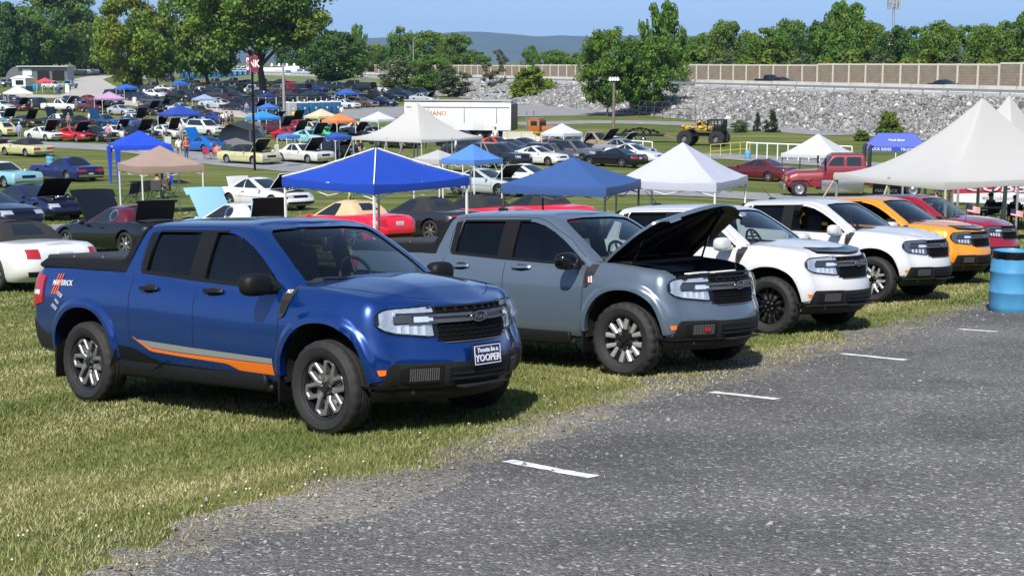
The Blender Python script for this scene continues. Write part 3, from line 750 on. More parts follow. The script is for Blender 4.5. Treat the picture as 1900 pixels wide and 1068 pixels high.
def truck(pos, label, pm, rims='std', tyre=None, hood=0.0, black_trim=True, mirror=None, handles=None, deflector=False, lamp_dark=False, roofm=None, front_glass=True, twist=0.0):
    root = thing('pickup_truck', label, 'pickup truck', group='compact pickup trucks parked nose out in a row along the asphalt')
    M = Matrix.Translation(pos) @ (TRUCK_R @ Matrix.Rotation(R(twist), 3, 'Z')).to_4x4(); root.matrix_world = M
    def P(k, nm, par=root):
        if not isinstance(TM[k], list): return link(nm, TM[k], par)
        return [link(nm, m, par) for m in TM[k]]
    body = slot(P('body', 'body'), 0, pm)
    P('under', 'chassis'); cab = slot(P('cab', 'cab'), 0, roofm or pm)
    h = slot(P('hood', 'hood'), 0, pm)
    if hood:
        pv = Vector((-.22, 0, 1.13)); h.matrix_local = Matrix.Translation(pv) @ Matrix.Rotation(R(-hood), 4, 'Y') @ Matrix.Translation(-pv)
    for s in 'rl':
        P('rearwin' + s, 'window', cab)
        if front_glass or s == 'l': P('frontwin' + s, 'window', cab)
    P('windshield', 'windshield', cab); P('rearglass', 'rear_window', cab); P('surround', 'window_surround', cab); P('cowl', 'windshield_wipers')
    [slot(o, 0, pm) for o in P('lip', 'wheel_arch')]; P('seams', 'panel_gap', body); P('sill', 'sill_cladding')
    bu = P('bumper', 'front_bumper'); P('blip', 'bumper_valance', bu); P('rbumper', 'rear_bumper'); fh = P('foghouse', 'fog_lamp_housing', bu); P('fogstripe', 'fog_lamp_grille', bu); P('lowgrille', 'lower_grille_bar', bu)
    P('marker', 'side_marker'); P('flap', 'mud_flap')
    g = P('grille', 'grille'); P('mesh', 'grille_mesh', g); P('bars', 'grille_bar', g); P('badge', 'grille_badge', g)
    for s in 'rl':
        l = P('lamphouse' + s, 'headlight'); r_ = P('lampref' + s, 'reflector', l); P('lampbar' + s, 'lamp_bezel', l); P('lampled' + s, 'led_strip', l); P('lamplens' + s, 'lens', l)
        if lamp_dark: slot(r_, 0, pbr('lamp_smoked', (.22, .23, .25), .2, .7))
        P('tail' + s, 'tail_light')
        mi = slot(P('mirror' + s, 'mirror'), 0, mirror or BLACK); P('sail' + s, 'mirror_base', mi)
        [slot(o, 0, handles or BLACK) for o in P('handle' + s, 'door_handle')]; P('pocket' + s, 'handle_recess')
        v = P('vent' + s, 'fender_vent'); P('ventin' + s, 'vent_opening', v)
    P('rail', 'bed_rail_cap'); P('cover', 'tonneau_cover'); slot(P('tailgate', 'tailgate'), 0, pm)
    cb = P('tub', 'cabin'); P('seat', 'seat', cb); P('steer', 'steering_wheel', cb); P('rvmirror', 'rear_view_mirror', cb)
    for (ax, az) in ARCH:
        for sg in (-1, 1):
            wl = link('wheel', HUB, root); wl.location = (ax - .005, sg * .80, az); wl.rotation_euler = (0, rnd.uniform(-.4, .4), 0 if sg < 0 else math.pi)
            t = link('tyre', tyre or TYRE, wl); rr = link('rim', RIMS[rims], wl)
    if deflector:
        b = MB(); patch(b, BV, lambda u, v: ray_top(u - .40 * (v / .6) ** 2 * .5, v), lsp(.58, .765, 6), -.56, .56, 12, lambda u, v: .010 + .026 * sst(.6, .77, u) ** 2)
        b.build('hood_deflector', GLOSSK, root)
    return root
# ---------------------------------------------------------------- the six trucks of the row
def wheel_pos(px, Y):  # wheel face
    """truck origin for a right front wheel seen at column px and depth Y"""
    X = (px - 950) / FPX * Y
    o = Vector((X, Y, 0)) - TRUCK_R @ Vector((0, -.80, 0)); z = gz(o.x, o.y)
    return Vector((o.x, o.y, float(z)))
BLUE = paint((.0025, .034, .185), .5, .25); AZURE = paint((.094, .126, .166), .3, .33); WHITE = paint((.53, .535, .55), 0, .35)
t1 = truck((-0.9199, 11.3005, CZ - 2.838), 'metallic blue pickup with an orange and grey door stripe and a YOOPER front plate', BLUE)
def extras1(root):
    b = MB(); patch(b, BV, RS, lsp(-2.17, -.45, 30), lambda u: itp([(-2.17, .603), (-2.0, .548), (-1.6, .527), (-1.42, .524), (-.45, .503)])(u), lambda u: itp([(-2.17, .607), (-1.42, .575), (-.45, .545)])(u), 2, .002); b.build('grey_stripe', pbr('stripe_grey', (.20, .20, .18), .4), root)
    b = MB(); patch(b, BV, RS, lsp(-2.23, -.45, 34), lambda u: itp([(-2.23, .622), (-2.0, .515), (-1.6, .495), (-1.0, .472), (-.86, .425), (-.45, .414)])(u), lambda u: itp([(-2.23, .628), (-2.17, .603), (-2.0, .541), (-1.6, .520), (-.45, .497)])(u), 2, .0025); b.build('orange_stripe', pbr('stripe_orange', (.62, .14, .012), .4), root)
    # bedside lettering with three slashes
    def side_M(x, z, tilt=0):
        h = BV.ray_cast(*RS(x, z)); n = h[1] if h[1].y < 0 else -h[1]; o = h[0] + n * .004
        xx = Vector((math.cos(R(tilt)), 0, math.sin(R(tilt)))); xx = (xx - n * xx.dot(n)).normalized()
        return frame(o, xx, n.cross(xx))
    M = side_M(-3.30, 1.055, 0); text('bedside_lettering', 'MAVERICK', .068, pbr('decal_silver', (.62, .62, .64), .4), M, root, .001, .12, .0008, .95)
    b = MB(); M2 = side_M(-3.385, 1.045)
    for i in range(3):
        x = -.035 + i * .038; pl = [(x - .035, -.095), (x - .018, -.09), (x + .045, .095), (x + .034, .095)]; b.prism(pl, lambda u, v, q: M2 @ Vector((u, v, q)), -.001, .002)
    b.build('slash_decal', pbr('decal_orange', (.75, .12, .03), .4), root)
    for (x, z, a, s) in ((-3.33, .955, -24, (.12, .035)), (-3.37, .89, -32, (.08, .025)), (-3.41, .84, -28, (.10, .035))):
        b = MB(); M3 = side_M(x, z, a); w, h = s[0] / 2, s[1] / 2
        b.prism([(-w, -h), (w * .8, -h), (w, h), (-w * .7, h)], lambda u, v, q: M3 @ Vector((u, v, q)), -.001, .002, 0)
        b.prism([(-w * .7, -h * .4), (w * .5, -h * .4), (w * .6, h * .3), (-w * .6, h * .3)], lambda u, v, q: M3 @ Vector((u, v, q)), .0, .0025, 1)
        b.build('sticker', [pbr('decal_pale', (.30, .33, .38), .4), pbr('decal_blue_grey', (.12, .16, .24), .4)], root)
    text('vent_lettering', 'XLT', .036, pbr('decal_silver', (.62, .62, .64), .4), side_M(-.285, 1.06) @ Matrix.Translation((0, 0, .012)), root, .001, .1, .002)
    # show plate on the bumper
    pl = thing('front_plate', '', ''); [pl.__delitem__(k) for k in ('label', 'category')]; pl.parent = root; pl.location = (.965, 0.0, .578); pl.rotation_euler = (0, R(-4), 0)
    b = MB(); b.rbox((-.012, 0, 0), (.02, .325, .172), .006); b.build('plate_holder', BLACK, pl)
    b = MB(); b.rbox((0, 0, 0), (.006, .30, .15), .004, 0); b.rbox((.002, 0, .069), (.005, .30, .006), .001, 1); b.rbox((.002, 0, -.069), (.005, .30, .006), .001, 1); b.rbox((.002, .147, 0), (.005, .006, .144), .001, 1); b.rbox((.002, -.147, 0), (.005, .006, .144), .001, 1)
    wt = pbr('plate_white', (.7, .72, .78), .5)
    b.build('plate_board', [pbr('plate_blue', (.010, .022, .085), .35), wt], pl)
    vs, fs = text_geo('Yoosta be a', .050, .0015, 0, .0012); M = frame((.006, 0, .036), (0, 1, 0), (0, 0, 1)); b = MB(); b.add([M @ v for v in vs], fs)
    vs, fs = text_geo('YOOPER', .074, .0015, 0, .0016); M = frame((.006, 0, -.026), (0, 1, 0), (0, 0, 1)); b.add([M @ v for v in vs], fs); b.build('plate_lettering', wt, pl, smooth=False)
    b = MB(); M = Matrix.Translation((-.50, -.1, 1.125)) @ Matrix.Rotation(R(-6), 4, 'Y'); b.rbox((0, 0, 0), (.2, .5, .004), .001, M=M.to_3x3()); b.v = [tuple(Vector(p) + Vector((-.34, .25, 1.125))) for p in b.v]; b.build('paper_on_dash', pbr('paper_white', (.75, .76, .74), .8), root)
extras1(t1)
t2 = truck(wheel_pos(1156, 13.95), 'grey blue pickup with its hood propped open and all terrain tyres', AZURE, 'star', TYRE_AT, hood=41, mirror=GLOSSK, handles=AZURE)
def engine(root):
    b = MB(); b.box((.2, 0, .62), (.95, 1.3, .05)); b.build('engine_bay', SOOT, root)
    b = MB(); b.rbox((.12, .05, .80), (.5, .62, .26), .05, 0); b.rbox((.16, .05, .94), (.40, .5, .07), .03, 0); b.rbox((.3, -.45, .85), (.22, .25, .2), .03, 0); b.rbox((-.1, -.48, .9), (.2, .2, .14), .04, 0); b.tube([(.45, .3, .9), (.5, -.1, .96), (.4, -.5, .92)], .05, 10, 0)
    b.tube([(.55, -.5, .90), (.57, .5, .90)], .035, 8, 0); b.build('engine', GLOSSK, root)
    b = MB(); b.rbox((.62, -.02, .965), (.08, 1.25, .03), .012); b.build('radiator_cover', BLACK, root)
    b = MB(); b.rbox((.60, -.34, .995), (.07, .34, .012), .004); b.rbox((.62, .12, .99), (.06, .42, .012), .004); b.build('white_card', pbr('paper_white', (.75, .76, .74), .8), root)
    for sg in (-1, 1):
        b = MB(); b.tube([(.02, sg * .64, 1.04), (.15, sg * .60, 1.33)], .011, 8); b.build('hood_strut', GLOSSK, root)
    h = [c for c in root.children if c.name.startswith('hood') and 'strut' not in c.name][0]
    for sg in (-1, 1):      # ribs of the inner panel
        b = MB(); b.tube([(.70, sg * .15, .94), (.3, sg * .5, 1.02), (-.1, sg * .6, 1.06)], .025, 8); b.tube([(.68, sg * .1, .945), (.25, sg * .15, 1.04), (-.15, sg * .4, 1.075)], .022, 8); b.build('hood_rib', BLACK, h)
    b = MB()
    for i, c in enumerate(((.55, .05, .05), (.7, .7, .7), (.55, .05, .05), (.7, .7, .7))): b.box((-.300 + i * .014, -.921, .945 - .0), (.012, .01, .07), i % 2)
    b.box((-.285, -.9215, .985), (.05, .01, .03), 2); b.build('flag_decal', [pbr('flag_red', (.5, .03, .03), .5), pbr('flag_white', (.75, .75, .75), .5), pbr('flag_navy', (.02, .03, .12), .5)], root)
    b = MB(); M = None; patch(b, BV, RW, [18, 19, 20.2], lambda u: .445, lambda u: .475, 1, .03); b.build('tow_hook', pbr('hook_red', (.35, .01, .02), .4), root)
engine(t2)
t3 = truck(wheel_pos(1428, 17.8), 'white pickup on solid black wheels with a black hood deflector', WHITE, 'black', TYRE_AT, mirror=WHITE, handles=WHITE, deflector=True)
t4 = truck(wheel_pos(1621, 22.3), 'white pickup with bright V spoke wheels and its front window down', WHITE, 'vee', mirror=WHITE, handles=WHITE, front_glass=False, lamp_dark=True)
ORANGE = paint((.72, .285, .010), .15, .3); REDP = paint((.36, .008, .022), .35, .28)
t5 = truck(wheel_pos(1717, 25.8), 'amber orange pickup with a black hood deflector between the white and red ones', ORANGE, 'black', deflector=True, lamp_dark=True, front_glass=False)
t6 = truck(wheel_pos(1783, 29.0), 'red pickup with a black roof at the far end of the row', REDP, 'black', roofm=REDP, lamp_dark=True)
b = MB(); patch(b, GV, ray_top, lsp(-2.30, -1.02, 8), -.55, .55, 8, .004); b.build('roof_panel', GLOSSK, t6)
for rt in (t2, t3, t4):    # roof aerials
    b = MB(); b.rbox((-2.16, .0, 1.63), (.12, .05, .03), .012); b.tube([(-2.15, 0, 1.63), (-2.36, 0, 1.82)], [.008, .004], 6); b.build('aerial', BLACK, rt)
# ---------------------------------------------------------------- noise on arrays
_rg = np.random.default_rng(11)
_lat = _rg.random((256, 256))
def vnoise(x, y, s=1.0, o=0):
    x = np.asarray(x) / s + 37.3 * o; y = np.asarray(y) / s + 11.7 * o
    xi = np.floor(x).astype(int); yi = np.floor(y).astype(int); fx = x - xi; fy = y - yi
    fx = fx * fx * (3 - 2 * fx); fy = fy * fy * (3 - 2 * fy)
    g = lambda a, b: _lat[a % 256, b % 256]
    return (g(xi, yi) * (1 - fx) + g(xi + 1, yi) * fx) * (1 - fy) + (g(xi, yi + 1) * (1 - fx) + g(xi + 1, yi + 1) * fx) * fy
def fbm(x, y, s, o=0, n=4): return sum(vnoise(x, y, s / 2 ** i, o + i) / 2 ** i for i in range(n)) / sum(1 / 2 ** i for i in range(n))
HV = np.array([0.771, -0.636]); RV = np.array([0.640, 0.768])     # truck heading, row direction
# ---------------------------------------------------------------- ground sheet
def ground_mat():
    m = bpy.data.materials.new('grass_ground'); m.use_nodes = True; nt = m.node_tree; b = nt.nodes['Principled BSDF']; L = nt.links
    N = nt.nodes.new
    geo = N('ShaderNodeNewGeometry')
    def noise(scale, det=5, vec=None, rough=.6):
        n = N('ShaderNodeTexNoise'); n.inputs['Scale'].default_value = scale; n.inputs['Detail'].default_value = det; n.inputs['Roughness'].default_value = rough
        L.new(vec or geo.outputs['Position'], n.inputs['Vector']); return n.outputs[0]
    mp = N('ShaderNodeMapping'); mp.inputs['Rotation'].default_value = (0, 0, R(40)); mp.inputs['Scale'].default_value = (.22, 1, 1); L.new(geo.outputs['Position'], mp.inputs[0])
    n1 = noise(.55, 6, mp.outputs[0]); n2 = noise(.06, 4); n3 = noise(9, 5); n4 = noise(45, 3)
    def ramp(inp, stops):
        r = N('ShaderNodeValToRGB'); L.new(inp, r.inputs[0]); e = r.color_ramp.elements
        while len(e) < len(stops): e.new(.5)
        for k, (p, c) in zip(e, stops): k.position = p; k.color = (*c, 1)
        return r.outputs[0]
    def mix(f, a, c, mode='MIX'):
        x = N('ShaderNodeMixRGB'); x.blend_type = mode
        for s, v in ((0, f), (1, a), (2, c)):
            if isinstance(v, (int, float)): x.inputs[s].default_value = v
            elif isinstance(v, tuple): x.inputs[s].default_value = (*v, 1)
            else: L.new(v, x.inputs[s])
        return x.outputs[0]
    c1 = ramp(n1, [(.3, (.066, .098, .025)), (.48, (.118, .142, .040)), (.62, (.185, .185, .070)), (.75, (.25, .225, .11))])
    c2 = ramp(n2, [(.35, (.62, .78, .6)), (.6, (1.05, 1.0, .95))])
    c = mix(1.0, c1, c2, 'MULTIPLY')
    c3 = ramp(n3, [(.3, (.62, .62, .6)), (.55, (1, 1, 1)), (.75, (1.3, 1.25, 1.2))]); c = mix(.8, c, c3, 'MULTIPLY')
    c4 = ramp(n4, [(.3, (.55, .55, .5)), (.6, (1.15, 1.15, 1.1))]); c = mix(.8, c, c4, 'MULTIPLY')
    L.new(c, b.inputs['Base Color']); b.inputs['Roughness'].default_value = .95; b.inputs['Specular IOR Level'].default_value = .15
    bp = N('ShaderNodeBump'); bp.inputs['Strength'].default_value = .7; bp.inputs['Distance'].default_value = .05; L.new(n3, bp.inputs['Height']); L.new(bp.outputs[0], b.inputs['Normal'])
    return m
xs = np.unique(np.concatenate([-np.geomspace(1, 12000, 46), np.linspace(-60, 60, 61), np.geomspace(1, 12000, 46)]))
ysg = np.unique(np.concatenate([np.linspace(-60, 60, 81), np.linspace(62, 200, 50), np.linspace(206, 700, 60), np.geomspace(720, 11400, 22)]))
def sheet(name, PX, PY, dz, mat, smooth=True):
    n, k = PX.shape
    V = np.stack([PX, PY, gz(PX, PY) + dz], -1).reshape(-1, 3)
    i, j = np.meshgrid(np.arange(n - 1), np.arange(k - 1), indexing='ij'); a = (i * k + j).ravel()
    F = np.stack([a, a + 1, a + k + 1, a + k], 1)
    p, q, r = V[F[0][0]], V[F[0][1]], V[F[0][2]]
    if np.cross(q - p, r - p)[2] < 0: F = F[:, ::-1]
    o = link(name, mesh_np(name, V, F, mat, smooth=smooth)); o['kind'] = 'structure'; return o
GX, GY = np.meshgrid(xs, ysg, indexing='ij')
sheet('ground', GX, GY, 0.0, ground_mat())
# ---------------------------------------------------------------- asphalt lot
def stone_mat(name, base, specks, scale, contrast=1.0, big=.25):
    m = bpy.data.materials.new(name); m.use_nodes = True; nt = m.node_tree; b = nt.nodes['Principled BSDF']; L = nt.links; N = nt.nodes.new
    geo = N('ShaderNodeNewGeometry')
    def ramp(inp, stops, const=False):
        r = N('ShaderNodeValToRGB'); L.new(inp, r.inputs[0]); e = r.color_ramp.elements
        if const: r.color_ramp.interpolation = 'CONSTANT'
        while len(e) < len(stops): e.new(.5)
        for k, (p, c) in zip(e, stops): k.position = p; k.color = (*c, 1)
        return r.outputs[0]
    v = N('ShaderNodeTexVoronoi'); v.inputs['Scale'].default_value = scale; L.new(geo.outputs['Position'], v.inputs['Vector'])
    sp = N('ShaderNodeSeparateColor'); L.new(v.outputs['Color'], sp.inputs[0])
    c = ramp(sp.outputs[0], specks, True)
    v2 = N('ShaderNodeTexVoronoi'); v2.inputs['Scale'].default_value = scale * 2.3; L.new(geo.outputs['Position'], v2.inputs['Vector'])
    sp2 = N('ShaderNodeSeparateColor'); L.new(v2.outputs['Color'], sp2.inputs[0])
    c2 = ramp(sp2.outputs[1], specks, True)
    mx = N('ShaderNodeMixRGB'); mx.inputs[0].default_value = .35; L.new(c, mx.inputs[1]); L.new(c2, mx.inputs[2])
    n = N('ShaderNodeTexNoise'); n.inputs['Scale'].default_value = .8; n.inputs['Detail'].default_value = 6; L.new(geo.outputs['Position'], n.inputs['Vector'])
    g = ramp(n.outputs[0], [(.3, (1 - big,) * 3), (.7, (1 + big,) * 3)])
    mp = N('ShaderNodeMapping'); mp.inputs['Rotation'].default_value = (0, 0, R(-50)); mp.inputs['Scale'].default_value = (.07, .9, 1); L.new(geo.outputs['Position'], mp.inputs[0])
    nw_ = N('ShaderNodeTexNoise'); nw_.inputs['Scale'].default_value = 1.0; nw_.inputs['Detail'].default_value = 5; L.new(mp.outputs[0], nw_.inputs['Vector'])
    trk = ramp(nw_.outputs[0], [(.36, (.88, .88, .88)), (.5, (1, 1, 1)), (.66, (1.10, 1.095, 1.08))])
    m0 = N('ShaderNodeMixRGB'); m0.blend_type = 'MULTIPLY'; m0.inputs[0].default_value = 1; L.new(mx.outputs[0], m0.inputs[1]); L.new(trk, m0.inputs[2])
    mu = N('ShaderNodeMixRGB'); mu.blend_type = 'MULTIPLY'; mu.inputs[0].default_value = 1; L.new(m0.outputs[0], mu.inputs[1]); L.new(g, mu.inputs[2])
    L.new(mu.outputs[0], b.inputs['Base Color']); b.inputs['Roughness'].default_value = .85; b.inputs['Specular IOR Level'].default_value = .3
    dist = N('ShaderNodeMath'); dist.operation = 'MULTIPLY'; dist.inputs[1].default_value = -1; L.new(v.outputs['Distance'], dist.inputs[0])
    ad = N('ShaderNodeMath'); L.new(dist.outputs[0], ad.inputs[0]); L.new(sp.outputs[1], ad.inputs[1])
    bp = N('ShaderNodeBump'); bp.inputs['Strength'].default_value = 1.0; bp.inputs['Distance'].default_value = .012; L.new(ad.outputs[0], bp.inputs['Height']); L.new(bp.outputs[0], b.inputs['Normal'])
    return m
k = .012
ASPH = stone_mat('old_asphalt', .1, [(0, (.064, .062, .060)), (.22, (.095, .093, .090)), (.50, (.128, .125, .121)), (.84, (.19, .187, .182)), (.942, (.42, .41, .40))], 50)
GRAV = stone_mat('grey_gravel', .2, [(0, (.13, .125, .12)), (.3, (.20, .195, .19)), (.6, (.27, .265, .255)), (.85, (.36, .35, .34))], 40)
SHOULD = stone_mat('shoulder_gravel', .2, [(0, (.10, .09, .075)), (.3, (.16, .145, .12)), (.6, (.21, .195, .17)), (.86, (.33, .32, .31))], 48)
EDGE_PX = [(250, 1120), (350, 1062), (455, 1012), (645, 955), (790, 905), (960, 852), (1090, 795), (1200, 757), (1400, 701), (1560, 652), (1700, 612), (1835, 573), (1990, 540)]
EDGE = np.array([[*at(*p)[:2]] for p in EDGE_PX])
EDGE = np.vstack([EDGE[0] + (EDGE[0] - EDGE[1]) / np.linalg.norm(EDGE[0] - EDGE[1]) * 14, EDGE, EDGE[-1] + (EDGE[-1] - EDGE[-2]) / np.linalg.norm(EDGE[-1] - EDGE[-2]) * 40])
_el = np.concatenate([[0], np.cumsum(np.linalg.norm(np.diff(EDGE, axis=0), axis=1))])
def edge_pt(s): return np.stack([np.interp(s, _el, EDGE[:, 0]), np.interp(s, _el, EDGE[:, 1])], -1)
def edge_off(P):
    """signed distance from the asphalt edge, positive on the grass"""
    best = np.full(P.shape[:-1], 1e9); sgn = np.zeros_like(best)
    for a, c in zip(EDGE[:-1], EDGE[1:]):
        d = c - a; L = d @ d; t = np.clip(((P - a) @ d) / L, 0, 1); q = a + t[..., None] * d; r = P - q; dd = np.linalg.norm(r, axis=-1)
        cr = d[0] * r[..., 1] - d[1] * r[..., 0]; m = dd < best; best = np.where(m, dd, best); sgn = np.where(m, np.sign(cr), sgn)
    return best * sgn
s = np.arange(0, _el[-1], .05); ep = edge_pt(s)
wob = (fbm(s, s * 0, 1.6, 3) - .5) * .75 + (fbm(s, s * 0, .25, 5) - .5) * .30
OUT = np.array([0.768, -0.640])       # away from the grass
cols = np.concatenate([[0, .06, .15, .4, 1.0], np.linspace(2, 30, 16)])
PX = ep[:, None, 0] + OUT[0] * (cols[None] + wob[:, None] * np.exp(-cols[None] * 1.2)); PY = ep[:, None, 1] + OUT[1] * (cols[None] + wob[:, None] * np.exp(-cols[None] * 1.2))
sheet('asphalt_lot', PX, PY, 0.010, ASPH)
cols = np.linspace(0, 1, 9); w1 = .26 + .85 * fbm(s, s * 0, 2.6, 8) ** 2 + (fbm(s, s * 0, .3, 9) - .5) * .5; e4 = ep - OUT * .4; sh = np.clip(np.maximum(w1, .30 + 1.9 * np.clip(.56 - fbm(e4[:, 0], e4[:, 1], 1.1, 21), 0, 1)) + (fbm(s, s * 0, .3, 9) - .5) * .3, .1, 2)
PX = ep[:, None, 0] + OUT[0] * (.3 - cols[None] * (sh[:, None] + .3)); PY = ep[:, None, 1] + OUT[1] * (.3 - cols[None] * (sh[:, None] + .3))
sheet('gravel_shoulder', PX, PY, 0.005, SHOULD)
WORN = pbr('worn_white_paint', (.62, .62, .61), .8, noise=.28, nscale=14, bump=.4, bscale=60)
for (x0, y0), (x1, y1) in (((940, 862), (1100, 889)), ((1320, 732), (1442, 745)), ((1560, 658), (1680, 670)), ((1780, 613), (1850, 618)), ):
    a = np.array(at(x0, y0)[:2]); c = np.array(at(x1, y1)[:2]); d = (c - a) / np.linalg.norm(c - a); nn = np.array([-d[1], d[0]]); L = np.linalg.norm(c - a)
    t = np.linspace(0, L, 60); e0 = -.05 + (fbm(t, t * 0 + x0, .12, 2) - .5) * .05; e1 = .05 + (fbm(t, t * 0 + y0, .12, 4) - .5) * .05
    jj = np.linspace(0, 1, 5); off = e0[:, None] + (e1 - e0)[:, None] * jj
    o = sheet('parking_line', a[0] + d[0] * t[:, None] + nn[0] * off, a[1] + d[1] * t[:, None] + nn[1] * off, .0145, WORN)
# ---------------------------------------------------------------- lanes across the field
def lane(name, pts, wd, mat, dz=.04):
    P = np.array([[*at(*p)[:2]] for p in pts]); l = np.concatenate([[0], np.cumsum(np.linalg.norm(np.diff(P, axis=0), axis=1))])
    s = np.linspace(0, l[-1], max(24, int(l[-1] / 1.5))); Q = np.stack([np.interp(s, l, P[:, 0]), np.interp(s, l, P[:, 1])], -1)
    kk = max(1, min(9, len(s) // 5)) | 1
    Qp = np.vstack([Q[:1]] * (kk // 2) + [Q] + [Q[-1:]] * (kk // 2)); Q = np.stack([np.convolve(Qp[:, i], np.ones(kk) / kk, 'valid') for i in (0, 1)], -1)
    T = np.gradient(Q, axis=0); T /= np.linalg.norm(T, axis=1)[:, None]; Nn = np.stack([-T[:, 1], T[:, 0]], -1)
    w_ = np.interp(s / l[-1], np.linspace(0, 1, len(wd)), wd) * (1 + .12 * (fbm(s, s * 0, 6, 3) - .5))
    c = np.linspace(-.5, .5, 7)
    return sheet(name, Q[:, None, 0] + Nn[:, None, 0] * c * w_[:, None], Q[:, None, 1] + Nn[:, None, 1] * c * w_[:, None], dz, mat)
GR2 = pbr('grey_lane', (.215, .215, .22), .9, noise=.18, nscale=.8, bump=.3, bscale=8)
GR3 = pbr('pale_gravel', (.36, .34, .31), .95, noise=.12, nscale=.5, bump=.3, bscale=6)
lane('gravel_lane', [(-120, 262), (60, 268), (265, 277), (500, 308), (760, 328), (1000, 350), (1230, 361), (1450, 364), (1640, 372)], [6, 6, 6.5, 7], GR2)
lane('gravel_lane', [(20, 437), (110, 428), (200, 420)], [5, 4], GR2)
lane('dirt_road', [(300, 137), (240, 139), (190, 141), (163, 148), (172, 160), (180, 170), (150, 182), (60, 178), (-80, 176)], [9, 8, 8, 9, 10, 9], GR3, .06)
lane('dirt_road', [(190, 176), (240, 190), (330, 200), (480, 216), (560, 222)], [9, 8, 8], GR3, .05)
lane('field_lane', [(-60, 226), (160, 224), (330, 238), (420, 232)], [6, 7], GR2)
lane('gravel_yard', [(600, 222), (700, 211), (860, 203), (1010, 203), (1110, 216)], [10, 22, 30, 30, 22], GR2, .05)
lane('drag_strip', [(930, 232), (1120, 226), (1300, 231), (1480, 243), (1600, 252)], [7, 8, 8], GR2, .05)
lane('access_lane', [(1180, 290), (1340, 290), (1480, 300), (1650, 310)], [5, 5], GR2, .05)
# ---------------------------------------------------------------- blades of grass near the trucks
def blades():
    rg = np.random.default_rng(3); P = []; A = []
    for y0, y1, dens in ((5.5, 9, 3200), (9, 13, 2400), (13, 18, 1300), (18, 26, 620), (26, 40, 230), (40, 62, 70)):
        hw = .40 * y1 + .5; n = int(dens * 2 * hw * (y1 - y0)); x = rg.uniform(-hw, hw, n); y = rg.uniform(y0, y1, n)
        keep = np.abs(x) < .375 * y + .6; x, y = x[keep], y[keep]
        P.append(np.stack([x, y], -1))
    P = np.vstack(P); e = edge_off(P)
    patchy = fbm(P[:, 0], P[:, 1], 1.1, 21); thin = np.clip((e - .0 - 1.9 * np.clip(.56 - patchy, 0, 1)) / .4, 0, 1)
    tuft = (vnoise(P[:, 0], P[:, 1], .22, 22) > .60) & (vnoise(P[:, 0], P[:, 1], .9, 23) > .42)
    keep = (e > -.10) & ((rg.random(len(P)) < thin ** .8 * (.55 + .45 * vnoise(P[:, 0], P[:, 1], .09, 33))) | (tuft & (e > -.06) & (rg.random(len(P)) < .5)))
    P = P[keep]; e = e[keep]; n = len(P)
    u = P @ RV; v = P @ HV
    dry = fbm(u / 5, v, .8, 14) * .70 + fbm(P[:, 0], P[:, 1], .5, 17) * .2 + fbm(P[:, 0], P[:, 1], 5, 19) * .2
    lush = np.exp(-((e - 1.0) / .8) ** 2) * fbm(P[:, 0], P[:, 1], 1.5, 29)
    dry = np.clip((dry - .44 - .35 * np.clip(lush - .35, 0, 1)) / .28, 0, 1) * .85 + rg.random(n) * .25
    g0 = np.array([.088, .128, .034]); g1 = np.array([.190, .200, .072]); g2 = np.array([.36, .33, .17])
    dd = np.clip(dry, 0, 1)[:, None]; col = np.where(dd < .5, g0 + (g1 - g0) * dd * 2, g1 + (g2 - g1) * (dd * 2 - 1)); col *= rg.uniform(.65, 1.3, (n, 1))
    h = rg.uniform(.018, .042, n) * (1.15 - .4 * dry) * (1 + .7 * np.clip(lush - .3, 0, 1)); wd = .0035 * np.clip(P[:, 1] / 8, .8, 6) * rg.uniform(.7, 1.4, n)
    h *= np.clip(P[:, 1] / 22, 1, 1.8)
    an = rg.uniform(0, 2 * np.pi, n); ln = rg.uniform(.1, 1.0, n) * h; la = rg.uniform(0, 2 * np.pi, n)
    z = gz(P[:, 0], P[:, 1]); B = np.stack([P[:, 0], P[:, 1], z], -1); s = np.stack([np.cos(an) * wd, np.sin(an) * wd, 0 * wd], -1)
    tip = B + np.stack([np.cos(la) * ln, np.sin(la) * ln, h], -1)
    V = np.stack([B - s, B + s, tip], 1).reshape(-1, 3); F = np.arange(3 * n).reshape(-1, 3); C = np.repeat(col, 3, 0)
    m = bpy.data.materials.new('grass_blade'); m.use_nodes = True; nt = m.node_tree; b = nt.nodes['Principled BSDF']
    at_ = nt.nodes.new('ShaderNodeAttribute'); at_.attribute_name = 'tone'; nt.links.new(at_.outputs[0], b.inputs['Base Color']); b.inputs['Roughness'].default_value = .7; b.inputs['Specular IOR Level'].default_value = .2
    o = link('grass', mesh_np('grass', V, F, m, C)); o['kind'] = 'stuff'; o['label'] = 'short mown grass, green and straw coloured, under the trucks'
    # clover heads
    k = rg.random(n) < np.clip(.0035 * (lush > .5) + .0006 * (e < 1.2), 0, 1); Q = B[k] + np.array([0, 0, .04])
    tpl = np.array([(1, 0, 0), (-1, 0, 0), (0, 1, 0), (0, -1, 0), (0, 0, 1), (0, 0, -1)]) * .009; tf = np.array([(0, 2, 4), (2, 1, 4), (1, 3, 4), (3, 0, 4), (2, 0, 5), (1, 2, 5), (3, 1, 5), (0, 3, 5)])
    V = (Q[:, None] + tpl).reshape(-1, 3); F = (np.arange(len(Q))[:, None, None] * 6 + tf).reshape(-1, 3)
    o = link('clover_flowers', mesh_np('clover_flowers', V, F, pbr('clover_white', (.62, .60, .50), .9))); o['kind'] = 'stuff'; o['label'] = 'tiny white clover heads in the grass by the asphalt'
blades()
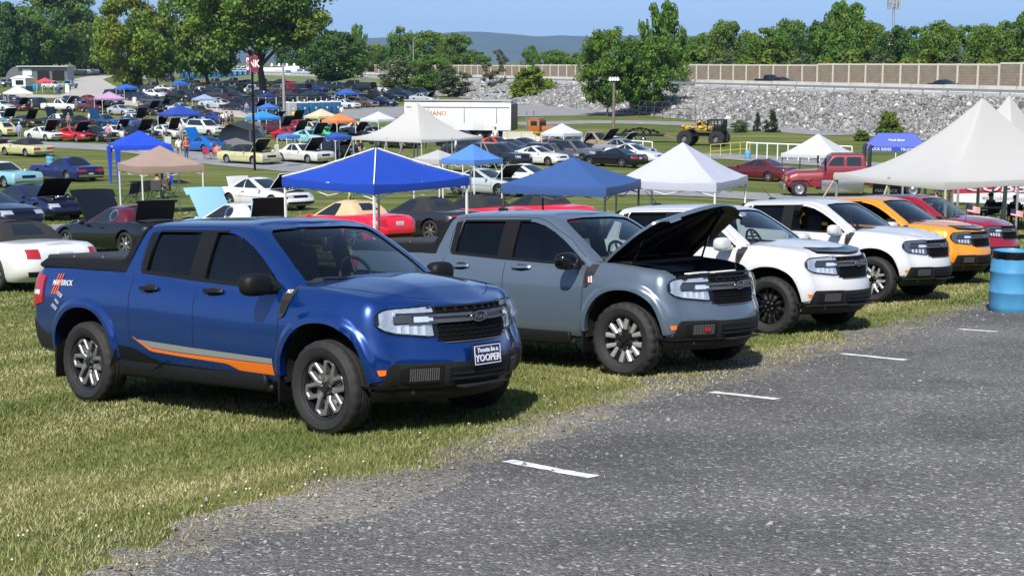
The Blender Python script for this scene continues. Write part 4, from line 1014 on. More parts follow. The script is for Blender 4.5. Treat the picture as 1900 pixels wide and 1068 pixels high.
def pebbles():
    rg = np.random.default_rng(5); n = 9000
    s = rg.uniform(0, _el[-1] * .6 + 14, n); off = rg.normal(.15, .38, n); p = edge_pt(s) - OUT * off[:, None]
    p2 = np.stack([rg.uniform(-2, 7, 1200), rg.uniform(5.5, 14, 1200)], -1); e2 = edge_off(p2); p2 = p2[e2 < -.1]; p = np.vstack([p, p2]); n = len(p)
    r = rg.gamma(2.2, .0034, n) + .003; big = rg.random(n) < .01; r[big] *= 1.8
    base = np.array([(1, 0, 0), (-.9, .1, 0), (.1, .9, .1), (-.1, -1, 0), (.15, .1, .7), (0, 0, -.4)]); tf = np.array([(0, 2, 4), (2, 1, 4), (1, 3, 4), (3, 0, 4), (2, 0, 5), (1, 2, 5), (3, 1, 5), (0, 3, 5)])
    a = rg.uniform(0, 6.28, n); ca, sa = np.cos(a), np.sin(a); bx = base[None] * rg.uniform(.6, 1.3, (n, 6, 1)) * r[:, None, None]
    X = bx[..., 0] * ca[:, None] - bx[..., 1] * sa[:, None]; Y = bx[..., 0] * sa[:, None] + bx[..., 1] * ca[:, None]
    V = np.stack([X + p[:, None, 0], Y + p[:, None, 1], bx[..., 2] + gz(p[:, 0], p[:, 1])[:, None] + .012], -1).reshape(-1, 3)
    F = (np.arange(n)[:, None, None] * 6 + tf).reshape(-1, 3); t = np.repeat(rg.uniform(.09, .30, n), 6)
    m = bpy.data.materials.new('pebble'); m.use_nodes = True; nt = m.node_tree; at_ = nt.nodes.new('ShaderNodeAttribute'); at_.attribute_name = 'tone'
    nt.links.new(at_.outputs[0], nt.nodes['Principled BSDF'].inputs['Base Color']); nt.nodes['Principled BSDF'].inputs['Roughness'].default_value = .9
    o = link('gravel', mesh_np('gravel', V, F, m, np.stack([t, t * .985, t * .97], -1))); o['kind'] = 'stuff'; o['label'] = 'loose grey chippings along the ragged asphalt edge'
pebbles()
# ---------------------------------------------------------------- highway on its embankment
HP = np.array([52.6, 148.0]); HD = np.array([-.4187, .9081]); HD /= np.linalg.norm(HD); HN = np.array([.9081, .4187]); HN /= np.linalg.norm(HN)   # HN away from the field
def hw(s, off=0, z=0.0): p = HP + HD * s + HN * off; return Vector((p[0], p[1], CZ - 3.65 + z))
def strip(name, prof, s0, s1, mat, step=6, kind='structure'):
    ss = np.arange(s0, s1 + .1, step); b = MB(); b.grid([[hw(s, o, z) for o, z in prof] for s in ss]); o = b.build(name, mat, smooth=False); o['kind'] = kind; return o
CONC = pbr('concrete', (.46, .44, .40), .85, noise=.12, nscale=.6)
strip('highway', [(-1.5, .0), (26, .0)], -70, 420, pbr('highway_asphalt', (.30, .30, .30), .9, noise=.1, nscale=.2))
def emb_base(s): return -np.interp(s, [-70, 0, 60, 120, 200, 300, 420], [17, 15, 12.5, 12, 12, 14, 14])
ss = np.arange(-70, 421, 4.0); b = MB(); rows = []
for s_ in ss:
    o = emb_base(s_); q = HP + HD * s_ + HN * o; zb = float(gz(q[0], q[1])) - CZ + 3.65
    rows.append([hw(s_, -1.5 + (o + 1.5) * t, (zb - .3) * t) for t in (0, .25, .5, .75, 1)])
b.grid(rows); o = b.build('embankment', pbr('embankment_grass', (.11, .135, .045), .95, noise=.3, nscale=.5)); o['kind'] = 'structure'
b = MB(); b.grid([[hw(s_, 26 + 14 * t, -3 * t) for t in (0, .5, 1)] for s_ in ss]); o = b.build('embankment', pbr('embankment_grass', (.11, .135, .045), .95)); o['kind'] = 'structure'
def riprap():
    rg = np.random.default_rng(8); n = 78000; s = rg.uniform(-45, 172, n); t = rg.uniform(0, 1.06, n)
    o = np.array([emb_base(q) for q in s]); q = HP + HD * s[:, None] + HN * o[:, None]; zb = gz(q[:, 0], q[:, 1]) - (CZ - 3.65)
    off = -1.5 + (o + 1.5) * t; p = HP + HD * s[:, None] + HN * off[:, None]; z = CZ - 3.65 + (zb - .2) * t
    keep = (s < 150 + 20 * fbm(s, t, .3, 2)) & (t < 1.0 + .1 * vnoise(s, s, 2.0, 6)); p, z, s = p[keep], z[keep], s[keep]; n = len(p)
    r = np.clip(rg.gamma(2.4, .05, n), .08, .6)
    bm = bmesh.new(); bmesh.ops.create_icosphere(bm, subdivisions=1, radius=1); bv = np.array([v.co[:] for v in bm.verts]); bf = np.array([[v.index for v in f.verts] for f in bm.faces]); bm.free()
    bm = bmesh.new(); bmesh.ops.create_icosphere(bm, subdivisions=1, radius=1); bm.free()
    # 12-vertex solid with pushed corners
    g = (1 + 5 ** .5) / 2; ico = np.array([(-1, g, 0), (1, g, 0), (-1, -g, 0), (1, -g, 0), (0, -1, g), (0, 1, g), (0, -1, -g), (0, 1, -g), (g, 0, -1), (g, 0, 1), (-g, 0, -1), (-g, 0, 1)]) / 1.9
    tf = np.array([(0, 11, 5), (0, 5, 1), (0, 1, 7), (0, 7, 10), (0, 10, 11), (1, 5, 9), (5, 11, 4), (11, 10, 2), (10, 7, 6), (7, 1, 8), (3, 9, 4), (3, 4, 2), (3, 2, 6), (3, 6, 8), (3, 8, 9), (4, 9, 5), (2, 4, 11), (6, 2, 10), (8, 6, 7), (9, 8, 1)])
    V = ico[None] * rg.uniform(.55, 1.25, (n, 12, 1)) * (r[:, None, None] * rg.uniform(.6, 1.25, (n, 1, 3)))
    an = rg.uniform(0, 6.28, (n, 2)); ca, sa = np.cos(an[:, :1]), np.sin(an[:, :1]); X = V[..., 0] * ca - V[..., 1] * sa; Y = V[..., 0] * sa + V[..., 1] * ca; Z = V[..., 2]
    cb, sb = np.cos(an[:, 1:]), np.sin(an[:, 1:]); Y, Z = Y * cb - Z * sb, Y * sb + Z * cb
    V = np.stack([X + p[:, None, 0], Y + p[:, None, 1], Z + z[:, None] + .08], -1).reshape(-1, 3); F = (np.arange(n)[:, None, None] * 12 + tf).reshape(-1, 3)
    t_ = np.clip(rg.normal(.20, .075, n) + .06 * (fbm(p[:, 0], p[:, 1], 9, 4) - .5), .09, .5); t_[rg.random(n) < .03] = .5
    C = np.repeat(np.stack([t_, t_ * .985, t_ * .965], -1), 12, 0)
    o = link('riprap', mesh_np('riprap', V, F, MATS.get('pebble') or bpy.data.materials['pebble'], C)); o['kind'] = 'stuff'; o['label'] = 'grey broken rock covering the highway embankment'
riprap()
# guard rail, median barrier, noise wall
t = thing('guard_rail', 'long galvanised guard rail on posts along the top of the rocks', 'guard rail')
b = MB(); ss = np.arange(-66, 420, 4.0)
b.grid([[hw(s_, .0, .52), hw(s_, -.05, .58), hw(s_, .0, .66), hw(s_, -.05, .74), hw(s_, .0, .80), hw(s_, .05, .80), hw(s_, .05, .52), hw(s_, .0, .52)] for s_ in ss]); b.build('rail', STEEL, t, smooth=False)
b = MB()
PM = None
for s_ in np.arange(-64, 330, 4.0):
    b = MB(); b.box((0, 0, .35), (.12, .16, .9))
    if PM is None: PM = b.mesh('post', STEEL)
    if s_ < 320: o = link('post', PM, t); o.location = hw(s_, .12)
b = MB(); jb = MB()
for i, s_ in enumerate(np.arange(-64, 400, 6.0)):
    q = [(11.7, 0), (11.8, .25), (11.92, .9), (12.12, .9), (12.25, .25), (12.35, 0)]
    b.grid([[hw(s_ + a, o, z + .02 * (i % 3)) for o, z in q] for a in (0.03, 5.97)])
o = b.build('median_barrier', CONC, smooth=False); tag(o, 'pale concrete median barrier in front of the noise wall', 'barrier')
nw = thing('noise_wall', 'long highway noise wall of brown block panels in pale concrete posts', 'noise wall')
PAN = None
m = bpy.data.materials.new('block_panel'); m.use_nodes = True; nt = m.node_tree; bs = nt.nodes['Principled BSDF']
tc = nt.nodes.new('ShaderNodeTexCoord'); br = nt.nodes.new('ShaderNodeTexBrick'); br.inputs['Scale'].default_value = 1; br.inputs['Brick Width'].default_value = .8; br.inputs['Row Height'].default_value = .35; br.inputs['Mortar Size'].default_value = .02
br.inputs['Color1'].default_value = (.26, .205, .145, 1); br.inputs['Color2'].default_value = (.195, .16, .118, 1); br.inputs['Mortar'].default_value = (.16, .13, .10, 1)
mp = nt.nodes.new('ShaderNodeMapping'); mp.inputs['Rotation'].default_value = (R(90), 0, 0); nt.links.new(tc.outputs['Object'], mp.inputs[0]); nt.links.new(mp.outputs[0], br.inputs[0]); nt.links.new(br.outputs[0], bs.inputs['Base Color']); bs.inputs['Roughness'].default_value = .9
rz = math.atan2(HD[1], HD[0]); PW = 3.75
bp_ = MB(); bp_.box((PW / 2, 0, 1.5), (PW - .3, .18, 4.0)); bpm = bp_.mesh('panel', m, False)
fr_ = MB(); fr_.box((0, -.03, 1.6), (.30, .36, 4.35)); fr_.box((PW / 2, -.02, 3.62), (PW - .3, .3, .24)); frm = fr_.mesh('panel_post', pbr('pale_concrete', (.55, .50, .42), .8, noise=.1), False)
STEP = [(-60, .05), (28, .0), (62, -.05), (300, -.4)]
for i in range(100):
    s_ = -62 + i * PW
    if s_ > 262: break
    zz = (.62 if s_ < 0 else .40 if s_ < 28 else .22 if s_ < 62 else .06 if s_ < 110 else -.10 if s_ < 160 else -.25) - .55
    for me, nm in ((bpm, 'panel'), (frm, 'panel_post')):
        o = link(nm, me, nw); o.location = hw(s_, 22.5, zz); o.rotation_euler = (0, 0, rz)
strip('concrete_barrier_far', [(22, 0), (22, .9), (22.3, .9), (22.3, 0)], 262, 420, CONC)
bpy.data.objects['concrete_barrier_far'].name = 'bridge_parapet'; o = bpy.data.objects['bridge_parapet']; del o['kind']; tag(o, 'pale concrete parapet where the noise wall ends', 'parapet')
# ---------------------------------------------------------------- ridge on the horizon
def ridge(name, tab, Y, mat, depth):
    xs_ = np.linspace(tab[0][0], tab[-1][0], 260); top = np.interp(xs_, [a for a, c in tab], [c for a, c in tab])
    top = top + (fbm(xs_, xs_ * 0, 40, 3) - .5) * 3
    rows = []
    for px, ty in zip(xs_, top):
        X = (px - 950) / FPX * Y; zt = CZ + (HOR - ty) / FPX * Y
        rows.append([(X * (1 - .10), Y * .86, 0), (X * .95, Y * .92, zt * .45), (X * .985, Y * .97, zt * .82), (X, Y, zt), (X * 1.1, Y * 1.1, zt * .5), (X * 1.15, Y * 1.2, 0)])
    b = MB(); b.grid(rows); o = b.build(name, mat, ang=80); o['kind'] = 'structure'
ridge('hills', [(-600, 80), (0, 74), (500, 70), (700, 72), (860, 60), (905, 61), (960, 65), (1000, 69), (1040, 67), (1090, 69), (1200, 66), (1270, 67), (1330, 71), (1500, 76), (1900, 80), (2600, 86)], 9000., pbr('wooded_hill', (.035, .06, .03), .95, noise=.3, nscale=.004), 1)

# added unseen dark bank behind the viewer, put in to darken paint reflections
b = MB(); rows = []
for i in range(41):
    x = -90 + 4.5 * i; h = 9 + 5 * float(fbm(np.array([x]), np.array([0.]), 18, 5)[0]); rows.append([(x, -34, 1.5 + CZ), (x, -36 - 2 * math.sin(i * 1.7), 1.5 + CZ + h * .6), (x, -40, 1.5 + CZ + h), (x, -60, 1.5 + CZ + h * .4)])
b.grid(rows); o = b.build('added_dark_bank', pbr('added_bank_dark_green', (.035, .06, .022), .95, noise=.5, nscale=.4, bump=1, bscale=1.2)); o['kind'] = 'structure'
# ---------------------------------------------------------------- trees
def leaf_mat(name, gain=1.0):
    m = bpy.data.materials.new(name); m.use_nodes = True; nt = m.node_tree; b = nt.nodes['Principled BSDF']; L = nt.links
    a = nt.nodes.new('ShaderNodeAttribute'); a.attribute_name = 'tone'
    b.inputs['Roughness'].default_value = .6; b.inputs['Specular IOR Level'].default_value = .25
    L.new(a.outputs[0], b.inputs['Base Color'])
    tr = nt.nodes.new('ShaderNodeBsdfTranslucent'); hs = nt.nodes.new('ShaderNodeHueSaturation'); hs.inputs['Value'].default_value = 1.5; hs.inputs['Hue'].default_value = .485
    L.new(a.outputs[0], hs.inputs['Color']); L.new(hs.outputs[0], tr.inputs[0])
    mx = nt.nodes.new('ShaderNodeMixShader'); mx.inputs[0].default_value = .3; L.new(b.outputs[0], mx.inputs[1]); L.new(tr.outputs[0], mx.inputs[2]); L.new(mx.outputs[0], nt.nodes['Material Output'].inputs[0])
    return m
LEAF = leaf_mat('foliage'); BARK = pbr('bark', (.075, .058, .045), .95, noise=.3, nscale=3, bump=.5, bscale=8)
def crown(seed, nclump, per, leaf, shape, tone, spread=.23, lo=.22, gaps=0.0, crad=.15):
    """leaf clumps through a unit-height, unit-width crown volume; shape(z) gives the half width"""
    rg = np.random.default_rng(seed); C = []
    while len(C) < nclump:
        z = rg.uniform(lo, .97); a = rg.uniform(0, 6.283); rr = shape(z) * (1 - .75 * rg.random() ** 2.2) * rg.uniform(.72, 1.12)
        C.append((rr * math.cos(a), rr * math.sin(a), z, crad * rg.uniform(.55, 1.25) * (.55 + .9 * shape(z))))
    C = np.array(C); V = []; T = []
    for (x, y, z, r) in C:
        k = int(per * rg.uniform(.7, 1.3)); d = rg.normal(size=(k, 3)); d /= np.linalg.norm(d, axis=1)[:, None]
        q = d * (r * rg.random((k, 1)) ** .42) * np.array([1, 1, .72]); c = np.array([x, y, z]) + q
        nrm = d + rg.normal(size=(k, 3)) * .7 + np.array([0, 0, .5]); nrm /= np.linalg.norm(nrm, axis=1)[:, None]
        t1 = np.cross(nrm, rg.normal(size=(k, 3))); t1 /= np.linalg.norm(t1, axis=1)[:, None]; t2 = np.cross(nrm, t1)
        s = leaf * 1.35 * rg.uniform(.6, 1.4, (k, 1)); t2 = t2 * .7
        V.append(np.stack([c - t1 * s, c - t2 * s, c + t1 * s, c + t2 * s], 1).reshape(-1, 3))
        cl = rg.uniform(.72, 1.3); col = np.array(tone) * cl * np.array([rg.uniform(.85, 1.25), 1, rg.uniform(.8, 1.1)])
        T.append(np.repeat(col[None] * rg.uniform(.7, 1.3, (k, 1)), 4, 0))
    V = np.vstack(V); F = np.arange(len(V)).reshape(-1, 4)
    return mesh_np('crown', V, F, LEAF, np.vstack(T)), C
def trunk(seed, C, r=.018, h=.5, lean=.0, nl=9, fork=.25):
    rg = random.Random(seed); b = MB(); n = 8
    p = [Vector((lean * (i / n) + .012 * rg.uniform(-1, 1) * (i > 0), .012 * rg.uniform(-1, 1) * (i > 0), -.02 + (h + .02) * i / n)) for i in range(n + 1)]
    b.tube(p, [r * 1.5] + [r * (1 - .6 * i / n) for i in range(1, n + 1)], 9)
    for c in sorted(C.tolist(), key=lambda c: rg.random())[:nl]:
        s = p[rg.randint(int(n * fork / h * .8) if h > fork else 3, n)] if False else p[rg.randint(max(3, int(n * min(.9, fork / h))), n)]
        e = Vector(c[:3]); m = s.lerp(e, .5) + Vector((0, 0, -.03)); b.tube([s, m, e], [r * .5, r * .32, r * .12], 6)
    return b.mesh('trunk', BARK)
dome = lambda z: max(.02, .5 * math.sin(math.pi * min(1, max(0, (z - .10) / .92))) ** .55)
oval = lambda z: max(.02, .5 * math.sin(math.pi * min(1, max(0, (z - .02) / 1.0))) ** .7)
vase = lambda z: max(.02, .5 * min(1, (max(0, z - .18) / .5)) ** .6 * (1 - max(0, (z - .72) / .30)) ** .6)
bushs = lambda z: max(.02, .5 * (1 - z ** 2.2) ** .5)
KIND = {}
def kind(nm, seed, *a, tr=None, **k):
    me, C = crown(seed, *a, **k); tr = tr or {}; KIND[nm] = (me, trunk(seed, C, **tr))
G1, G2, G3, G4 = (.082, .160, .024), (.100, .176, .030), (.054, .114, .022), (.135, .200, .028)
kind('dense', 1, 95, 130, .0155, oval, G1, lo=.10, tr=dict(r=.02, h=.55))
kind('broad', 2, 100, 135, .0145, dome, G2, lo=.16, tr=dict(r=.022, h=.5))
kind('dark', 3, 95, 130, .0155, oval, G3, lo=.06, tr=dict(r=.02, h=.5))
kind('airy', 4, 62, 80, .018, vase, G2, lo=.30, crad=.12, tr=dict(r=.017, h=.6, nl=16))
kind('light', 5, 95, 130, .015, dome, G4, lo=.12, tr=dict(r=.02, h=.5))
kind('tall', 6, 70, 90, .020, oval, G1, lo=.28, crad=.14, tr=dict(r=.018, h=.75, nl=10))
kind('big', 7, 170, 190, .0085, vase, G2, lo=.36, crad=.105, tr=dict(r=.026, h=.62, nl=34, fork=.22))
kind('mid', 8, 130, 160, .0118, dome, G1, lo=.16, crad=.125, tr=dict(r=.017, h=.6, nl=18))
kind('bush', 9, 60, 110, .030, bushs, G4, lo=.02, crad=.2, tr=dict(r=.03, h=.4, nl=5))
kind('greyish', 10, 60, 80, .022, oval, (.078, .118, .052), lo=.05, crad=.15, tr=dict(r=.02, h=.6))
kind('sparse', 11, 34, 60, .020, oval, (.085, .095, .055), lo=.12, crad=.12, tr=dict(r=.015, h=.8, nl=20))
kind('conifer', 12, 60, 80, .03, lambda z: .5 * (1 - z) ** .7 + .03, (.035, .060, .026), lo=.03, crad=.16, tr=dict(r=.03, h=.8, nl=4))
kind('shrub', 13, 40, 60, .045, bushs, (.095, .165, .022), lo=.02, crad=.24, tr=dict(r=.03, h=.4, nl=5))
def tree(kd, px, base, top, wpx, label, Y=None, group=None, z0=None, rot=None, cat='tree'):
    """base: row of the foot, or with Y given the tree stands at that depth and only its top row matters"""
    if Y is None: p = at(px, base); Y = p.y
    else: p = atd(px, Y)
    if z0 is not None: p.z = z0
    zt = CZ + (HOR - top) / FPX * Y; h = zt - p.z; wd = wpx / FPX * Y
    t = thing({'bush': 'bush', 'shrub': 'bush'}.get(kd, 'tree'), label, cat, p, rot if rot is not None else rnd.uniform(0, 6.28), group)
    t.scale = (wd, wd, h); me, tr = KIND[kd]; link('crown', me, t); link('trunk', tr, t); return t
def hwY(px, off):
    """depth at which a column of the photograph meets the line off metres behind the guard rail"""
    k = (px - 950) / FPX; a = HP + HN * off; s = (k * a[1] - a[0]) / (HD[0] - k * HD[1]); return float(a[1] + HD[1] * s)
LT = 'trees at the far edge of the field'
tree('dark', 8, 143, 8, 90, 'dark tree at the left edge behind the parked trucks', group=LT)
tree('dense', 62, 142, 14, 95, 'dense tree left of the tallest crown behind the metal shed', group=LT)
tree('broad', 112, 141, -22, 150, 'broad dense tree towering behind the metal shed', group=LT)
tree('dark', 160, 138, 20, 70, 'narrow dark tree behind the concrete pipes', group=LT)
tree('light', 240, 168, -4, 130, 'yellow green tree beside the bend of the dirt road', group=LT)
tree('broad', 292, 162, 28, 92, 'tree standing beside the small grey camper', group=LT)
tree('tall', 312, 146, 4, 40, 'slim tree top poking up between two wide crowns', group=LT)
tree('broad', 385, 165, -36, 165, 'wide tree over the first blue portable toilets', group=LT)
tree('big', 486, 186, -92, 285, 'huge spreading tree with a thick bare trunk behind the red sign', group=LT, rot=1.0)
tree('airy', 590, 150, 30, 80, 'thin tree with sky showing through right of the huge tree', group=LT)
tree('dark', 622, 158, 62, 125, 'low dark round tree beside the white trailer', group=LT)
for px, top, w_, kd, lb in ((24, 40, 80, 'dense', 'rear tree filling the gap left of the metal shed'), (196, 58, 80, 'dark', 'rear tree filling the gap above the dirt road bend'), (345, 50, 80, 'dense', 'rear tree behind the first blue toilets'), (545, 62, 70, 'dark', 'rear tree between the huge tree and the thin one')): tree(kd, px, 137, top, w_, lb, group=LT)
BT = 'trees behind the noise wall'
for i, (k, px, top, w_, lab) in enumerate([
    ('dense', 655, 80, 62, 'tree over the left end of the parapet'), ('tall', 668, 48, 34, 'slim tree rising over the parapet'), ('light', 700, 84, 60, 'pale tree just left of the noise wall'),
    ('dense', 745, 50, 52, 'tall round tree above the left end of the noise wall'), ('dark', 722, 92, 60, 'dark tree low behind the left end of the noise wall'), ('broad', 800, 62, 90, 'wide tree behind the thin light mast'), ('broad', 845, 66, 70, 'tree where the blue ridge begins'), ('dense', 885, 96, 55, 'low tree right of the ridge start')]):
    tree(k, px, 0, top, w_, lab, Y=hwY(px, 36 + 8 * (i % 3)), group=BT, z0=3.5)
for i, (k, px, top, w_, lab) in enumerate([
    ('sparse', 928, 92, 46, 'bare looking grey tree below the ridge'), ('dense', 985, 84, 36, 'small pointed tree below the middle of the ridge'), ('broad', 1030, 96, 70, 'low green tree below the dip of the ridge'), ('dense', 1070, 98, 60, 'low tree left of the big tree pair')]):
    tree(k, px, 0, top, w_, lab, Y=hwY(px, 40), group=BT, z0=3)
row = [(1280, 68, 60, 'dense'), (1310, 62, 60, 'light'), (1345, 44, 70, 'broad'), (1385, 62, 60, 'light'), (1420, 52, 75, 'dense'), (1462, 42, 80, 'broad'), (1510, 44, 75, 'dark'), (1560, 8, 92, 'tall'), (1545, 40, 80, 'dense'), (1605, 46, 80, 'broad'), (1650, 52, 70, 'dark'), (1690, 50, 80, 'dense'), (1735, 46, 70, 'broad'), (1780, 48, 80, 'dense'), (1820, 52, 70, 'broad'), (1860, 40, 80, 'dense'), (1900, 26, 80, 'broad'), (1950, 30, 90, 'dense')]
names = ['at the right shoulder of the ridge', 'pale and low beside the ridge', 'with a stepped top', 'yellow green and low', 'dark, over the parked dark car', 'round, left of the tallest', 'very dark, next to the tallest', 'tallest of the row with a domed top', 'under the tallest crown', 'below the phone mast', 'dark, right of the phone mast', 'flat topped', 'round, with a notch beside it', 'over the second highway car', 'squat and broad', 'rising near the right edge', 'tall, above the tent peaks', 'cut by the right edge']
for i, ((px, top, w_, k), nm) in enumerate(zip(row, names)):
    tree(k, px, 0, top, w_ * 1.12, 'tree behind the noise wall, ' + nm, Y=hwY(px, 40 + 8 * (i % 2)), group=BT, z0=3)
for i, px in enumerate(range(1290, 1990, 48)):
    tree(['shrub', 'greyish', 'bush'][i % 3], px, 0, 96 + 6 * (i % 3), 70, 'low undergrowth bush showing above the noise wall', Y=hwY(px, 30), group='undergrowth just behind the noise wall', z0=3.4, cat='bush')
MT = 'trees between the field and the highway'
tree('greyish', 738, 172, 104, 74, 'grey green tree in front of the left end of the noise wall', group=MT)
tree('dense', 800, 174, 100, 84, 'dark green tree between the two grey ones', group=MT)
tree('greyish', 840, 180, 126, 68, 'low grey green tree left of the first rocks', group=MT)
tree('sparse', 915, 178, 118, 62, 'thin grey tree standing against the rocks', group=MT)
tree('bush', 986, 188, 124, 76, 'round bright green bush by the lone silver car', group=MT, cat='bush')
tree('mid', 1128, 216, 54, 112, 'left tree of the big pair by the light pole', group=MT, rot=.5)
tree('mid', 1200, 214, 66, 130, 'right tree of the big pair in front of the rocks', group=MT, rot=2.2)
tree('tall', 1226, 195, 8, 86, 'tall narrow tree standing up behind the big pair', group=MT)
tree('conifer', 1432, 246, 204, 30, 'small conifer at the foot of the rocks', cat='tree')
tree('conifer', 1405, 244, 208, 16, 'tiny conifer beside the small one at the rocks', cat='tree')
tree('shrub', 1650, 262, 208, 46, 'bright green bush growing out of the rocks by the truck ride canopy', cat='bush')
tree('greyish', 1372, 246, 222, 40, 'scrubby bush behind the monster truck', cat='bush')
tree('shrub', 1600, 262, 240, 30, 'low scrub at the foot of the rocks left of the bright bush', cat='bush')
# ---------------------------------------------------------------- cars: one builder, many body plans
def wheel_mesh(r, wd, rimr, style):
    b = MB(); h = wd / 2
    b.lathe([(rimr, -h * .8), (rimr + .02, -h), (r - .03, -h), (r - .006, -h * .8), (r, -h * .5), (r, h * .5), (r - .02, h), (rimr, h)], axis='y', n=30, m=0)
    if style == 'wire': b.lathe([(rimr, -h * .8), (rimr * .9, -h * .7), (rimr * .5, -h * .62), (rimr * .3, -h * .95), (0, -h)], axis='y', n=24, m=1)
    elif style == 'steel': b.lathe([(rimr, -h * .8), (rimr * .92, -h * .5), (rimr * .6, -h * .75), (rimr * .5, -h * .5), (0, -h * .55)], axis='y', n=24, m=1)
    else:
        b.lathe([(rimr, -h * .8), (rimr * .93, -h * .72), (rimr * .9, h * .2), (0, h * .2)], axis='y', n=30, m=2)
        for i in range(5 if style == 'five' else 7):
            a = 6.2832 * i / (5 if style == 'five' else 7); c, s = math.cos(a), math.sin(a); w_ = rimr * (.20 if style == 'five' else .13)
            q = [(0, 0), (rimr * .95, 0)]; vs = []
            for rr, ww in ((.0, w_), (rimr * .95, w_ * 1.1)):
                for k in (-1, 1): vs.append((rr * c - k * ww * s, -h * .68, rr * s + k * ww * c))
                for k in (1, -1): vs.append((rr * c - k * ww * s, -h * .3, rr * s + k * ww * c))
            b.add(vs, [(0, 1, 5, 4), (1, 2, 6, 5), (3, 0, 4, 7), (4, 5, 6, 7)], 1)
        b.lathe([(rimr * .3, -h * .6), (rimr * .22, -h * .8), (0, -h * .8)], axis='y', n=16, m=1)
    return b.mesh('wheel', [RUBBER, pbr('wheel_silver', (.42, .42, .43), .3, .85), SOOT], ang=40)
WH = {(k): wheel_mesh(*v) for k, v in {'car': (.325, .20, .205, 'five'), 'old': (.33, .19, .20, 'wire'), 'truck': (.37, .24, .22, 'steel'), 'sport': (.33, .23, .235, 'seven'), 'big': (.38, .25, .23, 'five')}.items()}
CLOTHK = pbr('soft_top_black', (.018, .018, .02), .9); CLOTHT = pbr('soft_top_tan', (.50, .37, .22), .9, bump=.1, bscale=30)
WHR = {'car': .325, 'old': .33, 'truck': .37, 'sport': .33, 'big': .38}
class Car:
    pass
def design(nm, L, W, fa, ra, zb, zt, cab, win, wheel='car', rf=.35, rr=.3, bow=.10, hood=None, trunk=None, lamps=None, tails=None, chrome=False, nose=.12, tail=.06, plain_roof=False, grille=None, tum=.9):
    """fa, ra: axle positions; zt: [(x, top)], front positive; cab: [(z, xf, xr, half width)]; win: side glass ranges along the cab"""
    C = Car(); C.nm = nm; C.fa, C.ra, C.W, C.L = fa, ra, W, L; C.wheel = wheel
    zt = itp(zt); r = WHR[wheel]
    lv = []
    for t in (0, .06, .14, .25, .38, .5, .62, .72, .80, .87, .92, .96, .985, 1):
        ins = itp([(0, .09), (.08, .04), (.2, .012), (.38, .0), (.6, .0), (.72, .012), (.82, .03), (.9, .055), (.96, .09), (1, .14)])(t) * tum
        fs = itp([(0, -.14), (.2, -.02), (.35, 0), (.6, -.0), (.75, -.03), (.9, -.08), (1, -.16)])(t) * nose / .12
        rs = itp([(0, .12), (.2, .02), (.4, 0), (.7, .01), (.9, .04), (1, .12)])(t) * tail / .06
        pl = ring(L / 2 + fs, -L / 2 + rs, W / 2 - ins, max(.08, rf - ins * .5), max(.08, rr - ins * .5), bow, None, [i / 30 for i in range(1, 31)])
        lv.append([(x, y, zb + t * (zt(x) - zb)) for x, y in pl])
    b = shell(lv, lambda x, y, w_: .045 * (1 - (y / w_) ** 2), nk=9); bv = bvh_of(b); C.bv = bv
    cut = []
    for ax in (fa, ra):
        for sg in (-1, 1):
            c = MB(); ar = r + .055; c.prism([(ax + ar * math.cos(a), r + .015 + ar * math.sin(a)) for a in lsp(0, 2 * math.pi, 26)[:-1]], lambda u, v, q: (u, q * sg, v), W / 2 - .30, W / 2 + .3)
            me = c.mesh('c', SOOT); bm = bmesh.new(); bm.from_mesh(me); bmesh.ops.recalc_face_normals(bm, faces=bm.faces); bm.to_mesh(me); bm.free(); cut.append(me)
    top = [(f, m) for f, m in zip(b.f, b.m) if m == 1]
    V = [Vector(p) for p in b.v]
    def lid(x0, x1, wk):
        h = MB(); mp = {}
        for f, m in top:
            c = sum((V[i] for i in f), Vector()) / len(f)
            if x0 < c.x < x1 and abs(c.y) < wk:
                for i in f:
                    if i not in mp: mp[i] = len(h.v); h.v.append((V[i].x, max(-wk, min(wk, V[i].y)), V[i].z + .012))
                h.f.append(tuple(mp[i] for i in f)); h.m.append(0)
        return h
    def slab(h, nm_):
        me = h.mesh(nm_, PLACE); bm = bmesh.new(); bm.from_mesh(me)
        if sum(f.normal.z for f in bm.faces) < 0: bmesh.ops.reverse_faces(bm, faces=bm.faces)
        geo = bmesh.ops.duplicate(bm, geom=list(bm.faces))['geom']; low = [g for g in geo if isinstance(g, bmesh.types.BMFace)]
        for v in {v for f in low for v in f.verts}: v.co.z -= .035
        bmesh.ops.reverse_faces(bm, faces=low)
        for f in low: f.material_index = 1
        bmesh.ops.bridge_loops(bm, edges=[e for e in bm.edges if e.is_boundary]); bm.to_mesh(me); bm.free(); me.materials.append(BLACK); finish(me, True, 40); return me
    C.hood = C.trunk = None
    if hood:
        h = lid(hood[0], hood[1], hood[2]); C.hood = slab(h, 'hood'); bay = MB(); bay.v = [(p[0], p[1], p[2] - .006) for p in h.v]; bay.f = h.f; bay.m = h.m; C.bay = bay.mesh('engine_bay', SOOT); C.hpiv = Vector((hood[0], 0, zt(hood[0])))
        e = MB(); zc = zt((hood[0] + hood[1]) / 2); xm = (hood[0] + hood[1]) / 2
        e.rbox((xm, 0, zc + .03), (.5, .45, .1), .03, 0); e.rbox((xm + .1, 0, zc + .09), (.25, .25, .06), .03, 1); e.rbox((hood[1] - .12, 0, zc + .01), (.1, hood[2] * 1.5, .06), .02, 0); e.rbox((xm, hood[2] * .7, zc + .03), (.25, .2, .1), .03, 0); C.eng = e.mesh('engine', [GLOSSK, SILVER])
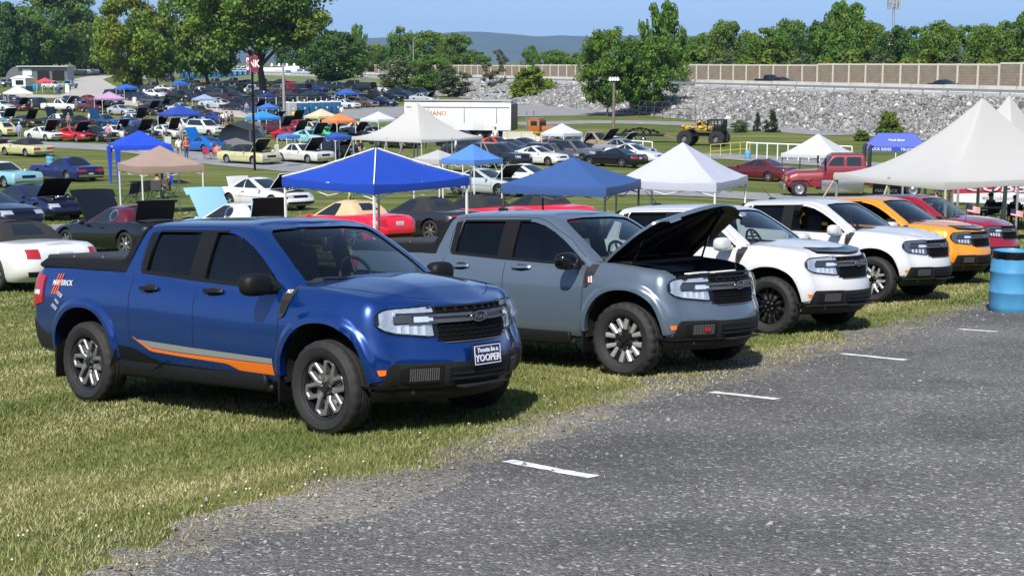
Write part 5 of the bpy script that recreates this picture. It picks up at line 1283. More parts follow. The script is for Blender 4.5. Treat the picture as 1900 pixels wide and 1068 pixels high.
    if trunk:
        h = lid(trunk[0], trunk[1], trunk[2]); C.trunk = slab(h, 'trunk_lid'); C.tpiv = Vector((trunk[1], 0, zt(trunk[1]))); bay = MB(); bay.v = [(p[0], p[1], p[2] - .006) for p in h.v]; bay.f = h.f; bay.m = h.m; C.tbay = bay.mesh('trunk_well', SOOT)
    b.m = [1 if m == 2 else 0 for m in b.m]; me = boolean(b.mesh('body', [PLACE, SOOT]), cut); finish(me, True, 34); C.body = me
    # cab
    lev = []
    for (z, xf, xr, w_) in cab:
        lev.append([(x, y, z) for x, y in ring(xf, xr, w_, .13, .14, .16, None, [i / 30 for i in range(1, 31)], nf=6, nc=4, nr=5)])
    g = shell(lev, lambda x, y, w_: .05 * (1 - (y / w_) ** 2), nk=9); N = len(lev[0]); K = len(cab)
    piece = {'cab': MB(), 'ws': MB(), 'rw': MB(), 'sr': MB(), 'sl': MB()}
    for q in piece.values(): q.v = g.v
    # classify faces by where their centre lies
    ns = 30; i0 = 6 + 4; i1 = i0 + ns
    owner = {}
    cnt = 0
    def cls(k, i, s):
        if not 1 <= k < K - 2: return 'cab'
        if i < 6: return 'ws'
        if i0 <= i < i1:
            f = (i - i0 + .5) / ns
            if any(a <= f <= c for a, c in win): return 'sr' if s == 0 else 'sl'
            return 'cab'
        if i >= N - (4 if plain_roof else 5): return 'rw' if not plain_roof or k >= 2 else 'cab'
        return 'cab'
    tab = {}
    for k in range(K - 1):
        for i in range(N - 1):
            for s in (0, 1): tab[(k, i, s)] = cls(k, i, s)
    order = [tab[(k, i, s)] for k in range(K - 1) for i in range(N - 1) for s in (0, 1)]
    for n_, f in enumerate(g.f):
        q = piece[order[n_] if n_ < len(order) else 'cab']; q.f.append(f); q.m.append(0)
    def clean(q, nm_, mat):
        mp = {}; o = MB()
        for f in q.f:
            for i in f:
                if i not in mp: mp[i] = len(o.v); o.v.append(g.v[i])
            o.f.append(tuple(mp[i] for i in f)); o.m.append(0)
        return o.mesh(nm_, mat, True, 40) if o.f else None
    C.cab = clean(piece['cab'], 'cab', PLACE); C.ws = clean(piece['ws'], 'windshield', DGLASS); C.rw = clean(piece['rw'], 'rear_window', DGLASS)
    C.sr = clean(piece['sr'], 'side_window', DGLASS); C.sl = clean(piece['sl'], 'side_window', DGLASS)
    # lamps and trim
    C.lamps = []; C.tails = []
    lz, lh, ly0, ly1 = lamps; tz, th, ty0, ty1 = tails
    cw = L / 2 - .9; WRf = ray_wrap(cw); WRb = lambda u, v: (Vector((-cw - 4 * math.cos(R(u)), -4 * math.sin(R(u)), v)), Vector((math.cos(R(u)), math.sin(R(u)), 0)))
    for sg in (-1, 1):
        q = MB(); patch(q, bv, ray_front, lsp(sg * ly0, sg * ly1, 4), lz - lh / 2, lz + lh / 2, 3, .012); C.lamps.append(q.mesh('headlight', LAMP))
        q = MB(); patch(q, bv, ray_back, lsp(sg * ty0, sg * ty1, 4), tz - th / 2, tz + th / 2, 3, .012); C.tails.append(q.mesh('tail_light', REDL))
    q = MB(); patch(q, bv, WRf, lsp(-44, 44, 24), zb + .10, zb + (.24 if chrome else .2), 3, .05 if chrome else .008); C.fb = q.mesh('front_bumper', CHROME if chrome else DARKG)
    q = MB(); patch(q, bv, WRb, lsp(-44, 44, 24), zb + .10, zb + (.24 if chrome else .2), 3, .05 if chrome else .008); C.rb = q.mesh('rear_bumper', CHROME if chrome else DARKG)
    gy = grille or .42; q = MB(); patch(q, bv, ray_front, lsp(-gy, gy, 8), lz - lh * .5, lz + lh * .42, 3, .006); C.gr = q.mesh('grille', GLOSSK)
    q = MB(); xd0 = cab[0][1] - .05; xd1 = (cab[0][1] + cab[0][2]) / 2 - .25
    for sg in (-1, 1):
        for xx in (xd0, xd1): seam(q, bv, ray_side(sg), [(xx, zt(xx) - .08), (xx + .02, zb + .3), (xx, zb + .08)], .012)
        seam(q, bv, ray_side(sg), [(fa - .5, zb + .36), (ra + .5, zb + .38)], .016)
        if hood: seam(q, bv, ray_top, [(hood[0], sg * hood[2]), (hood[1], sg * hood[2])], .012)
    C.seam = q.mesh('panel_gap', SOOT)
    C.mir = []; C.han = []
    for sg in (-1, 1):
        q = MB(); zz = cab[0][0] + .06; q.ball((cab[0][1] - .32, sg * (W / 2 + .06), zz), (.055, .10, .065), 10, 7, p=2.6); C.mir.append(q.mesh('mirror', PLACE))
        q = MB(); patch(q, bv, ray_side(sg), lsp(xd1 + .10, xd1 + .28, 3), zt(xd1) - .17, zt(xd1) - .14, 1, .02); C.han.append(q.mesh('door_handle', CHROME if chrome else BLACK))
    q = MB(); h = bv.ray_cast(*ray_back(0, tz - .02))[0]; q.rbox((h.x - .01, 0, tz - (.05 if not chrome else .22)), (.02, .31, .15), .004); C.plate = q.mesh('licence_plate', pbr('plate_pale', (.5, .54, .6), .5))
    # one-piece version for the far rows
    A = MB(); MT_ = [PLACE, PLACE, DGLASS, SOOT, LAMP, REDL, CHROME if chrome else DARKG, RUBBER, pbr('wheel_silver', (.42, .42, .43), .3, .85), GLOSSK]
    def take(me, mp, M=None):
        if me is None: return
        vs = [v.co.copy() for v in me.vertices]; vs = [M @ v for v in vs] if M is not None else vs; k = len(A.v); A.v += [tuple(v) for v in vs]
        for p in me.polygons: A.f.append(tuple(k + i for i in p.vertices)); A.m.append(mp[p.material_index])
    take(C.body, [0, 3]); take(C.cab, [1])
    for me in (C.ws, C.rw, C.sr, C.sl): take(me, [2])
    for me in C.lamps: take(me, [4])
    for me in C.tails: take(me, [5])
    take(C.fb, [6]); take(C.rb, [6]); take(C.gr, [9]); take(C.seam, [3])
    for me in C.mir: take(me, [0])
    for ax in (fa, ra):
        for sg in (-1, 1): take(WH[wheel], [7, 8, 3], Matrix.Translation((ax, sg * (W / 2 - .13), r)) @ Matrix.Rotation(0 if sg < 0 else math.pi, 4, 'Z'))
    C.all = A.mesh(nm, MT_, True, 34)
    return C
CAR = {}
def dz(nm, *a, **k): CAR[nm] = design(nm, *a, **k)
# two-seat retro convertible
dz('roadster', 4.73, 1.83, 1.42, -1.30, .20, [(-2.4, .84), (-2.0, .90), (-1.3, .93), (-.6, .90), (.5, .88), (1.2, .84), (1.9, .74), (2.4, .62)],
   [(.82, .80, -1.28, .80), (.90, .68, -1.24, .78), (1.05, .40, -1.14, .71), (1.18, .16, -1.0, .63), (1.26, .02, -.86, .56), (1.29, -.06, -.75, .50)], [(.05, .56)], 'sport', rf=.5, rr=.45, bow=.16, hood=(.82, 1.86, .70), trunk=(-1.98, -1.42, .66), lamps=(.60, .17, .48, .76), tails=(.73, .17, .54, .76), nose=.2, tail=.10, grille=.36, plain_roof=True)
# 90s personal coupe
dz('coupe', 5.0, 1.85, 1.46, -1.41, .20, [(-2.5, .86), (-2.0, .94), (-1.2, .95), (.6, .90), (1.5, .84), (2.1, .74), (2.5, .64)],
   [(.86, 1.02, -1.78, .80), (.94, .86, -1.68, .79), (1.08, .50, -1.38, .73), (1.22, .14, -1.06, .66), (1.31, -.12, -.80, .59), (1.34, -.24, -.68, .54)], [(.06, .50), (.54, .86)], 'car', rf=.4, rr=.32, bow=.12, hood=(1.0, 2.05, .70), trunk=(-2.2, -1.75, .68), lamps=(.62, .13, .44, .82), tails=(.74, .16, .35, .84), nose=.2)
# big rounded sedan
dz('sedan', 5.35, 1.96, 1.55, -1.36, .22, [(-2.68, .92), (-2.0, 1.0), (-1.3, 1.0), (.7, .95), (1.6, .90), (2.3, .80), (2.68, .70)],
   [(.92, 1.20, -1.78, .86), (1.0, 1.02, -1.70, .85), (1.14, .68, -1.46, .79), (1.30, .30, -1.16, .71), (1.40, .05, -.92, .64), (1.43, -.06, -.82, .58)], [(.05, .38), (.42, .74), (.77, .88)], 'car', hood=(1.15, 2.4, .72), lamps=(.70, .15, .45, .86), tails=(.80, .17, .5, .9), nose=.15)
# seventies two-door with long hood and fast back
dz('fastback', 4.7, 1.80, 1.42, -1.30, .22, [(-2.35, .84), (-1.9, .92), (-1.2, .94), (.4, .92), (1.4, .90), (2.1, .84), (2.35, .78)],
   [(.84, .78, -1.95, .77), (.92, .64, -1.84, .76), (1.05, .40, -1.55, .71), (1.18, .16, -1.18, .64), (1.28, -.04, -.80, .58), (1.31, -.14, -.62, .52)], [(.06, .44), (.47, .66)], 'old', rf=.2, rr=.22, bow=.05, hood=(.78, 2.1, .66), lamps=(.62, .17, .52, .80), tails=(.70, .14, .40, .78), chrome=True, nose=.08)
# full-size sixties hardtop
dz('hardtop', 5.2, 1.95, 1.55, -1.45, .22, [(-2.6, .86), (-2.2, .92), (-1.2, .94), (.6, .93), (1.6, .92), (2.3, .90), (2.6, .84)],
   [(.86, .92, -1.62, .84), (.94, .80, -1.54, .83), (1.08, .58, -1.38, .77), (1.24, .32, -1.16, .70), (1.36, .10, -.98, .63), (1.39, .0, -.88, .57)], [(.05, .44), (.47, .76)], 'old', rf=.12, rr=.12, bow=.03, hood=(.92, 2.3, .74), lamps=(.66, .18, .55, .90), tails=(.68, .16, .3, .88), chrome=True, nose=.05, tail=.03)
# late pony car
dz('pony', 4.6, 1.82, 1.42, -1.25, .20, [(-2.3, .90), (-1.8, 1.0), (-1.2, 1.0), (.5, .93), (1.4, .89), (2.0, .80), (2.3, .68)],
   [(.90, .88, -1.85, .79), (.97, .74, -1.74, .78), (1.10, .44, -1.44, .72), (1.22, .16, -1.10, .65), (1.32, -.08, -.74, .58), (1.35, -.20, -.60, .52)], [(.06, .52), (.56, .72)], 'sport', hood=(.86, 2.05, .68), lamps=(.66, .14, .48, .80), tails=(.78, .18, .45, .82), nose=.15)
dz('wagon', 5.3, 1.95, 1.50, -1.35, .24, [(-2.65, 1.0), (-2.3, 1.02), (.7, .97), (1.7, .93), (2.4, .88), (2.65, .80)],
   [(.92, 1.12, -2.58, .86), (1.02, .94, -2.54, .85), (1.16, .66, -2.46, .80), (1.32, .36, -2.36, .74), (1.42, .14, -2.26, .67), (1.45, .04, -2.16, .60)], [(.04, .30), (.33, .58), (.61, .95)], 'car', rf=.16, rr=.14, bow=.04, hood=(1.1, 2.4, .72), lamps=(.72, .16, .5, .86), tails=(.84, .26, .74, .90), chrome=True, nose=.06, tail=.03)
dz('suv', 4.75, 1.88, 1.45, -1.32, .36, [(-2.37, 1.15), (.6, 1.13), (1.5, 1.10), (2.1, 1.05), (2.37, .95)],
   [(1.05, 1.05, -2.30, .85), (1.15, .92, -2.28, .84), (1.32, .66, -2.22, .79), (1.52, .38, -2.14, .74), (1.68, .18, -2.06, .68), (1.72, .06, -1.98, .62)], [(.04, .32), (.35, .62), (.65, .95)], 'big', rf=.25, rr=.2, bow=.06, hood=(1.0, 2.1, .68), lamps=(.88, .16, .50, .84), tails=(1.0, .24, .70, .86), nose=.10, tail=.03)
dz('crossover', 4.7, 1.9, 1.48, -1.36, .30, [(-2.35, 1.05), (-1.4, 1.08), (.6, 1.02), (1.5, .97), (2.1, .86), (2.35, .72)],
   [(.98, 1.10, -2.15, .84), (1.07, .94, -2.08, .83), (1.22, .62, -1.90, .77), (1.40, .26, -1.60, .70), (1.54, -.02, -1.25, .62), (1.58, -.15, -1.1, .56)], [(.05, .40), (.44, .78), (.81, .9)], 'big', rf=.4, rr=.35, hood=(1.05, 2.1, .68), lamps=(.78, .10, .45, .84), tails=(.92, .10, .3, .84), nose=.18, tail=.1)
dz('van', 5.3, 2.0, 1.70, -1.60, .36, [(-2.65, 1.25), (1.2, 1.2), (2.0, 1.12), (2.65, .98)],
   [(1.12, 1.9, -2.60, .93), (1.24, 1.76, -2.59, .92), (1.45, 1.46, -2.57, .89), (1.70, 1.10, -2.54, .85), (1.92, .82, -2.50, .80), (1.98, .68, -2.44, .74)], [(.03, .26), (.32, .60), (.64, .94)], 'truck', rf=.25, rr=.14, bow=.05, hood=(1.85, 2.4, .7), lamps=(.88, .18, .6, .92), tails=(1.05, .3, .8, .94), nose=.08, tail=.02)
dz('pickup', 5.4, 1.98, 1.75, -1.55, .38, [(-2.7, 1.12), (-1.0, 1.12), (.2, 1.14), (.9, 1.12), (2.2, 1.06), (2.7, .98)],
   [(1.05, 1.25, -.72, .88), (1.16, 1.12, -.70, .87), (1.34, .90, -.66, .82), (1.54, .64, -.60, .76), (1.70, .44, -.54, .69), (1.74, .34, -.46, .63)], [(.06, .52), (.58, .94)], 'truck', rf=.2, rr=.10, bow=.05, hood=(1.2, 2.5, .74), lamps=(.86, .20, .58, .92), tails=(.92, .3, .84, .97), chrome=True, nose=.08, tail=.02)
def auto(kd, px, py, yaw, col, label, cat='car', roof=None, hood=0, trunk=0, far=False, group=None, Y=None, scale=1.0, metal=.25, name=None, wheel=None, lampless=False, dxy=None):
    C = CAR[kd]; p = atd(px, Y) if Y else at(px, py)
    if dxy: p = Vector((dxy[0], dxy[1], float(gz(*dxy))))
    nm = name or {'sedan': 'sedan_car', 'coupe': 'coupe_car', 'roadster': 'convertible_car', 'fastback': 'fastback_car', 'hardtop': 'hardtop_car', 'pony': 'coupe_car', 'wagon': 'station_wagon', 'suv': 'suv', 'crossover': 'crossover_car', 'van': 'van', 'pickup': 'pickup_truck'}[kd]
    yaw = {'R': -39.5, 'L': 140.5, 'N': -95, 'A': 85}.get(yaw, yaw); pm = paint(col, metal); rm = roof if isinstance(roof, bpy.types.Material) else (paint(roof, metal) if roof else pm)
    e = .6; zx = (gz(p.x + e, p.y) - gz(p.x - e, p.y)) / (2 * e); zy = (gz(p.x, p.y + e) - gz(p.x, p.y - e)) / (2 * e)
    up = Vector((-zx, -zy, 1)).normalized(); f = Vector((math.cos(R(yaw)), math.sin(R(yaw)), 0)); f = (f - up * f.dot(up)).normalized(); lft = up.cross(f)
    M = Matrix((f, lft, up)).transposed().to_4x4(); M.translation = p; M = M @ Matrix.Scale(scale, 4)
    def lidopen(root, me, piv, ang, nm_):
        o = slot(link(nm_, me, root), 0, pm); o.matrix_local = Matrix.Translation(piv) @ Matrix.Rotation(R(ang), 4, 'Y') @ Matrix.Translation(-piv); return o
    if far:
        root = link(nm, C.all); slot(root, 0, pm); slot(root, 1, rm); root.matrix_world = M; tag(root, label, cat, group)
        if hood: lidopen(root, C.hood, C.hpiv, -hood, 'hood'); link('engine_bay', C.bay, root)
        return root
    root = thing(nm, label, cat, group=group); root.matrix_world = M; K = lambda n_, me: link(n_, me, root) if me else None
    slot(K('body', C.body), 0, pm); slot(K('cab', C.cab), 0, rm)
    for n_, me in (('windshield', C.ws), ('rear_window', C.rw), ('side_window', C.sr), ('side_window', C.sl), ('grille', C.gr), ('panel_gap', C.seam), ('licence_plate', C.plate), ('front_bumper', C.fb), ('rear_bumper', C.rb)): K(n_, me)
    for me in C.lamps: K('headlight', me)
    for me in C.tails: K('tail_light', me)
    for me in C.mir: slot(K('mirror', me), 0, pm)
    for me in C.han: K('door_handle', me)
    for ax in (C.fa, C.ra):
        for sg in (-1, 1):
            o = K('wheel', WH[wheel or C.wheel]); o.location = (ax, sg * (C.W / 2 - .13), WHR[wheel or C.wheel]); o.rotation_euler = (0, rnd.uniform(0, 6), 0 if sg < 0 else math.pi)
    if hood: lidopen(root, C.hood, C.hpiv, -hood, 'hood'); K('engine_bay', C.bay); K('engine', C.eng)
    if trunk: lidopen(root, C.trunk, C.tpiv, trunk, 'trunk_lid'); K('trunk_well', C.tbay)
    return root
# ---------------------------------------------------------------- canopies and tents
def cloth(col): 
    c = lin(col) if isinstance(col, str) else col
    return pbr('canopy_cloth_%02x%02x%02x' % tuple(int(255 * q ** .4545) for q in c), c, .55, bump=.25, bscale=3)
def roof_mesh(s, e, pk, val, power, mat, wr=.02, n=16, seed=1, ry=1.0):
    rg = np.random.default_rng(seed); b = MB(); ph = rg.uniform(0, 6, 6)
    def H(u, v):
        m = max(abs(u), abs(v)); q = (abs(u) ** 6 + abs(v) ** 6) ** (1 / 6); q = min(1, .7 * m + .3 * q)
        sag = .03 * s * (1 - min(abs(u), abs(v)) ** 2) * m ** 4 * 0
        edge = -.015 * s * m ** 3 * (1 - (min(abs(u), abs(v)) / max(m, 1e-6)) ** 2)
        w_ = wr * (math.sin(5 * u + 3 * v + ph[0]) * math.sin(4 * v + ph[1]) + .6 * math.sin(11 * u - 7 * v + ph[2])) * m
        return pk * (1 - q) ** power + edge + w_ * (1 if m < .98 else .4)
    L = [-1 + 2 * i / n for i in range(n + 1)]
    ring_ = [(u, -1) for u in L] + [(1, v) for v in L[1:]] + [(u, 1) for u in L[-2::-1]] + [(-1, v) for v in L[-2:0:-1]]; ring_.append(ring_[0]); mm_ = max(10, n)
    b.grid([[(s / 2 * u * f, s / 2 * v * f * ry, e + val + H(u * f, v * f)) for u, v in ring_] for f in [1 - j / mm_ for j in range(mm_)] + [.004]], flip=False)
    per = [(u, -1) for u in L] + [(1, v) for v in L[1:]] + [(u, 1) for u in L[-2::-1]] + [(-1, v) for v in L[-2:0:-1]]
    rows = [[(s / 2 * u * k, s / 2 * v * k * ry, (e + val + H(u, v)) if t == 0 else e + val * (1 - t) + H(u, v) * (1 - t)) for u, v in per + per[:1]] for t, k in ((0, 1.0), (.5, 1.006), (1, 1.003))]
    b.grid(rows, flip=False); return b.mesh('canopy_roof', mat, True, 30)
def canopy(px, row, wpx, col, label, rot=-45, eave=1.85, pk=.95, val=.25, leg='white', size=None, group='pop-up canopies across the show field', power=1.15, name='canopy_tent', cat='canopy', legs=True, Y=None, wr=.02, ry=1.0):
    """px, row: the near corner of the valance; wpx: width of the whole roof in the photograph"""
    q = above(px, row, eave) if Y is None else atd(px, Y); a = R(rot); span = math.cos(a) + abs(math.sin(a))
    s = size or wpx * q.y / FPX / span
    c = Vector((-s / 2, s / 2 * ry, 0)); c = Vector((c.x * math.cos(a) - c.y * math.sin(a), c.x * math.sin(a) + c.y * math.cos(a), 0)) + q
    c.z = float(gz(c.x, c.y)); c.z = .5 * c.z + .5 * q.z
    t = thing(name, label, cat, c, a, group); mm = col if isinstance(col, list) else [cloth(col)]
    k = s / 3.05
    link('canopy_roof', roof_mesh(s, eave, pk * k, val, power, mm[0], wr=wr * k, seed=int(px), ry=ry, n=16 if name != 'pole_tent' else 28), t)
    lm = POLEW if leg == 'white' else pbr('dark_leg', (.05, .05, .055), .5)
    if legs:
        for i in (-1, 1):
            for j in (-1, 1):
                b = MB(); x, y = i * s * .485, j * s * .485; wx = c + Vector((x * math.cos(a) - y * math.sin(a), x * math.sin(a) + y * math.cos(a), 0))
                b.box((x, y, (eave + float(gz(wx.x, wx.y)) - c.z) / 2), (.045, .045, eave - float(gz(wx.x, wx.y)) + c.z + .2)); b.box((x, y, float(gz(wx.x, wx.y)) - c.z + .01), (.12, .12, .02)); b.build('leg', lm, t)
        b = MB(); z = eave + .08; h = s * .485
        for (x0, y0), (x1, y1) in (((-h, -h), (h, -h)), ((h, -h), (h, h)), ((h, h), (-h, h)), ((-h, h), (-h, -h))):
            m = ((x0 + x1) / 2, (y0 + y1) / 2)
            for p0, p1 in (((x0, y0), m), (m, (x1, y1))):
                b.tube([(p0[0], p0[1], z + .1), (p1[0], p1[1], z - .2)], .012, 5); b.tube([(p0[0], p0[1], z - .2), (p1[0], p1[1], z + .1)], .012, 5)
        b.tube([(0, 0, z + pk * k * .95), (0, 0, z)], .02, 6)
        for i, j in ((-h, -h), (h, -h), (h, h), (-h, h)): b.tube([(i, j, z), (0, 0, z + pk * k * .9)], .012, 5)
        b.build('frame', lm, t)
    return t
def pole_tent(px, row, s, label, rot, eave=2.2, pk=3.3, guy=True, Y=None, ry=1.0):
    t = canopy(px, row, 0, (.42, .415, .40), label, rot, eave, pk / (s / 3.05), .22, size=s, power=1.75, name='pole_tent', cat='tent', group='white high peak tents', legs=False, Y=Y, wr=.004, ry=ry)
    lm = STEEL
    for i in (-1, 0, 1):
        for j in (-1, 0, 1):
            if i == 0 and j == 0: continue
            b = MB(); x, y = i * s * .49, j * s * .49 * ry; b.tube([(x, y, -.4), (x, y, eave + .22)], .045, 8); b.build('leg', lm, t)
            if guy and (i * j != 0 or j == -1):
                b = MB(); b.tube([(x, y, eave + .1), (x * 1.0 + i * .9, y + j * .9, -.3)], .03, 4); b.build('guy_strap', pbr('strap_tan', (.45, .36, .24), .8), t)
    b = MB(); b.tube([(0, 0, -.2), (0, 0, eave + .22 + pk + .12)], [.06, .03], 8); b.build('centre_pole', lm, t)
    return t
CY = pbr('cyan', (.1, .3, .5), .5)
c1 = canopy(693, 347, 342, (.008, .046, .35), 'large vivid blue canopy with white ridge seams behind the blue pickup', -41, eave=1.80, pk=.64, wr=.035, val=.22, size=3.1, Y=31.6)
b = MB()
for i, j in ((-1, -1), (1, -1), (1, 1), (-1, 1)):
    b.tube([(i * 1.55 * q, j * 1.55 * q, 2.025 + .66 * (1 - q) ** 1.15 + .012) for q in (1, .8, .6, .4, .2, .02)], .016, 5)
b.v = [(x, y, z) for x, y, z in b.v]; b.build('ridge_seam', pbr('seam_white', (.7, .74, .85), .6), c1)
canopy(1125, 357, 277, (.030, .078, .235), 'royal blue canopy behind the grey blue pickup', -22.8, eave=1.60, pk=.68, leg='dark', Y=36.6)
canopy(1330, 343, 271, (.40, .42, .51), 'white canopy behind the first white pickup', -25.7, eave=1.68, pk=1.02, Y=38.6)
canopy(262, 321, 172, (.30, .215, .175), 'tan brown canopy shading people in folding chairs', -55, eave=1.75, pk=.85, val=.3)
cb = canopy(217, 279, 132, (.012, .055, .50), 'bright blue canopy with blue cloth wrapped legs and white logos', -66, eave=2.05, pk=.75, val=.3)
for lg in [o for o in cb.children if o.name.startswith('leg')]: lg.scale = (1, 1, 1); lg.data.materials[0] = cloth((.012, .055, .50))
for lg in [o for o in cb.children if o.name.startswith('leg')]:
    me = lg.data; cx_ = sum(v.co.x for v in me.vertices) / len(me.vertices); cy_ = sum(v.co.y for v in me.vertices) / len(me.vertices)
    for v in me.vertices: v.co.x = cx_ + (v.co.x - cx_) * (6.5 if v.co.z > .05 else 2); v.co.y = cy_ + (v.co.y - cy_) * (6.5 if v.co.z > .05 else 2)
for (x_, w_) in ((-.2, .55), (.0, .0)):
    if not w_: continue
    b = MB(); zc = 2.05 + .15
    for k_, (cx2, ww, hh2) in enumerate(((-.30, .16, .10), (-.08, .14, .06), (.10, .16, .07), (.30, .12, .11))): b.rbox((cx2, -cb.children[0].dimensions.y / 2 - .03, zc + .02 * (k_ % 2)), (ww, .012, hh2), .02)
    b.build('logo', pbr('decal_white', (.55, .57, .6), .4), cb)
canopy(880, 306, 115, (.075, .195, .54), 'sky blue canopy left of the silver coupe', -40, eave=1.8, pk=1.0)
canopy(815, 305, 95, (.38, .38, .39), 'plain grey canopy between the blue one and the white peaked tent', -40, eave=1.75, pk=.7)
pole_tent(782, 264, 6.1, 'white high peaked tent in the middle of the field', -38, eave=2.2, pk=2.25)
pole_tent(1755, 333, 4.4, 'large white high peaked tent at the right behind the pickups', -58, eave=1.75, pk=2.3, Y=41.0, ry=1.84)
pole_tent(1892, 326, 5.2, 'second white peaked tent, half hidden behind the large one', -50, eave=1.9, pk=3.1, guy=False, Y=54, ry=1.3)
canopy(320, 217, 88, (.020, .05, .30), 'navy blue canopy above the white cars of the middle row', -50, eave=1.9, pk=.8)
canopy(189, 186, 62, (.42, .26, .42), 'faded pink and purple canopy by the maroon truck', -55, eave=1.9, pk=.8)
canopy(372, 187, 48, (.26, .32, .50), 'grey blue canopy beside the silver coupe', -50, eave=1.9, pk=.7)
canopy(230, 166, 42, (.02, .10, .50), 'blue canopy over the dark trucks near the dirt road', -45, eave=1.9, pk=.7)
canopy(330, 158, 34, (.01, .10, .60), 'blue canopy with a side panel over the dark green pickup', -45, eave=1.9, pk=.7)
canopy(78, 154, 34, (.62, .06, .10), 'pink red canopy in front of the metal shed', -45, eave=1.9, pk=.9)
canopy(14, 176, 62, (.66, .62, .56), 'white and orange canopy at the left edge', -60, eave=1.9, pk=.9)
canopy(494, 203, 40, (.03, .15, .58), 'blue canopy beside the sign pole', -45, eave=1.9, pk=.7)
canopy(482, 223, 66, (.03, .22, .66), 'sky blue canopy behind the grey dome tent', -45, eave=1.9, pk=.75)
canopy(592, 221, 66, (.52, .45, .30), 'pale tan canopy in front of the portable toilets', -45, eave=1.9, pk=.85)
canopy(625, 229, 64, (.80, .20, .06), 'orange canopy beside the pale tan one', -45, eave=1.9, pk=.8)
canopy(702, 227, 68, (.5, .53, .62), 'white canopy on the gravel yard', -40, eave=1.9, pk=.85)
canopy(1046, 254, 78, (.5, .52, .58), 'white canopy right of the orange tractor unit', -42, eave=1.95, pk=.95)
canopy(493, 181, 34, (.012, .03, .14), 'dark blue canopy under the huge tree', -45, eave=1.9, pk=.7)
canopy(529, 179, 42, (.035, .025, .05), 'dark purple canopy behind the wooden pole', -45, eave=1.9, pk=.7)
canopy(570, 180, 46, (.012, .022, .03), 'blackish green canopy between the dark cars', -45, eave=1.9, pk=.8)
canopy(640, 176, 44, (.02, .10, .42), 'blue canopy with a red fringe above the brown wagon', -45, eave=1.9, pk=.7)
canopy(622, 260, 62, (.02, .07, .32), 'dark blue low canopy beside the white peaked tent', -45, eave=1.6, pk=.5)
canopy(532, 258, 44, (.05, .18, .50), 'mid blue canopy right of the grey dome tent', -45, eave=1.6, pk=.4)
canopy(1552, 294, 146, (.46, .48, .5), 'white canopy behind the red crew cab truck', -30, eave=1.9, pk=1.0, leg='dark')
t = thing('truck_ride_canopy', 'blue hipped canopy lettered TRUCK RIDES near the rocks', 'canopy', above(1662, 275, 2.0), R(-14)); t.scale = (.74,) * 3
b = MB(); 
b.grid([[(-2.9, -1.5, 2.9), (-2.9, 1.5, 2.9)], [(-1.6, -.6, 4.1), (-1.6, .6, 4.1)], [(1.6, -.6, 4.1), (1.6, .6, 4.1)], [(2.9, -1.5, 2.9), (2.9, 1.5, 2.9)]], flip=True)
b.add([(-2.9, -1.5, 2.9), (2.9, -1.5, 2.9), (1.6, -.6, 4.1), (-1.6, -.6, 4.1)], [(0, 1, 2, 3)]); b.add([(-2.9, 1.5, 2.9), (2.9, 1.5, 2.9), (1.6, .6, 4.1), (-1.6, .6, 4.1)], [(3, 2, 1, 0)])
per = [(-2.9, -1.5), (2.9, -1.5), (2.9, 1.5), (-2.9, 1.5), (-2.9, -1.5)]; b.grid([[(x, y, 2.9) for x, y in per], [(x, y, 2.45) for x, y in per]], flip=True); b.build('canopy_roof', cloth((.025, .06, .36)), t, smooth=False)
for x in (-2.8, 0, 2.8):
    for y in (-1.4, 1.4): b = MB(); b.box((x, y, 1.2), (.07, .07, 2.6)); b.build('leg', POLEW, t, smooth=False)
for x in (-1.5, 1.5): text('lettering', 'TRUCK RIDES', .36, pbr('decal_white', (.55, .57, .6), .4), frame((x, -1.52, 2.66), (1, 0, 0), (0, 0, 1)), t, .005, 0, .01)
M = frame((0, -1.07, 3.50), (1, 0, 0), (0, .6, .8)); text('logo_lettering', 'Truck Show', .3, pbr('decal_white', (.55, .57, .6), .4), M, t, .01, .2, .008)
# grey dome tent
t = thing('dome_tent', 'large grey dome tent with a peaked awning beside the pale yellow car', 'tent', at(458, 278), R(-20)); b = MB(); rows = []
for i in range(13):
    a = math.pi * i / 12; rows.append([(2.0 * math.cos(a) * (1 - .12 * (q / 4) ** 2), -1.6 + 3.2 * q / 8, 2.35 * math.sin(a) ** .75) for q in range(9)])
b.grid(rows, flip=True); b.add([r[0] for r in rows], [tuple(range(12, -1, -1))]); b.add([r[-1] for r in rows], [tuple(range(13))]); b.build('tent_body', cloth((.16, .16, .18)), t, ang=30)
b = MB(); b.grid([[(-1.9, -2.6, 1.75), (-1.9, -.6, 1.95)], [(0, -2.7, 2.3), (0, -.6, 2.55)], [(1.9, -2.6, 1.75), (1.9, -.6, 1.95)]], flip=True); b.build('awning', cloth((.03, .03, .035)), t, smooth=False)
for x in (-1.85, 1.85):
    b = MB(); b.tube([(x, -2.55, 0), (x, -2.55, 1.8)], .025, 6); b.build('awning_pole', STEEL, t)
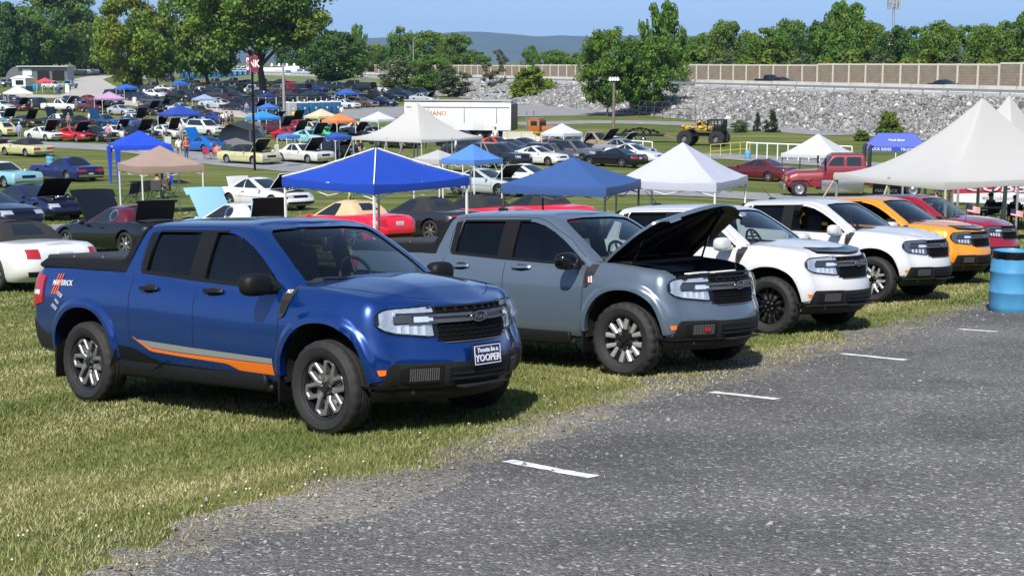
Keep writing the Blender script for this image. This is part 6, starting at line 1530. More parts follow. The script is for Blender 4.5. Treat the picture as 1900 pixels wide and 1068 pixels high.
# ---------------------------------------------------------------- people
def skel(pose):
    """joints (x right, y forward, z up) and bones (a, b, part)"""
    st = pose
    J = dict(pel=(0, 0, .95), spine=(0, .01, 1.15), chest=(0, .0, 1.36), neck=(0, .0, 1.50), head=(0, .02, 1.62), top=(0, .02, 1.74),
             shl=(-.17, 0, 1.42), shr=(.17, 0, 1.42), ell=(-.24, -.02, 1.15), elr=(.24, -.02, 1.15), wrl=(-.25, .06, .92), wrr=(.25, .06, .92), hal=(-.25, .08, .82), har=(.25, .08, .82),
             hil=(-.09, 0, .92), hir=(.09, 0, .92), knl=(-.10, .02, .50), knr=(.10, .02, .50), anl=(-.11, -.01, .09), anr=(.11, -.01, .09), tol=(-.12, .15, .035), tor=(.12, .15, .035))
    if st == 'walk': J.update(knl=(-.10, .16, .52), anl=(-.10, .16, .10), tol=(-.11, .32, .05), knr=(.10, -.06, .51), anr=(.10, -.30, .16), tor=(.11, -.18, .04), ell=(-.25, -.12, 1.16), wrl=(-.25, -.08, .94), hal=(-.25, -.04, .85), elr=(.24, .08, 1.15), wrr=(.24, .24, 1.0), har=(.23, .30, .93))
    if st == 'hold': J.update(ell=(-.23, .02, 1.14), wrl=(-.12, .26, 1.12), hal=(-.05, .32, 1.13), elr=(.23, .02, 1.14), wrr=(.12, .26, 1.12), har=(.05, .32, 1.13))
    if st == 'lean': J.update(spine=(0, .10, 1.12), chest=(0, .24, 1.28), neck=(0, .34, 1.38), head=(0, .43, 1.45), top=(0, .50, 1.55), shl=(-.17, .28, 1.33), shr=(.17, .28, 1.33), ell=(-.24, .34, 1.06), elr=(.24, .34, 1.06), wrl=(-.2, .52, .92), wrr=(.2, .52, .92), hal=(-.18, .6, .88), har=(.18, .6, .88))
    if st == 'sit': 
        for k in list(J): J[k] = (J[k][0], J[k][1], J[k][2] - .48)
        J.update(knl=(-.13, .44, .46), knr=(.13, .44, .46), anl=(-.13, .42, .09), anr=(.15, .48, .09), tol=(-.14, .58, .035), tor=(.16, .64, .035), ell=(-.25, .06, .70), elr=(.25, .06, .70), wrl=(-.22, .28, .62), wrr=(.22, .28, .62), hal=(-.2, .36, .60), har=(.2, .36, .60))
    B = [('pel', 'spine', 't'), ('spine', 'chest', 't'), ('chest', 'neck', 'n'), ('neck', 'head', 'h'), ('head', 'top', 'h'), ('chest', 'shl', 't'), ('chest', 'shr', 't'), ('shl', 'ell', 'u'), ('shr', 'elr', 'u'), ('ell', 'wrl', 'f'), ('elr', 'wrr', 'f'), ('wrl', 'hal', 'f'), ('wrr', 'har', 'f'),
         ('pel', 'hil', 'l'), ('pel', 'hir', 'l'), ('hil', 'knl', 'l'), ('hir', 'knr', 'l'), ('knl', 'anl', 'k'), ('knr', 'anr', 'k'), ('anl', 'tol', 's'), ('anr', 'tor', 's')]
    return J, B
RAD = dict(pel=.15, spine=.14, chest=.155, neck=.055, head=.095, top=.07, sh=.075, el=.047, wr=.034, ha=.036, hi=.105, kn=.065, an=.046, to=.042)
PM_ = {}
def person_mesh(pose, shorts, female=False):
    key = (pose, shorts)
    if key in PM_: return PM_[key]
    J, B = skel(pose); names = list(J); me = bpy.data.meshes.new('person'); me.from_pydata([J[n] for n in names], [(names.index(a), names.index(c)) for a, c, _ in B], [])
    o = bpy.data.objects.new('p', me); COL.objects.link(o); sk = o.modifiers.new('s', 'SKIN'); sk.use_smooth_shade = True; ss_ = o.modifiers.new('ss', 'SUBSURF'); ss_.levels = 1
    for i, n in enumerate(names):
        r = RAD.get(n) or RAD[n[:2]]; v = me.skin_vertices[0].data[i]; v.radius = (r * (1.15 if n in ('pel', 'chest') else 1), r * (.8 if n in ('pel', 'spine', 'chest') else 1)); v.use_root = n == 'pel'
    dg = bpy.context.evaluated_depsgraph_get(); dg.update(); r = bpy.data.meshes.new_from_object(o.evaluated_get(dg)); bpy.data.objects.remove(o)
    seg = [(Vector(J[a]), Vector(J[c]), p) for a, c, p in B]; sl = {'h': 0, 'n': 0, 't': 1, 'u': 1, 'f': 0, 'l': 2, 'k': 0 if shorts else 2, 's': 3}
    mi = []
    for p in r.polygons:
        c = p.center; best = min(seg, key=lambda s_: (c - (s_[0] + (s_[1] - s_[0]) * max(0, min(1, (c - s_[0]).dot(s_[1] - s_[0]) / max(1e-9, (s_[1] - s_[0]).length_squared))))).length)
        mi.append(sl[best[2]])
    r.materials.clear()
    for m in (pbr('skin', (.45, .25, .17), .6), PLACE, PLACE, pbr('shoe', (.20, .20, .2), .7)): r.materials.append(m)
    r.polygons.foreach_set('material_index', mi); r.polygons.foreach_set('use_smooth', [True] * len(mi)); r.update(); PM_[key] = r; return r
def fabric(c): return pbr('fabric_%02x%02x%02x' % tuple(int(255 * q ** .4545) for q in c), c, .9)
HEADS = {}
def head_mesh(kind, col, J):
    h = Vector(J['head']) + Vector((0, 0, .045)); b = MB()
    if kind == 'cap': b.ball(h + Vector((0, -.005, .035)), (.108, .118, .085), 14, 8); b.rbox(h + Vector((0, .14, .03)), (.15, .12, .015), .006)
    elif kind == 'hat': b.ball(h + Vector((0, 0, .05)), (.105, .11, .09), 14, 8); b.lathe([(.20, .03), (.20, .045), (.1, .05)], h, 'z', 18)
    else: b.ball(h + Vector((0, -.022, .025)), (.106, .112, .100), 14, 9)
    return b.mesh('hat' if kind != 'hair' else 'hair', fabric(col))
def person(px, py, label, shirt, pants, pose='stand', face=-90, shorts=False, head='hair', hcol=(.05, .035, .025), group='people among the parked cars', h=1.76, Y=None, z=0, dxy=None):
    p = at(px, py) if Y is None else atd(px, Y); p.z += z
    t = link('person', person_mesh(pose, shorts)); t.location = p; t.rotation_euler = (0, 0, R(face - 90)); t.scale = (h / 1.76,) * 3
    slot(t, 1, fabric(shirt)); slot(t, 2, fabric(pants)); tag(t, label, 'person', group)
    J, _ = skel(pose); o = link('hair' if head == 'hair' else 'cap', head_mesh(head, hcol, J), t)
    b = MB(); hd = Vector(J['head']); b.ball(hd + Vector((0, .105, .03)), (.016, .022, .022), 6, 5); 
    for s in (-1, 1): b.ball(hd + Vector((s * .036, .09, .06)), (.014, .01, .009), 6, 4, 1); b.ball(hd + Vector((s * .10, .0, .04)), (.012, .025, .032), 6, 5)
    b.build('face', [pbr('skin', (.45, .25, .17), .6), SOOT], t)
    return t
def chair(px, py, col, label, face=-90, Y=None, group='folding camp chairs'):
    p = at(px, py) if Y is None else atd(px, Y); t = thing('camp_chair', label, 'chair', p, R(face - 90), group)
    b = MB(); b.grid([[(-.26, -.22, .42), (-.26, .24, .45)], [(0, -.2, .38), (0, .22, .41)], [(.26, -.22, .42), (.26, .24, .45)]], flip=True); b.build('seat', fabric(col), t)
    b = MB(); b.grid([[(-.27, -.24, .44), (-.30, -.40, .95)], [(0, -.27, .44), (0, -.43, .95)], [(.27, -.24, .44), (.30, -.40, .95)]]); b.build('backrest', fabric(col), t)
    for i in (-1, 1):
        b = MB(); b.tube([(i * .28, .26, 0), (i * .28, -.26, .45), (i * .3, -.42, .97)], .014, 6); b.build('leg', BLACK, t)
        b = MB(); b.tube([(i * .28, -.30, 0), (i * .28, .26, .46)], .014, 6); b.build('leg', BLACK, t)
        b = MB(); b.rbox((i * .29, 0, .62), (.06, .5, .02), .008); b.tube([(i * .28, .22, .44), (i * .29, .22, .62)], .012, 5); b.build('armrest', fabric(col), t)
    b = MB(); b.tube([(-.28, .26, .02), (.28, -.26, .4)], .010, 5); b.tube([(.28, .26, .02), (-.28, -.26, .4)], .010, 5); b.build('brace', BLACK, t); return t
# ---------------------------------------------------------------- barrels, signs, poles, fences, trailers
DEC = pbr('decal_white', (.55, .57, .6), .4)
def barrel(px, py, label, col=(.03, .20, .42), lid=True, Y=None, sc=1.0, group='plastic barrels used as rubbish bins'):
    t = thing('barrel', label, 'barrel', at(px, py) if Y is None else atd(px, Y), 0, group); t.scale = (sc,) * 3
    m = pbr('barrel_%d' % int(col[2] * 1000), col, .42, noise=.12, nscale=4)
    b = MB(); pr = [(.0, .0), (.26, .0), (.285, .03), (.288, .10), (.292, .27), (.300, .285), (.300, .305), (.292, .32), (.292, .56), (.300, .575), (.300, .595), (.292, .61), (.286, .80), (.278, .86), (.262, .88), (.25, .86), (.25, .60), (0, .6)]
    b.lathe(pr, n=36); b.build('drum', m, t)
    if lid:
        b = MB(); b.lathe([(.252, .80), (.272, .885), (.292, .87), (.296, .80), (.293, .78)], n=36, rmod=lambda j, k: .004 * math.sin(k * 2.3 + j)); b.build('bin_liner', GLOSSK, t)
    return t
bb_ = barrel(1873, 578, 'big blue plastic barrel on the asphalt edge at the end of the pickup row', (.06, .25, .46))
barrel(355, 224, 'light blue barrel left of the two men at the navy canopy', (.10, .30, .5)); barrel(378, 230, 'pale blue barrel with a black liner beside the blue coupe', (.18, .36, .55))
barrel(64, 167, 'left of two blue barrels by the pink canopy', lid=False, sc=1.2); barrel(70, 167, 'right of two blue barrels by the pink canopy', lid=False, sc=1.2); barrel(109, 173, 'dark blue barrel near the white sandwich sign', (.012, .06, .25), lid=False, sc=1.2)
barrel(250, 192, 'white barrel beside the lane near the maroon car', (.6, .6, .6), lid=False, sc=1.1); barrel(94, 309, 'pale blue barrel standing in front of the blue hardtop', (.10, .30, .45))
def board(px, py, w_, h_, col, label, rz=0, leg=.1, Y=None, name='sign_board', thick=.05, words=None, cat='sign'):
    t = thing(name, label, cat, at(px, py) if Y is None else atd(px, Y), R(rz))
    b = MB(); b.rbox((0, 0, leg + h_ / 2), (w_, thick, h_), .01, M=Matrix.Rotation(R(-8), 3, 'X')); b.build('panel', pbr('panel_%02x%02x%02x' % tuple(int(255 * q ** .4545) for q in col), col, .5), t)
    b = MB(); b.tube([(-w_ * .4, .05, 0), (-w_ * .4, .05, leg + h_ * .6)], .02, 5); b.tube([(w_ * .4, .05, 0), (w_ * .4, .05, leg + h_ * .6)], .02, 5); b.tube([(0, .35, 0), (0, .03, leg + h_ * .9)], .02, 5); b.build('stand', BLACK, t)
    return t
board(125, 173, .75, 1.3, (.72, .74, .74), 'white sandwich sign on the grass by the dirt road', 5)
board(312, 284, .6, 1.25, (.30, .33, .30), 'grey green display board leaning by the lane', -12)
board(513, 304, .4, 1.35, (.36, .36, .33), 'slim grey show card stand in front of the pale yellow car', -30)
board(627, 288, .75, 1.0, (.34, .36, .40), 'small picture board standing by the dark wagon', -25)
# light poles and masts
def pole(px, py, top, r, label, mat, lamps=False, Y=None, cat='light pole', name='light_pole', z0=None, arm=1.0):
    p = at(px, py) if Y is None else atd(px, Y)
    if z0 is not None: p.z = z0
    h = CZ + (HOR - top) / FPX * p.y - p.z; t = thing(name, label, cat, p)
    b = MB(); b.tube([(0, 0, -.2), (0, 0, h)], [r, r * .7], 10); b.build('pole', mat, t)
    if lamps:
        b = MB(); b.tube([(-arm, 0, h - .3), (arm, 0, h - .3)], .06, 6); b.build('cross_arm', mat, t)
        for x in (-arm, -arm * .35, arm * .35, arm):
            b = MB(); b.lathe([(.0, .30), (.12, .26), (.30, -.05), (.28, -.05)], (x, 0, h - .25), 'z', 12); b.build('lamp_head', STEEL, t)
    return t
WOOD = pbr('pole_wood', (.16, .13, .10), .9, noise=.2, nscale=2)
pole(1138, 262, 143, .17, 'wooden light pole in front of the big tree pair', WOOD, True, arm=.35)
pole(528, 232, 118, .20, 'grey wooden pole with flood lamps beside the huge tree', pbr('pole_grey', (.26, .25, .23), .9), True, arm=1.3)
pole(769, 0, 74, .12, 'thin pale light mast rising behind the noise wall', STEEL, Y=330, z0=4.0, name='light_mast', cat='mast')
t = pole(1647, 0, -6, .55, 'grey cellular phone mast above the tree line', STEEL, Y=520, z0=4, name='phone_mast', cat='phone mast')
hz = CZ + (HOR + 6) / FPX * 520 - 4
for dz_, n_ in ((-3.0, 9), (-15.5, 7)):
    for i in range(n_):
        a = 6.283 * i / n_; b = MB(); b.box((2.0 * math.cos(a), 2.0 * math.sin(a), hz + dz_), (.55, .55, 4.2)); b.tube([(0, 0, hz + dz_), (2 * math.cos(a), 2 * math.sin(a), hz + dz_)], .12, 5); b.build('antenna', WHITEP if dz_ < -10 else STEEL, t)
    b = MB(); b.lathe([(1.7, dz_ + hz - .2), (2.2, dz_ + hz - .2), (2.2, dz_ + hz + .1), (1.7, dz_ + hz + .1)], n=12); b.build('platform', STEEL, t)
# tall sign
p = at(473, 316); h = CZ + (HOR - 134) / FPX * p.y - p.z; t = thing('pole_sign', 'tall black pole carrying a red and white NK box sign', 'sign', p, R(0))
b = MB(); b.tube([(0, 0, -.2), (0, 0, h + 1.1)], .085, 10); b.build('pole', GLOSSK, t)
for nm_, a0, dx in (('l', -62, -.24), ('r', -8, .20)):
    M = Matrix.Translation((dx, -.12, h + .55)) @ Matrix.Rotation(R(a0 if nm_ == 'r' else 50 - 62 - 46), 4, 'Z'); b = MB(); w_ = .50
    b.box((0, 0, 0), (w_, .06, 1.10), 0); b.box((0, -.012, .02), (w_ - .03, .06, .82), 1); b.box((0, -.014, .40), (w_ - .08, .06, .10), 1); b.v = [tuple(M @ Vector(v)) for v in b.v]; b.build('sign_panel', [pbr('sign_red', (.26, .012, .022), .5), WHITEP if nm_ == 'l' else pbr('sign_plum', (.16, .02, .035), .5)], t, smooth=False)
    text('lettering', 'NK', .70, pbr('sign_red', (.26, .012, .022), .5) if nm_ == 'l' else WHITEP, M @ frame((0, -.046, .02), (1, 0, 0), (0, 0, 1)) @ Matrix.Scale(.72, 4, (1, 0, 0)), t, .004, 0, .012)
# white box trailer
p = above(948, 252, .55); p.z = float(gz(p.x, p.y)); t = thing('box_trailer', 'long white box trailer with ochre capital letters and a dark metal front', 'trailer', p, R(-13))
Lb = 10.6; Hb = 3.15
b = MB(); b.rbox((-Lb / 2, 1.25, 1.0 + Hb / 2 - .25), (Lb, 2.5, Hb - .5), .06); b.build('box', pbr('trailer_white', (.66, .69, .74), .4, noise=.06, nscale=.6), t)
b = MB(); b.rbox((-Lb / 2, 1.25, .68 + Hb), (Lb + .1, 2.6, .12), .04); b.build('roof_edge', pbr('trailer_roof', (.30, .30, .31), .5), t)
b = MB(); b.rbox((.06, 1.25, 1.0 + Hb / 2 - .3), (.08, 2.46, Hb - .7), .02); b.build('front_panel', pbr('tread_plate', (.07, .07, .07), .35, .7, noise=.5, nscale=2), t)
b = MB(); b.rbox((-Lb / 2, -.02, Hb + .05), (Lb - .3, .03, .12), .01); b.build('awning_rail', pbr('rail_grey', (.2, .19, .2), .5), t)
for x in (-8.2, -4.6, -1.4):
    b = MB(); b.rbox((x, -.05, Hb - .65), (.07, .06, 1.5), .02); b.build('awning_arm', pbr('rail_grey', (.2, .19, .2), .5), t)
for x in (-6.3, -3.2):
    b = MB(); b.rbox((x, -.008, 1.9), (1.1, .03, 1.75), .01); b.build('door', pbr('trailer_door', (.58, .60, .64), .45), t)
text('lettering', 'VIRGINIANO', .62, pbr('ochre', (.42, .20, .06), .6), frame((-8.15, -.015, 2.6), (1, 0, 0), (0, 0, 1)), t, .01, 0, .02)
b = MB(); b.box((-5.5, 1.25, .75), (9.5, 1.8, .4)); b.build('chassis', BLACK, t)
for x in (-1.9, -3.1):
    for y in (.12, 2.3): o = link('wheel', WH['truck'], t); o.location = (x, y, .37); o.scale = (1.2, 1.2, 1.2)
b = MB(); b.rbox((-7.0, .05, .82), (5.4, .12, .8), .03); b.build('side_skirt', pbr('trailer_white', (.66, .69, .74), .4), t)
# orange tractor unit
p = at(996, 263); t = thing('tractor_unit', 'old orange conventional tractor unit with a tall exhaust stack', 'tractor unit', p, R(-28)); t.scale = (.74,) * 3
OR = paint((.36, .12, .03), .1, .4)
b = MB(); b.rbox((1.9, 0, 1.55), (1.9, 1.25, 1.05), .12); b.rbox((2.0, 0, .95), (1.6, .9, .4), .05); b.build('hood', OR, t)
b = MB(); b.rbox((0, 0, 1.9), (1.7, 2.1, 1.9), .12); b.rbox((0, 0, 2.95), (1.5, 1.9, .25), .1); b.build('cab', OR, t)
b = MB(); b.rbox((.82, 0, 2.4), (.08, 1.75, .7), .02); b.build('windshield', DGLASS, t)
for s in (-1, 1):
    b = MB(); b.rbox((.1, s * 1.04, 2.4), (.9, .06, .62), .02); b.build('side_window', DGLASS, t); b = MB(); b.tube([(-.95, s * 1.0, .9), (-.95, s * 1.0, 3.9)], .09, 8); b.build('exhaust_stack', SILVER, t)
    b = MB(); b.rbox((2.2, s * .98, 1.25), (1.2, .45, .16), .07); b.build('fender', OR, t); b = MB(); b.ball((2.75, s * .95, 1.5), .13, 10, 7); b.build('headlight', LAMP, t)
    for x in (2.2, -2.2, -3.4): o = link('wheel', WH['truck'], t); o.location = (x, s * 1.0, .5); o.scale = (1.36,) * 3; o.rotation_euler = (0, 0, 0 if s < 0 else math.pi)
b = MB(); b.box((-1.8, 0, .9), (5.4, .9, .25)); b.build('chassis', BLACK, t); b = MB(); b.rbox((2.88, 0, 1.5), (.06, 1.0, .95), .02); b.build('grille', SILVER, t)
# concrete block and railing in front of it
t = thing('jersey_barrier', 'weathered concrete barrier block in front of the tractor unit', 'barrier', at(968, 264), R(-4)); b = MB(); b.prism([(-.3, 0), (.3, 0), (.27, .25), (.13, .45), (.10, 1.0), (-.10, 1.0), (-.13, .45), (-.27, .25)], lambda u, v, q: (q, u, v), -1.8, 1.8); b.build('block', CONC, t, smooth=False)
def railing(name, label, p0, p1, n, h, mat, bars=2, group=None, r=.03):
    a = at(*p0); c = at(*p1); t = thing(name, label, 'fence', a, 0, group); L = c - a
    for i in range(n + 1):
        q = L * (i / n); zz = float(gz(a.x + q.x, a.y + q.y)) - a.z; b = MB(); b.tube([(q.x, q.y, zz), (q.x, q.y, zz + h)], r, 6); b.build('post', mat, t)
    for k in range(bars):
        b = MB(); pts = []
        for i in range(n * 2 + 1):
            q = L * (i / n / 2); pts.append((q.x, q.y, float(gz(a.x + q.x, a.y + q.y)) - a.z + h * (1 - k / max(1, bars))))
        b.tube(pts, r, 6); b.build('rail', mat, t)
    return t
OLV = pbr('olive_yellow', (.42, .42, .12), .5)
railing('barricade', 'yellow green steel barricade around the concrete block', (941, 268), (1020, 270), 3, 1.15, OLV, 2)
railing('barricade', 'yellow steel barricade beside the white sign post', (1318, 294), (1391, 288), 4, 1.1, pbr('yellow_steel', (.55, .50, .10), .5), 2)
railing('rail_fence', 'long white topped rail fence across the grass', (1075, 282), (1210, 290), 8, 1.15, POLEW, 1, r=.05)
railing('rail_fence', 'white topped mesh fence left of the truck ride canopy', (1385, 295), (1580, 303), 10, 1.3, POLEW, 1, r=.05)
t = railing('chain_fence', 'dark chain link fence under the big tree pair', (1185, 219), (1290, 226), 7, 2.2, pbr('fence_dark', (.06, .065, .07), .5), 3, r=.03)
barrel(1387, 296, 'small white and green post standing by the yellow barricade', (.5, .55, .5), lid=False, sc=.8, group=None); 
# metal shed, booth, portable toilets
CORR = bpy.data.materials.new('corrugated_metal'); CORR.use_nodes = True
_n = CORR.node_tree; _b = _n.nodes['Principled BSDF']; _b.inputs['Base Color'].default_value = (.34, .35, .36, 1); _b.inputs['Metallic'].default_value = .5; _b.inputs['Roughness'].default_value = .45
_w = _n.nodes.new('ShaderNodeTexWave'); _w.inputs['Scale'].default_value = 1.6; _tc = _n.nodes.new('ShaderNodeTexCoord'); _n.links.new(_tc.outputs['Object'], _w.inputs[0]); _bp = _n.nodes.new('ShaderNodeBump'); _bp.inputs['Distance'].default_value = .15; _n.links.new(_w.outputs[0], _bp.inputs['Height']); _n.links.new(_bp.outputs[0], _b.inputs['Normal'])
p = at(50, 151); t = thing('metal_shed', 'grey corrugated arched shed with a pale flat roof beyond the dirt road', 'shed', p, R(0)); w_ = 3.4
b = MB(); rows = [[(-2.2 + 3.6 * math.cos(math.pi * (.5 + .5 * i / 12)), y, 4.0 * math.sin(math.pi * (.5 + .5 * i / 12))) for y in (0, 6)] for i in range(13)]; b.grid(rows)
b.add([(-2.2, 0, 0)] + [r[0] for r in rows], [tuple(range(13, -1, -1))]); b.build('arched_wall', CORR, t)
b = MB(); b.box((4.4, 3, 1.9), (13, 6, 3.8)); b.build('wall', CORR, t, smooth=False)
b = MB(); b.box((4.6, 2.6, 3.98), (13.8, 7.4, .22)); b.build('roof', pbr('pale_roof', (.52, .53, .52), .5), t, smooth=False)
b = MB(); b.box((.2, -.06, 2.4), (2.4, .1, 1.7)); b.build('door', WHITEP, t, smooth=False)
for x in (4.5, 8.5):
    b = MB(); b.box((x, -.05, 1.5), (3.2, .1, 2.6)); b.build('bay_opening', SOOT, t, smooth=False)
p = at(36, 170); t = thing('ticket_booth', 'small pale ticket booth with a blue lower half at the dirt road', 'booth', p, R(-12)); b = MB(); b.box((0, 1.2, 1.75), (2.9, 2.6, 1.5)); b.build('wall', WHITEP, t, smooth=False)
b = MB(); b.box((0, 1.2, .5), (2.94, 2.64, 1.0)); b.build('lower_wall', pbr('booth_blue', (.06, .16, .30), .6), t, smooth=False); b = MB(); b.prism([(-1.7, 2.5), (1.7, 2.5), (1.7, 2.62), (0, 3.1), (-1.7, 2.62)], lambda u, v, q: (u, q, v), -.25, 2.75); b.build('roof', WHITEP, t, smooth=False); b = MB(); b.box((.2, -.12, 1.75), (1.7, .08, .9)); b.build('window', DGLASS, t, smooth=False)
def toilet(p, label, rz, col=(.012, .10, .24), group=None, sc=1.0):
    t = thing('portable_toilet', label, 'portable toilet', p, R(rz), group); t.scale = (sc,) * 3
    b = MB(); b.rbox((0, 0, 1.08), (1.08, 1.08, 2.06), .05); b.build('cabin', pbr('toilet_%d' % int(col[2] * 999), col, .5), t)
    b = MB(); b.rbox((.0, -.555, 1.05), (.74, .04, 1.84), .02); b.build('door', pbr('toilet_door_%d' % int(col[2] * 999), tuple(q * .8 for q in col), .5), t)
    b = MB(); b.rbox((.12, -.58, 1.45), (.2, .02, .22), .01); b.build('door_sign', DEC, t)
    b = MB(); b.grid([[(-.58, -.58, 2.1), (-.58, .58, 2.1)], [(-.45, -.5, 2.28), (-.45, .5, 2.28)], [(.45, -.5, 2.28), (.45, .5, 2.28)], [(.58, -.58, 2.1), (.58, .58, 2.1)]], flip=True); b.box((0, 0, 2.14), (1.16, 1.16, .12)); b.tube([(.35, .35, 1.5), (.35, .35, 2.5)], .05, 8); b.build('roof', WHITEP, t); return t
TG = 'blue portable toilets in a row under the huge tree'; base = at(338, 146)
for i in range(7):
    q = base + Vector((i * 1.55, i * .35, 0)); q.z = float(gz(q.x, q.y)); toilet(q, 'blue portable toilet in the left run of the white roofed row', -10, group=TG + ', left run', sc=1.1)
base = at(408, 147)
for i in range(7):
    q = base + Vector((i * 1.55, -i * .1, 0)); q.z = float(gz(q.x, q.y)); toilet(q, 'blue portable toilet in the right run of the white roofed row', -10, group=TG + ', right run', sc=1.1)
for r_ in range(2):
    for i in range(6):
        q = base + Vector((i * 1.9 - 1, 6 + 6 * r_, 0)); q.z = float(gz(q.x, q.y)) + .6 * (r_ + 1); toilet(q, 'portable toilet showing only its white roof behind the front row', -10, group='portable toilets behind the front row', sc=1.1)
base = at(541, 224)
for i in range(5):
    q = base + Vector((i * 1.25, 1.1 * i * 1.0, 0)); q.z = float(gz(q.x, q.y)); toilet(q, ['grey accessible portable toilet at the near end of the short row', 'first blue portable toilet beside the grey one', 'second blue portable toilet from the grey one', 'third blue portable toilet from the grey one', 'last blue portable toilet of the short row behind the tan canopy'][i], 25, (.34, .35, .36) if i == 0 else (.012, .10, .24), 'portable toilets behind the pale tan canopy', sc=1.02)
p = at(312, 147); t = thing('white_shed', 'plain pale shed at the left end of the portable toilets', 'shed', p, R(-8)); b = MB(); b.box((-1.2, 1.5, 1.3), (2.6, 3, 2.6)); b.build('wall', pbr('shed_grey', (.42, .42, .41), .7), t, smooth=False); b = MB(); b.prism([(-2.7, 2.55), (.3, 2.55), (-1.2, 3.2)], lambda u, v, q: (u, q, v), -.2, 3.2); b.build('roof', WHITEP, t, smooth=False)
p = at(272, 151); t = thing('camper', 'small grey camper trailer under the trees', 'camper', p, R(15)); b = MB(); b.rbox((0, 0, 1.55), (2.3, 2.1, 2.2), .3); b.build('body', pbr('camper_grey', (.36, .36, .36), .5), t); b = MB(); b.rbox((0, -1.06, 1.9), (1.0, .05, .7), .02); b.build('window', DGLASS, t)
for x in (-.8, .8): o = link('wheel', WH['car'], t); o.location = (x, -.95, .32)
for i, (px, py, L_, lab) in enumerate(((147, 140, 5.5, 'grey concrete culvert pipe lying beside the dirt road'), (165, 139, 7.5, 'longer pale culvert pipe behind the first one'))):
    t = thing('culvert_pipe', lab, 'pipe', at(px, py), R(4 + 3 * i), 'culvert pipes'); b = MB(); b.lathe([(.95, -L_ / 2), (.95, L_ / 2), (.75, L_ / 2), (.75, -L_ / 2), (.95, -L_ / 2)], (0, 0, .95), 'x', 20); b.build('pipe', CONC, t)
p = at(560, 146); t = thing('semi_trailer', 'white semi trailer with blue lettering behind the red van', 'trailer', p, R(-7)); b = MB(); b.rbox((0, 0, 2.3), (11.5, 2.5, 2.7), .08); b.build('box', WHITEP, t)
for x in (-3.8, -.2, 2.0): b = MB(); b.rbox((x, -1.27, 2.1 + .3 * (x > -1)), (1.8, .04, .9), .01); b.build('graphic', pbr('graphic_blue', (.03, .14, .28), .5), t)
for x in (-4, -2.8, 4.2): o = link('wheel', WH['truck'], t); o.location = (x, -1.0, .5); o.scale = (1.3,) * 3
p = at(590, 142); t = thing('white_building', 'long low white roofed building far behind the semi trailer', 'building', p, R(-3)); t.scale = (.8, .8, .62); b = MB(); b.box((-6, 6, 1.4), (34, 8, 2.8)); b.build('wall', pbr('wall_cream', (.5, .48, .42), .7), t, smooth=False); b = MB(); b.prism([(1.5, 2.8), (10.5, 2.8), (6, 4.6)], lambda u, v, q: (q, u, v), -24, 12); b.build('roof', WHITEP, t, smooth=False)
# red crew cab hauler
p = at(1478, 366); t = thing('crew_cab_truck', 'big red crew cab hauler truck with twin exhaust stacks behind the white tent', 'truck', p, R(178)); t.location = p + Vector((.45, 1.2, 0)); t.scale = (.87,) * 3; 
RT = paint((.20, .015, .022), .1, .4)
hb = shell([[(x, y, z0 + (itp([(-1.3, 1.66), (.4, 1.60), (.95, 1.42), (1.1, 1.3)])(x) - .62) * t_) for x, y in ring(1.1 + (0 if t_ < .8 else -.06), -1.3, w_, .25, .05, .05)] for t_, z0, w_ in ((0, .62, .98), (.2, .62, 1.03), (.6, .62, 1.03), (.85, .62, .97), (.97, .62, .86), (1, .62, .78))], lambda x, y, w_: .06 * (1 - (y / w_) ** 2), nk=7)
hb.m = [0] * len(hb.m); hb.xf(Matrix.Translation((0, 0, 0))); hb.build('hood', RT, t)
b = MB(); b.rbox((-2.65, 0, 1.35), (2.75, 2.12, 1.25), .10); b.build('cab', RT, t)
gh = shell([[(x, y, z) for x, y in ring(xf, xr, w_, .12, .12, .06)] for z, xf, xr, w_ in ((1.9, -1.3, -4.0, 1.0), (2.05, -1.38, -3.99, .98), (2.35, -1.58, -3.95, .93), (2.62, -1.76, -3.9, .87), (2.7, -1.9, -3.85, .8))], lambda x, y, w_: .05, nk=7); gh.m = [0] * len(gh.m); gh.build('cab_roof', RT, t); gvv = bvh_of(gh)
for sg in (-1, 1):
    for x0, x1 in ((-2.55, -1.62), (-3.65, -2.75)):
        b = MB(); patch(b, gvv, ray_side(sg), lsp(x0, x1, 4), 1.98, lambda u: 2.55 if u < -1.95 else 2.55 - 1.2 * (u + 1.95), 3, .008); b.build('side_window', DGLASS, t)
    b = MB(); b.rbox((.25, sg * 1.05, 1.12), (1.5, .22, .16), .07); b.tube([(.95, sg * 1.05, .75), (.75, sg * 1.08, 1.05), (.25, sg * 1.1, 1.2), (-.3, sg * 1.08, 1.05), (-.5, sg * 1.05, .75)], .08, 8); b.build('fender', RT, t)
    b = MB(); b.rbox((-2.5, sg * 1.05, .70), (2.7, .22, .75), .05); b.build('step_box', pbr('polished_steel', (.5, .5, .5), .25, .9), t)
    b = MB(); b.tube([(-4.2, sg * .85, .8), (-4.2, sg * .85, 3.1), (-4.32, sg * .85, 3.3)], .13, 10); b.build('exhaust_stack', pbr('stack_dark', (.10, .10, .105), .3, .8), t)
    b = MB(); b.tube([(-1.45, sg * 1.05, 1.7), (-1.3, sg * 1.35, 1.75), (-1.3, sg * 1.35, 2.5)], .02, 6); b.rbox((-1.3, sg * 1.36, 2.25), (.1, .25, .5), .03); b.build('mirror', BLACK, t)
    b = MB(); patch(b, bvh_of(hb), ray_front, lsp(sg * .55, sg * .9, 3), 1.0, 1.25, 2, .02); b.build('headlight', AMBER, t)
    for x in (.25, -5.9, -7.0): o = link('wheel', WH['old'], t); o.location = (x, sg * .98, .5); o.scale = (1.5, 1.4, 1.5); o.rotation_euler = (0, 0, 0 if sg < 0 else math.pi)
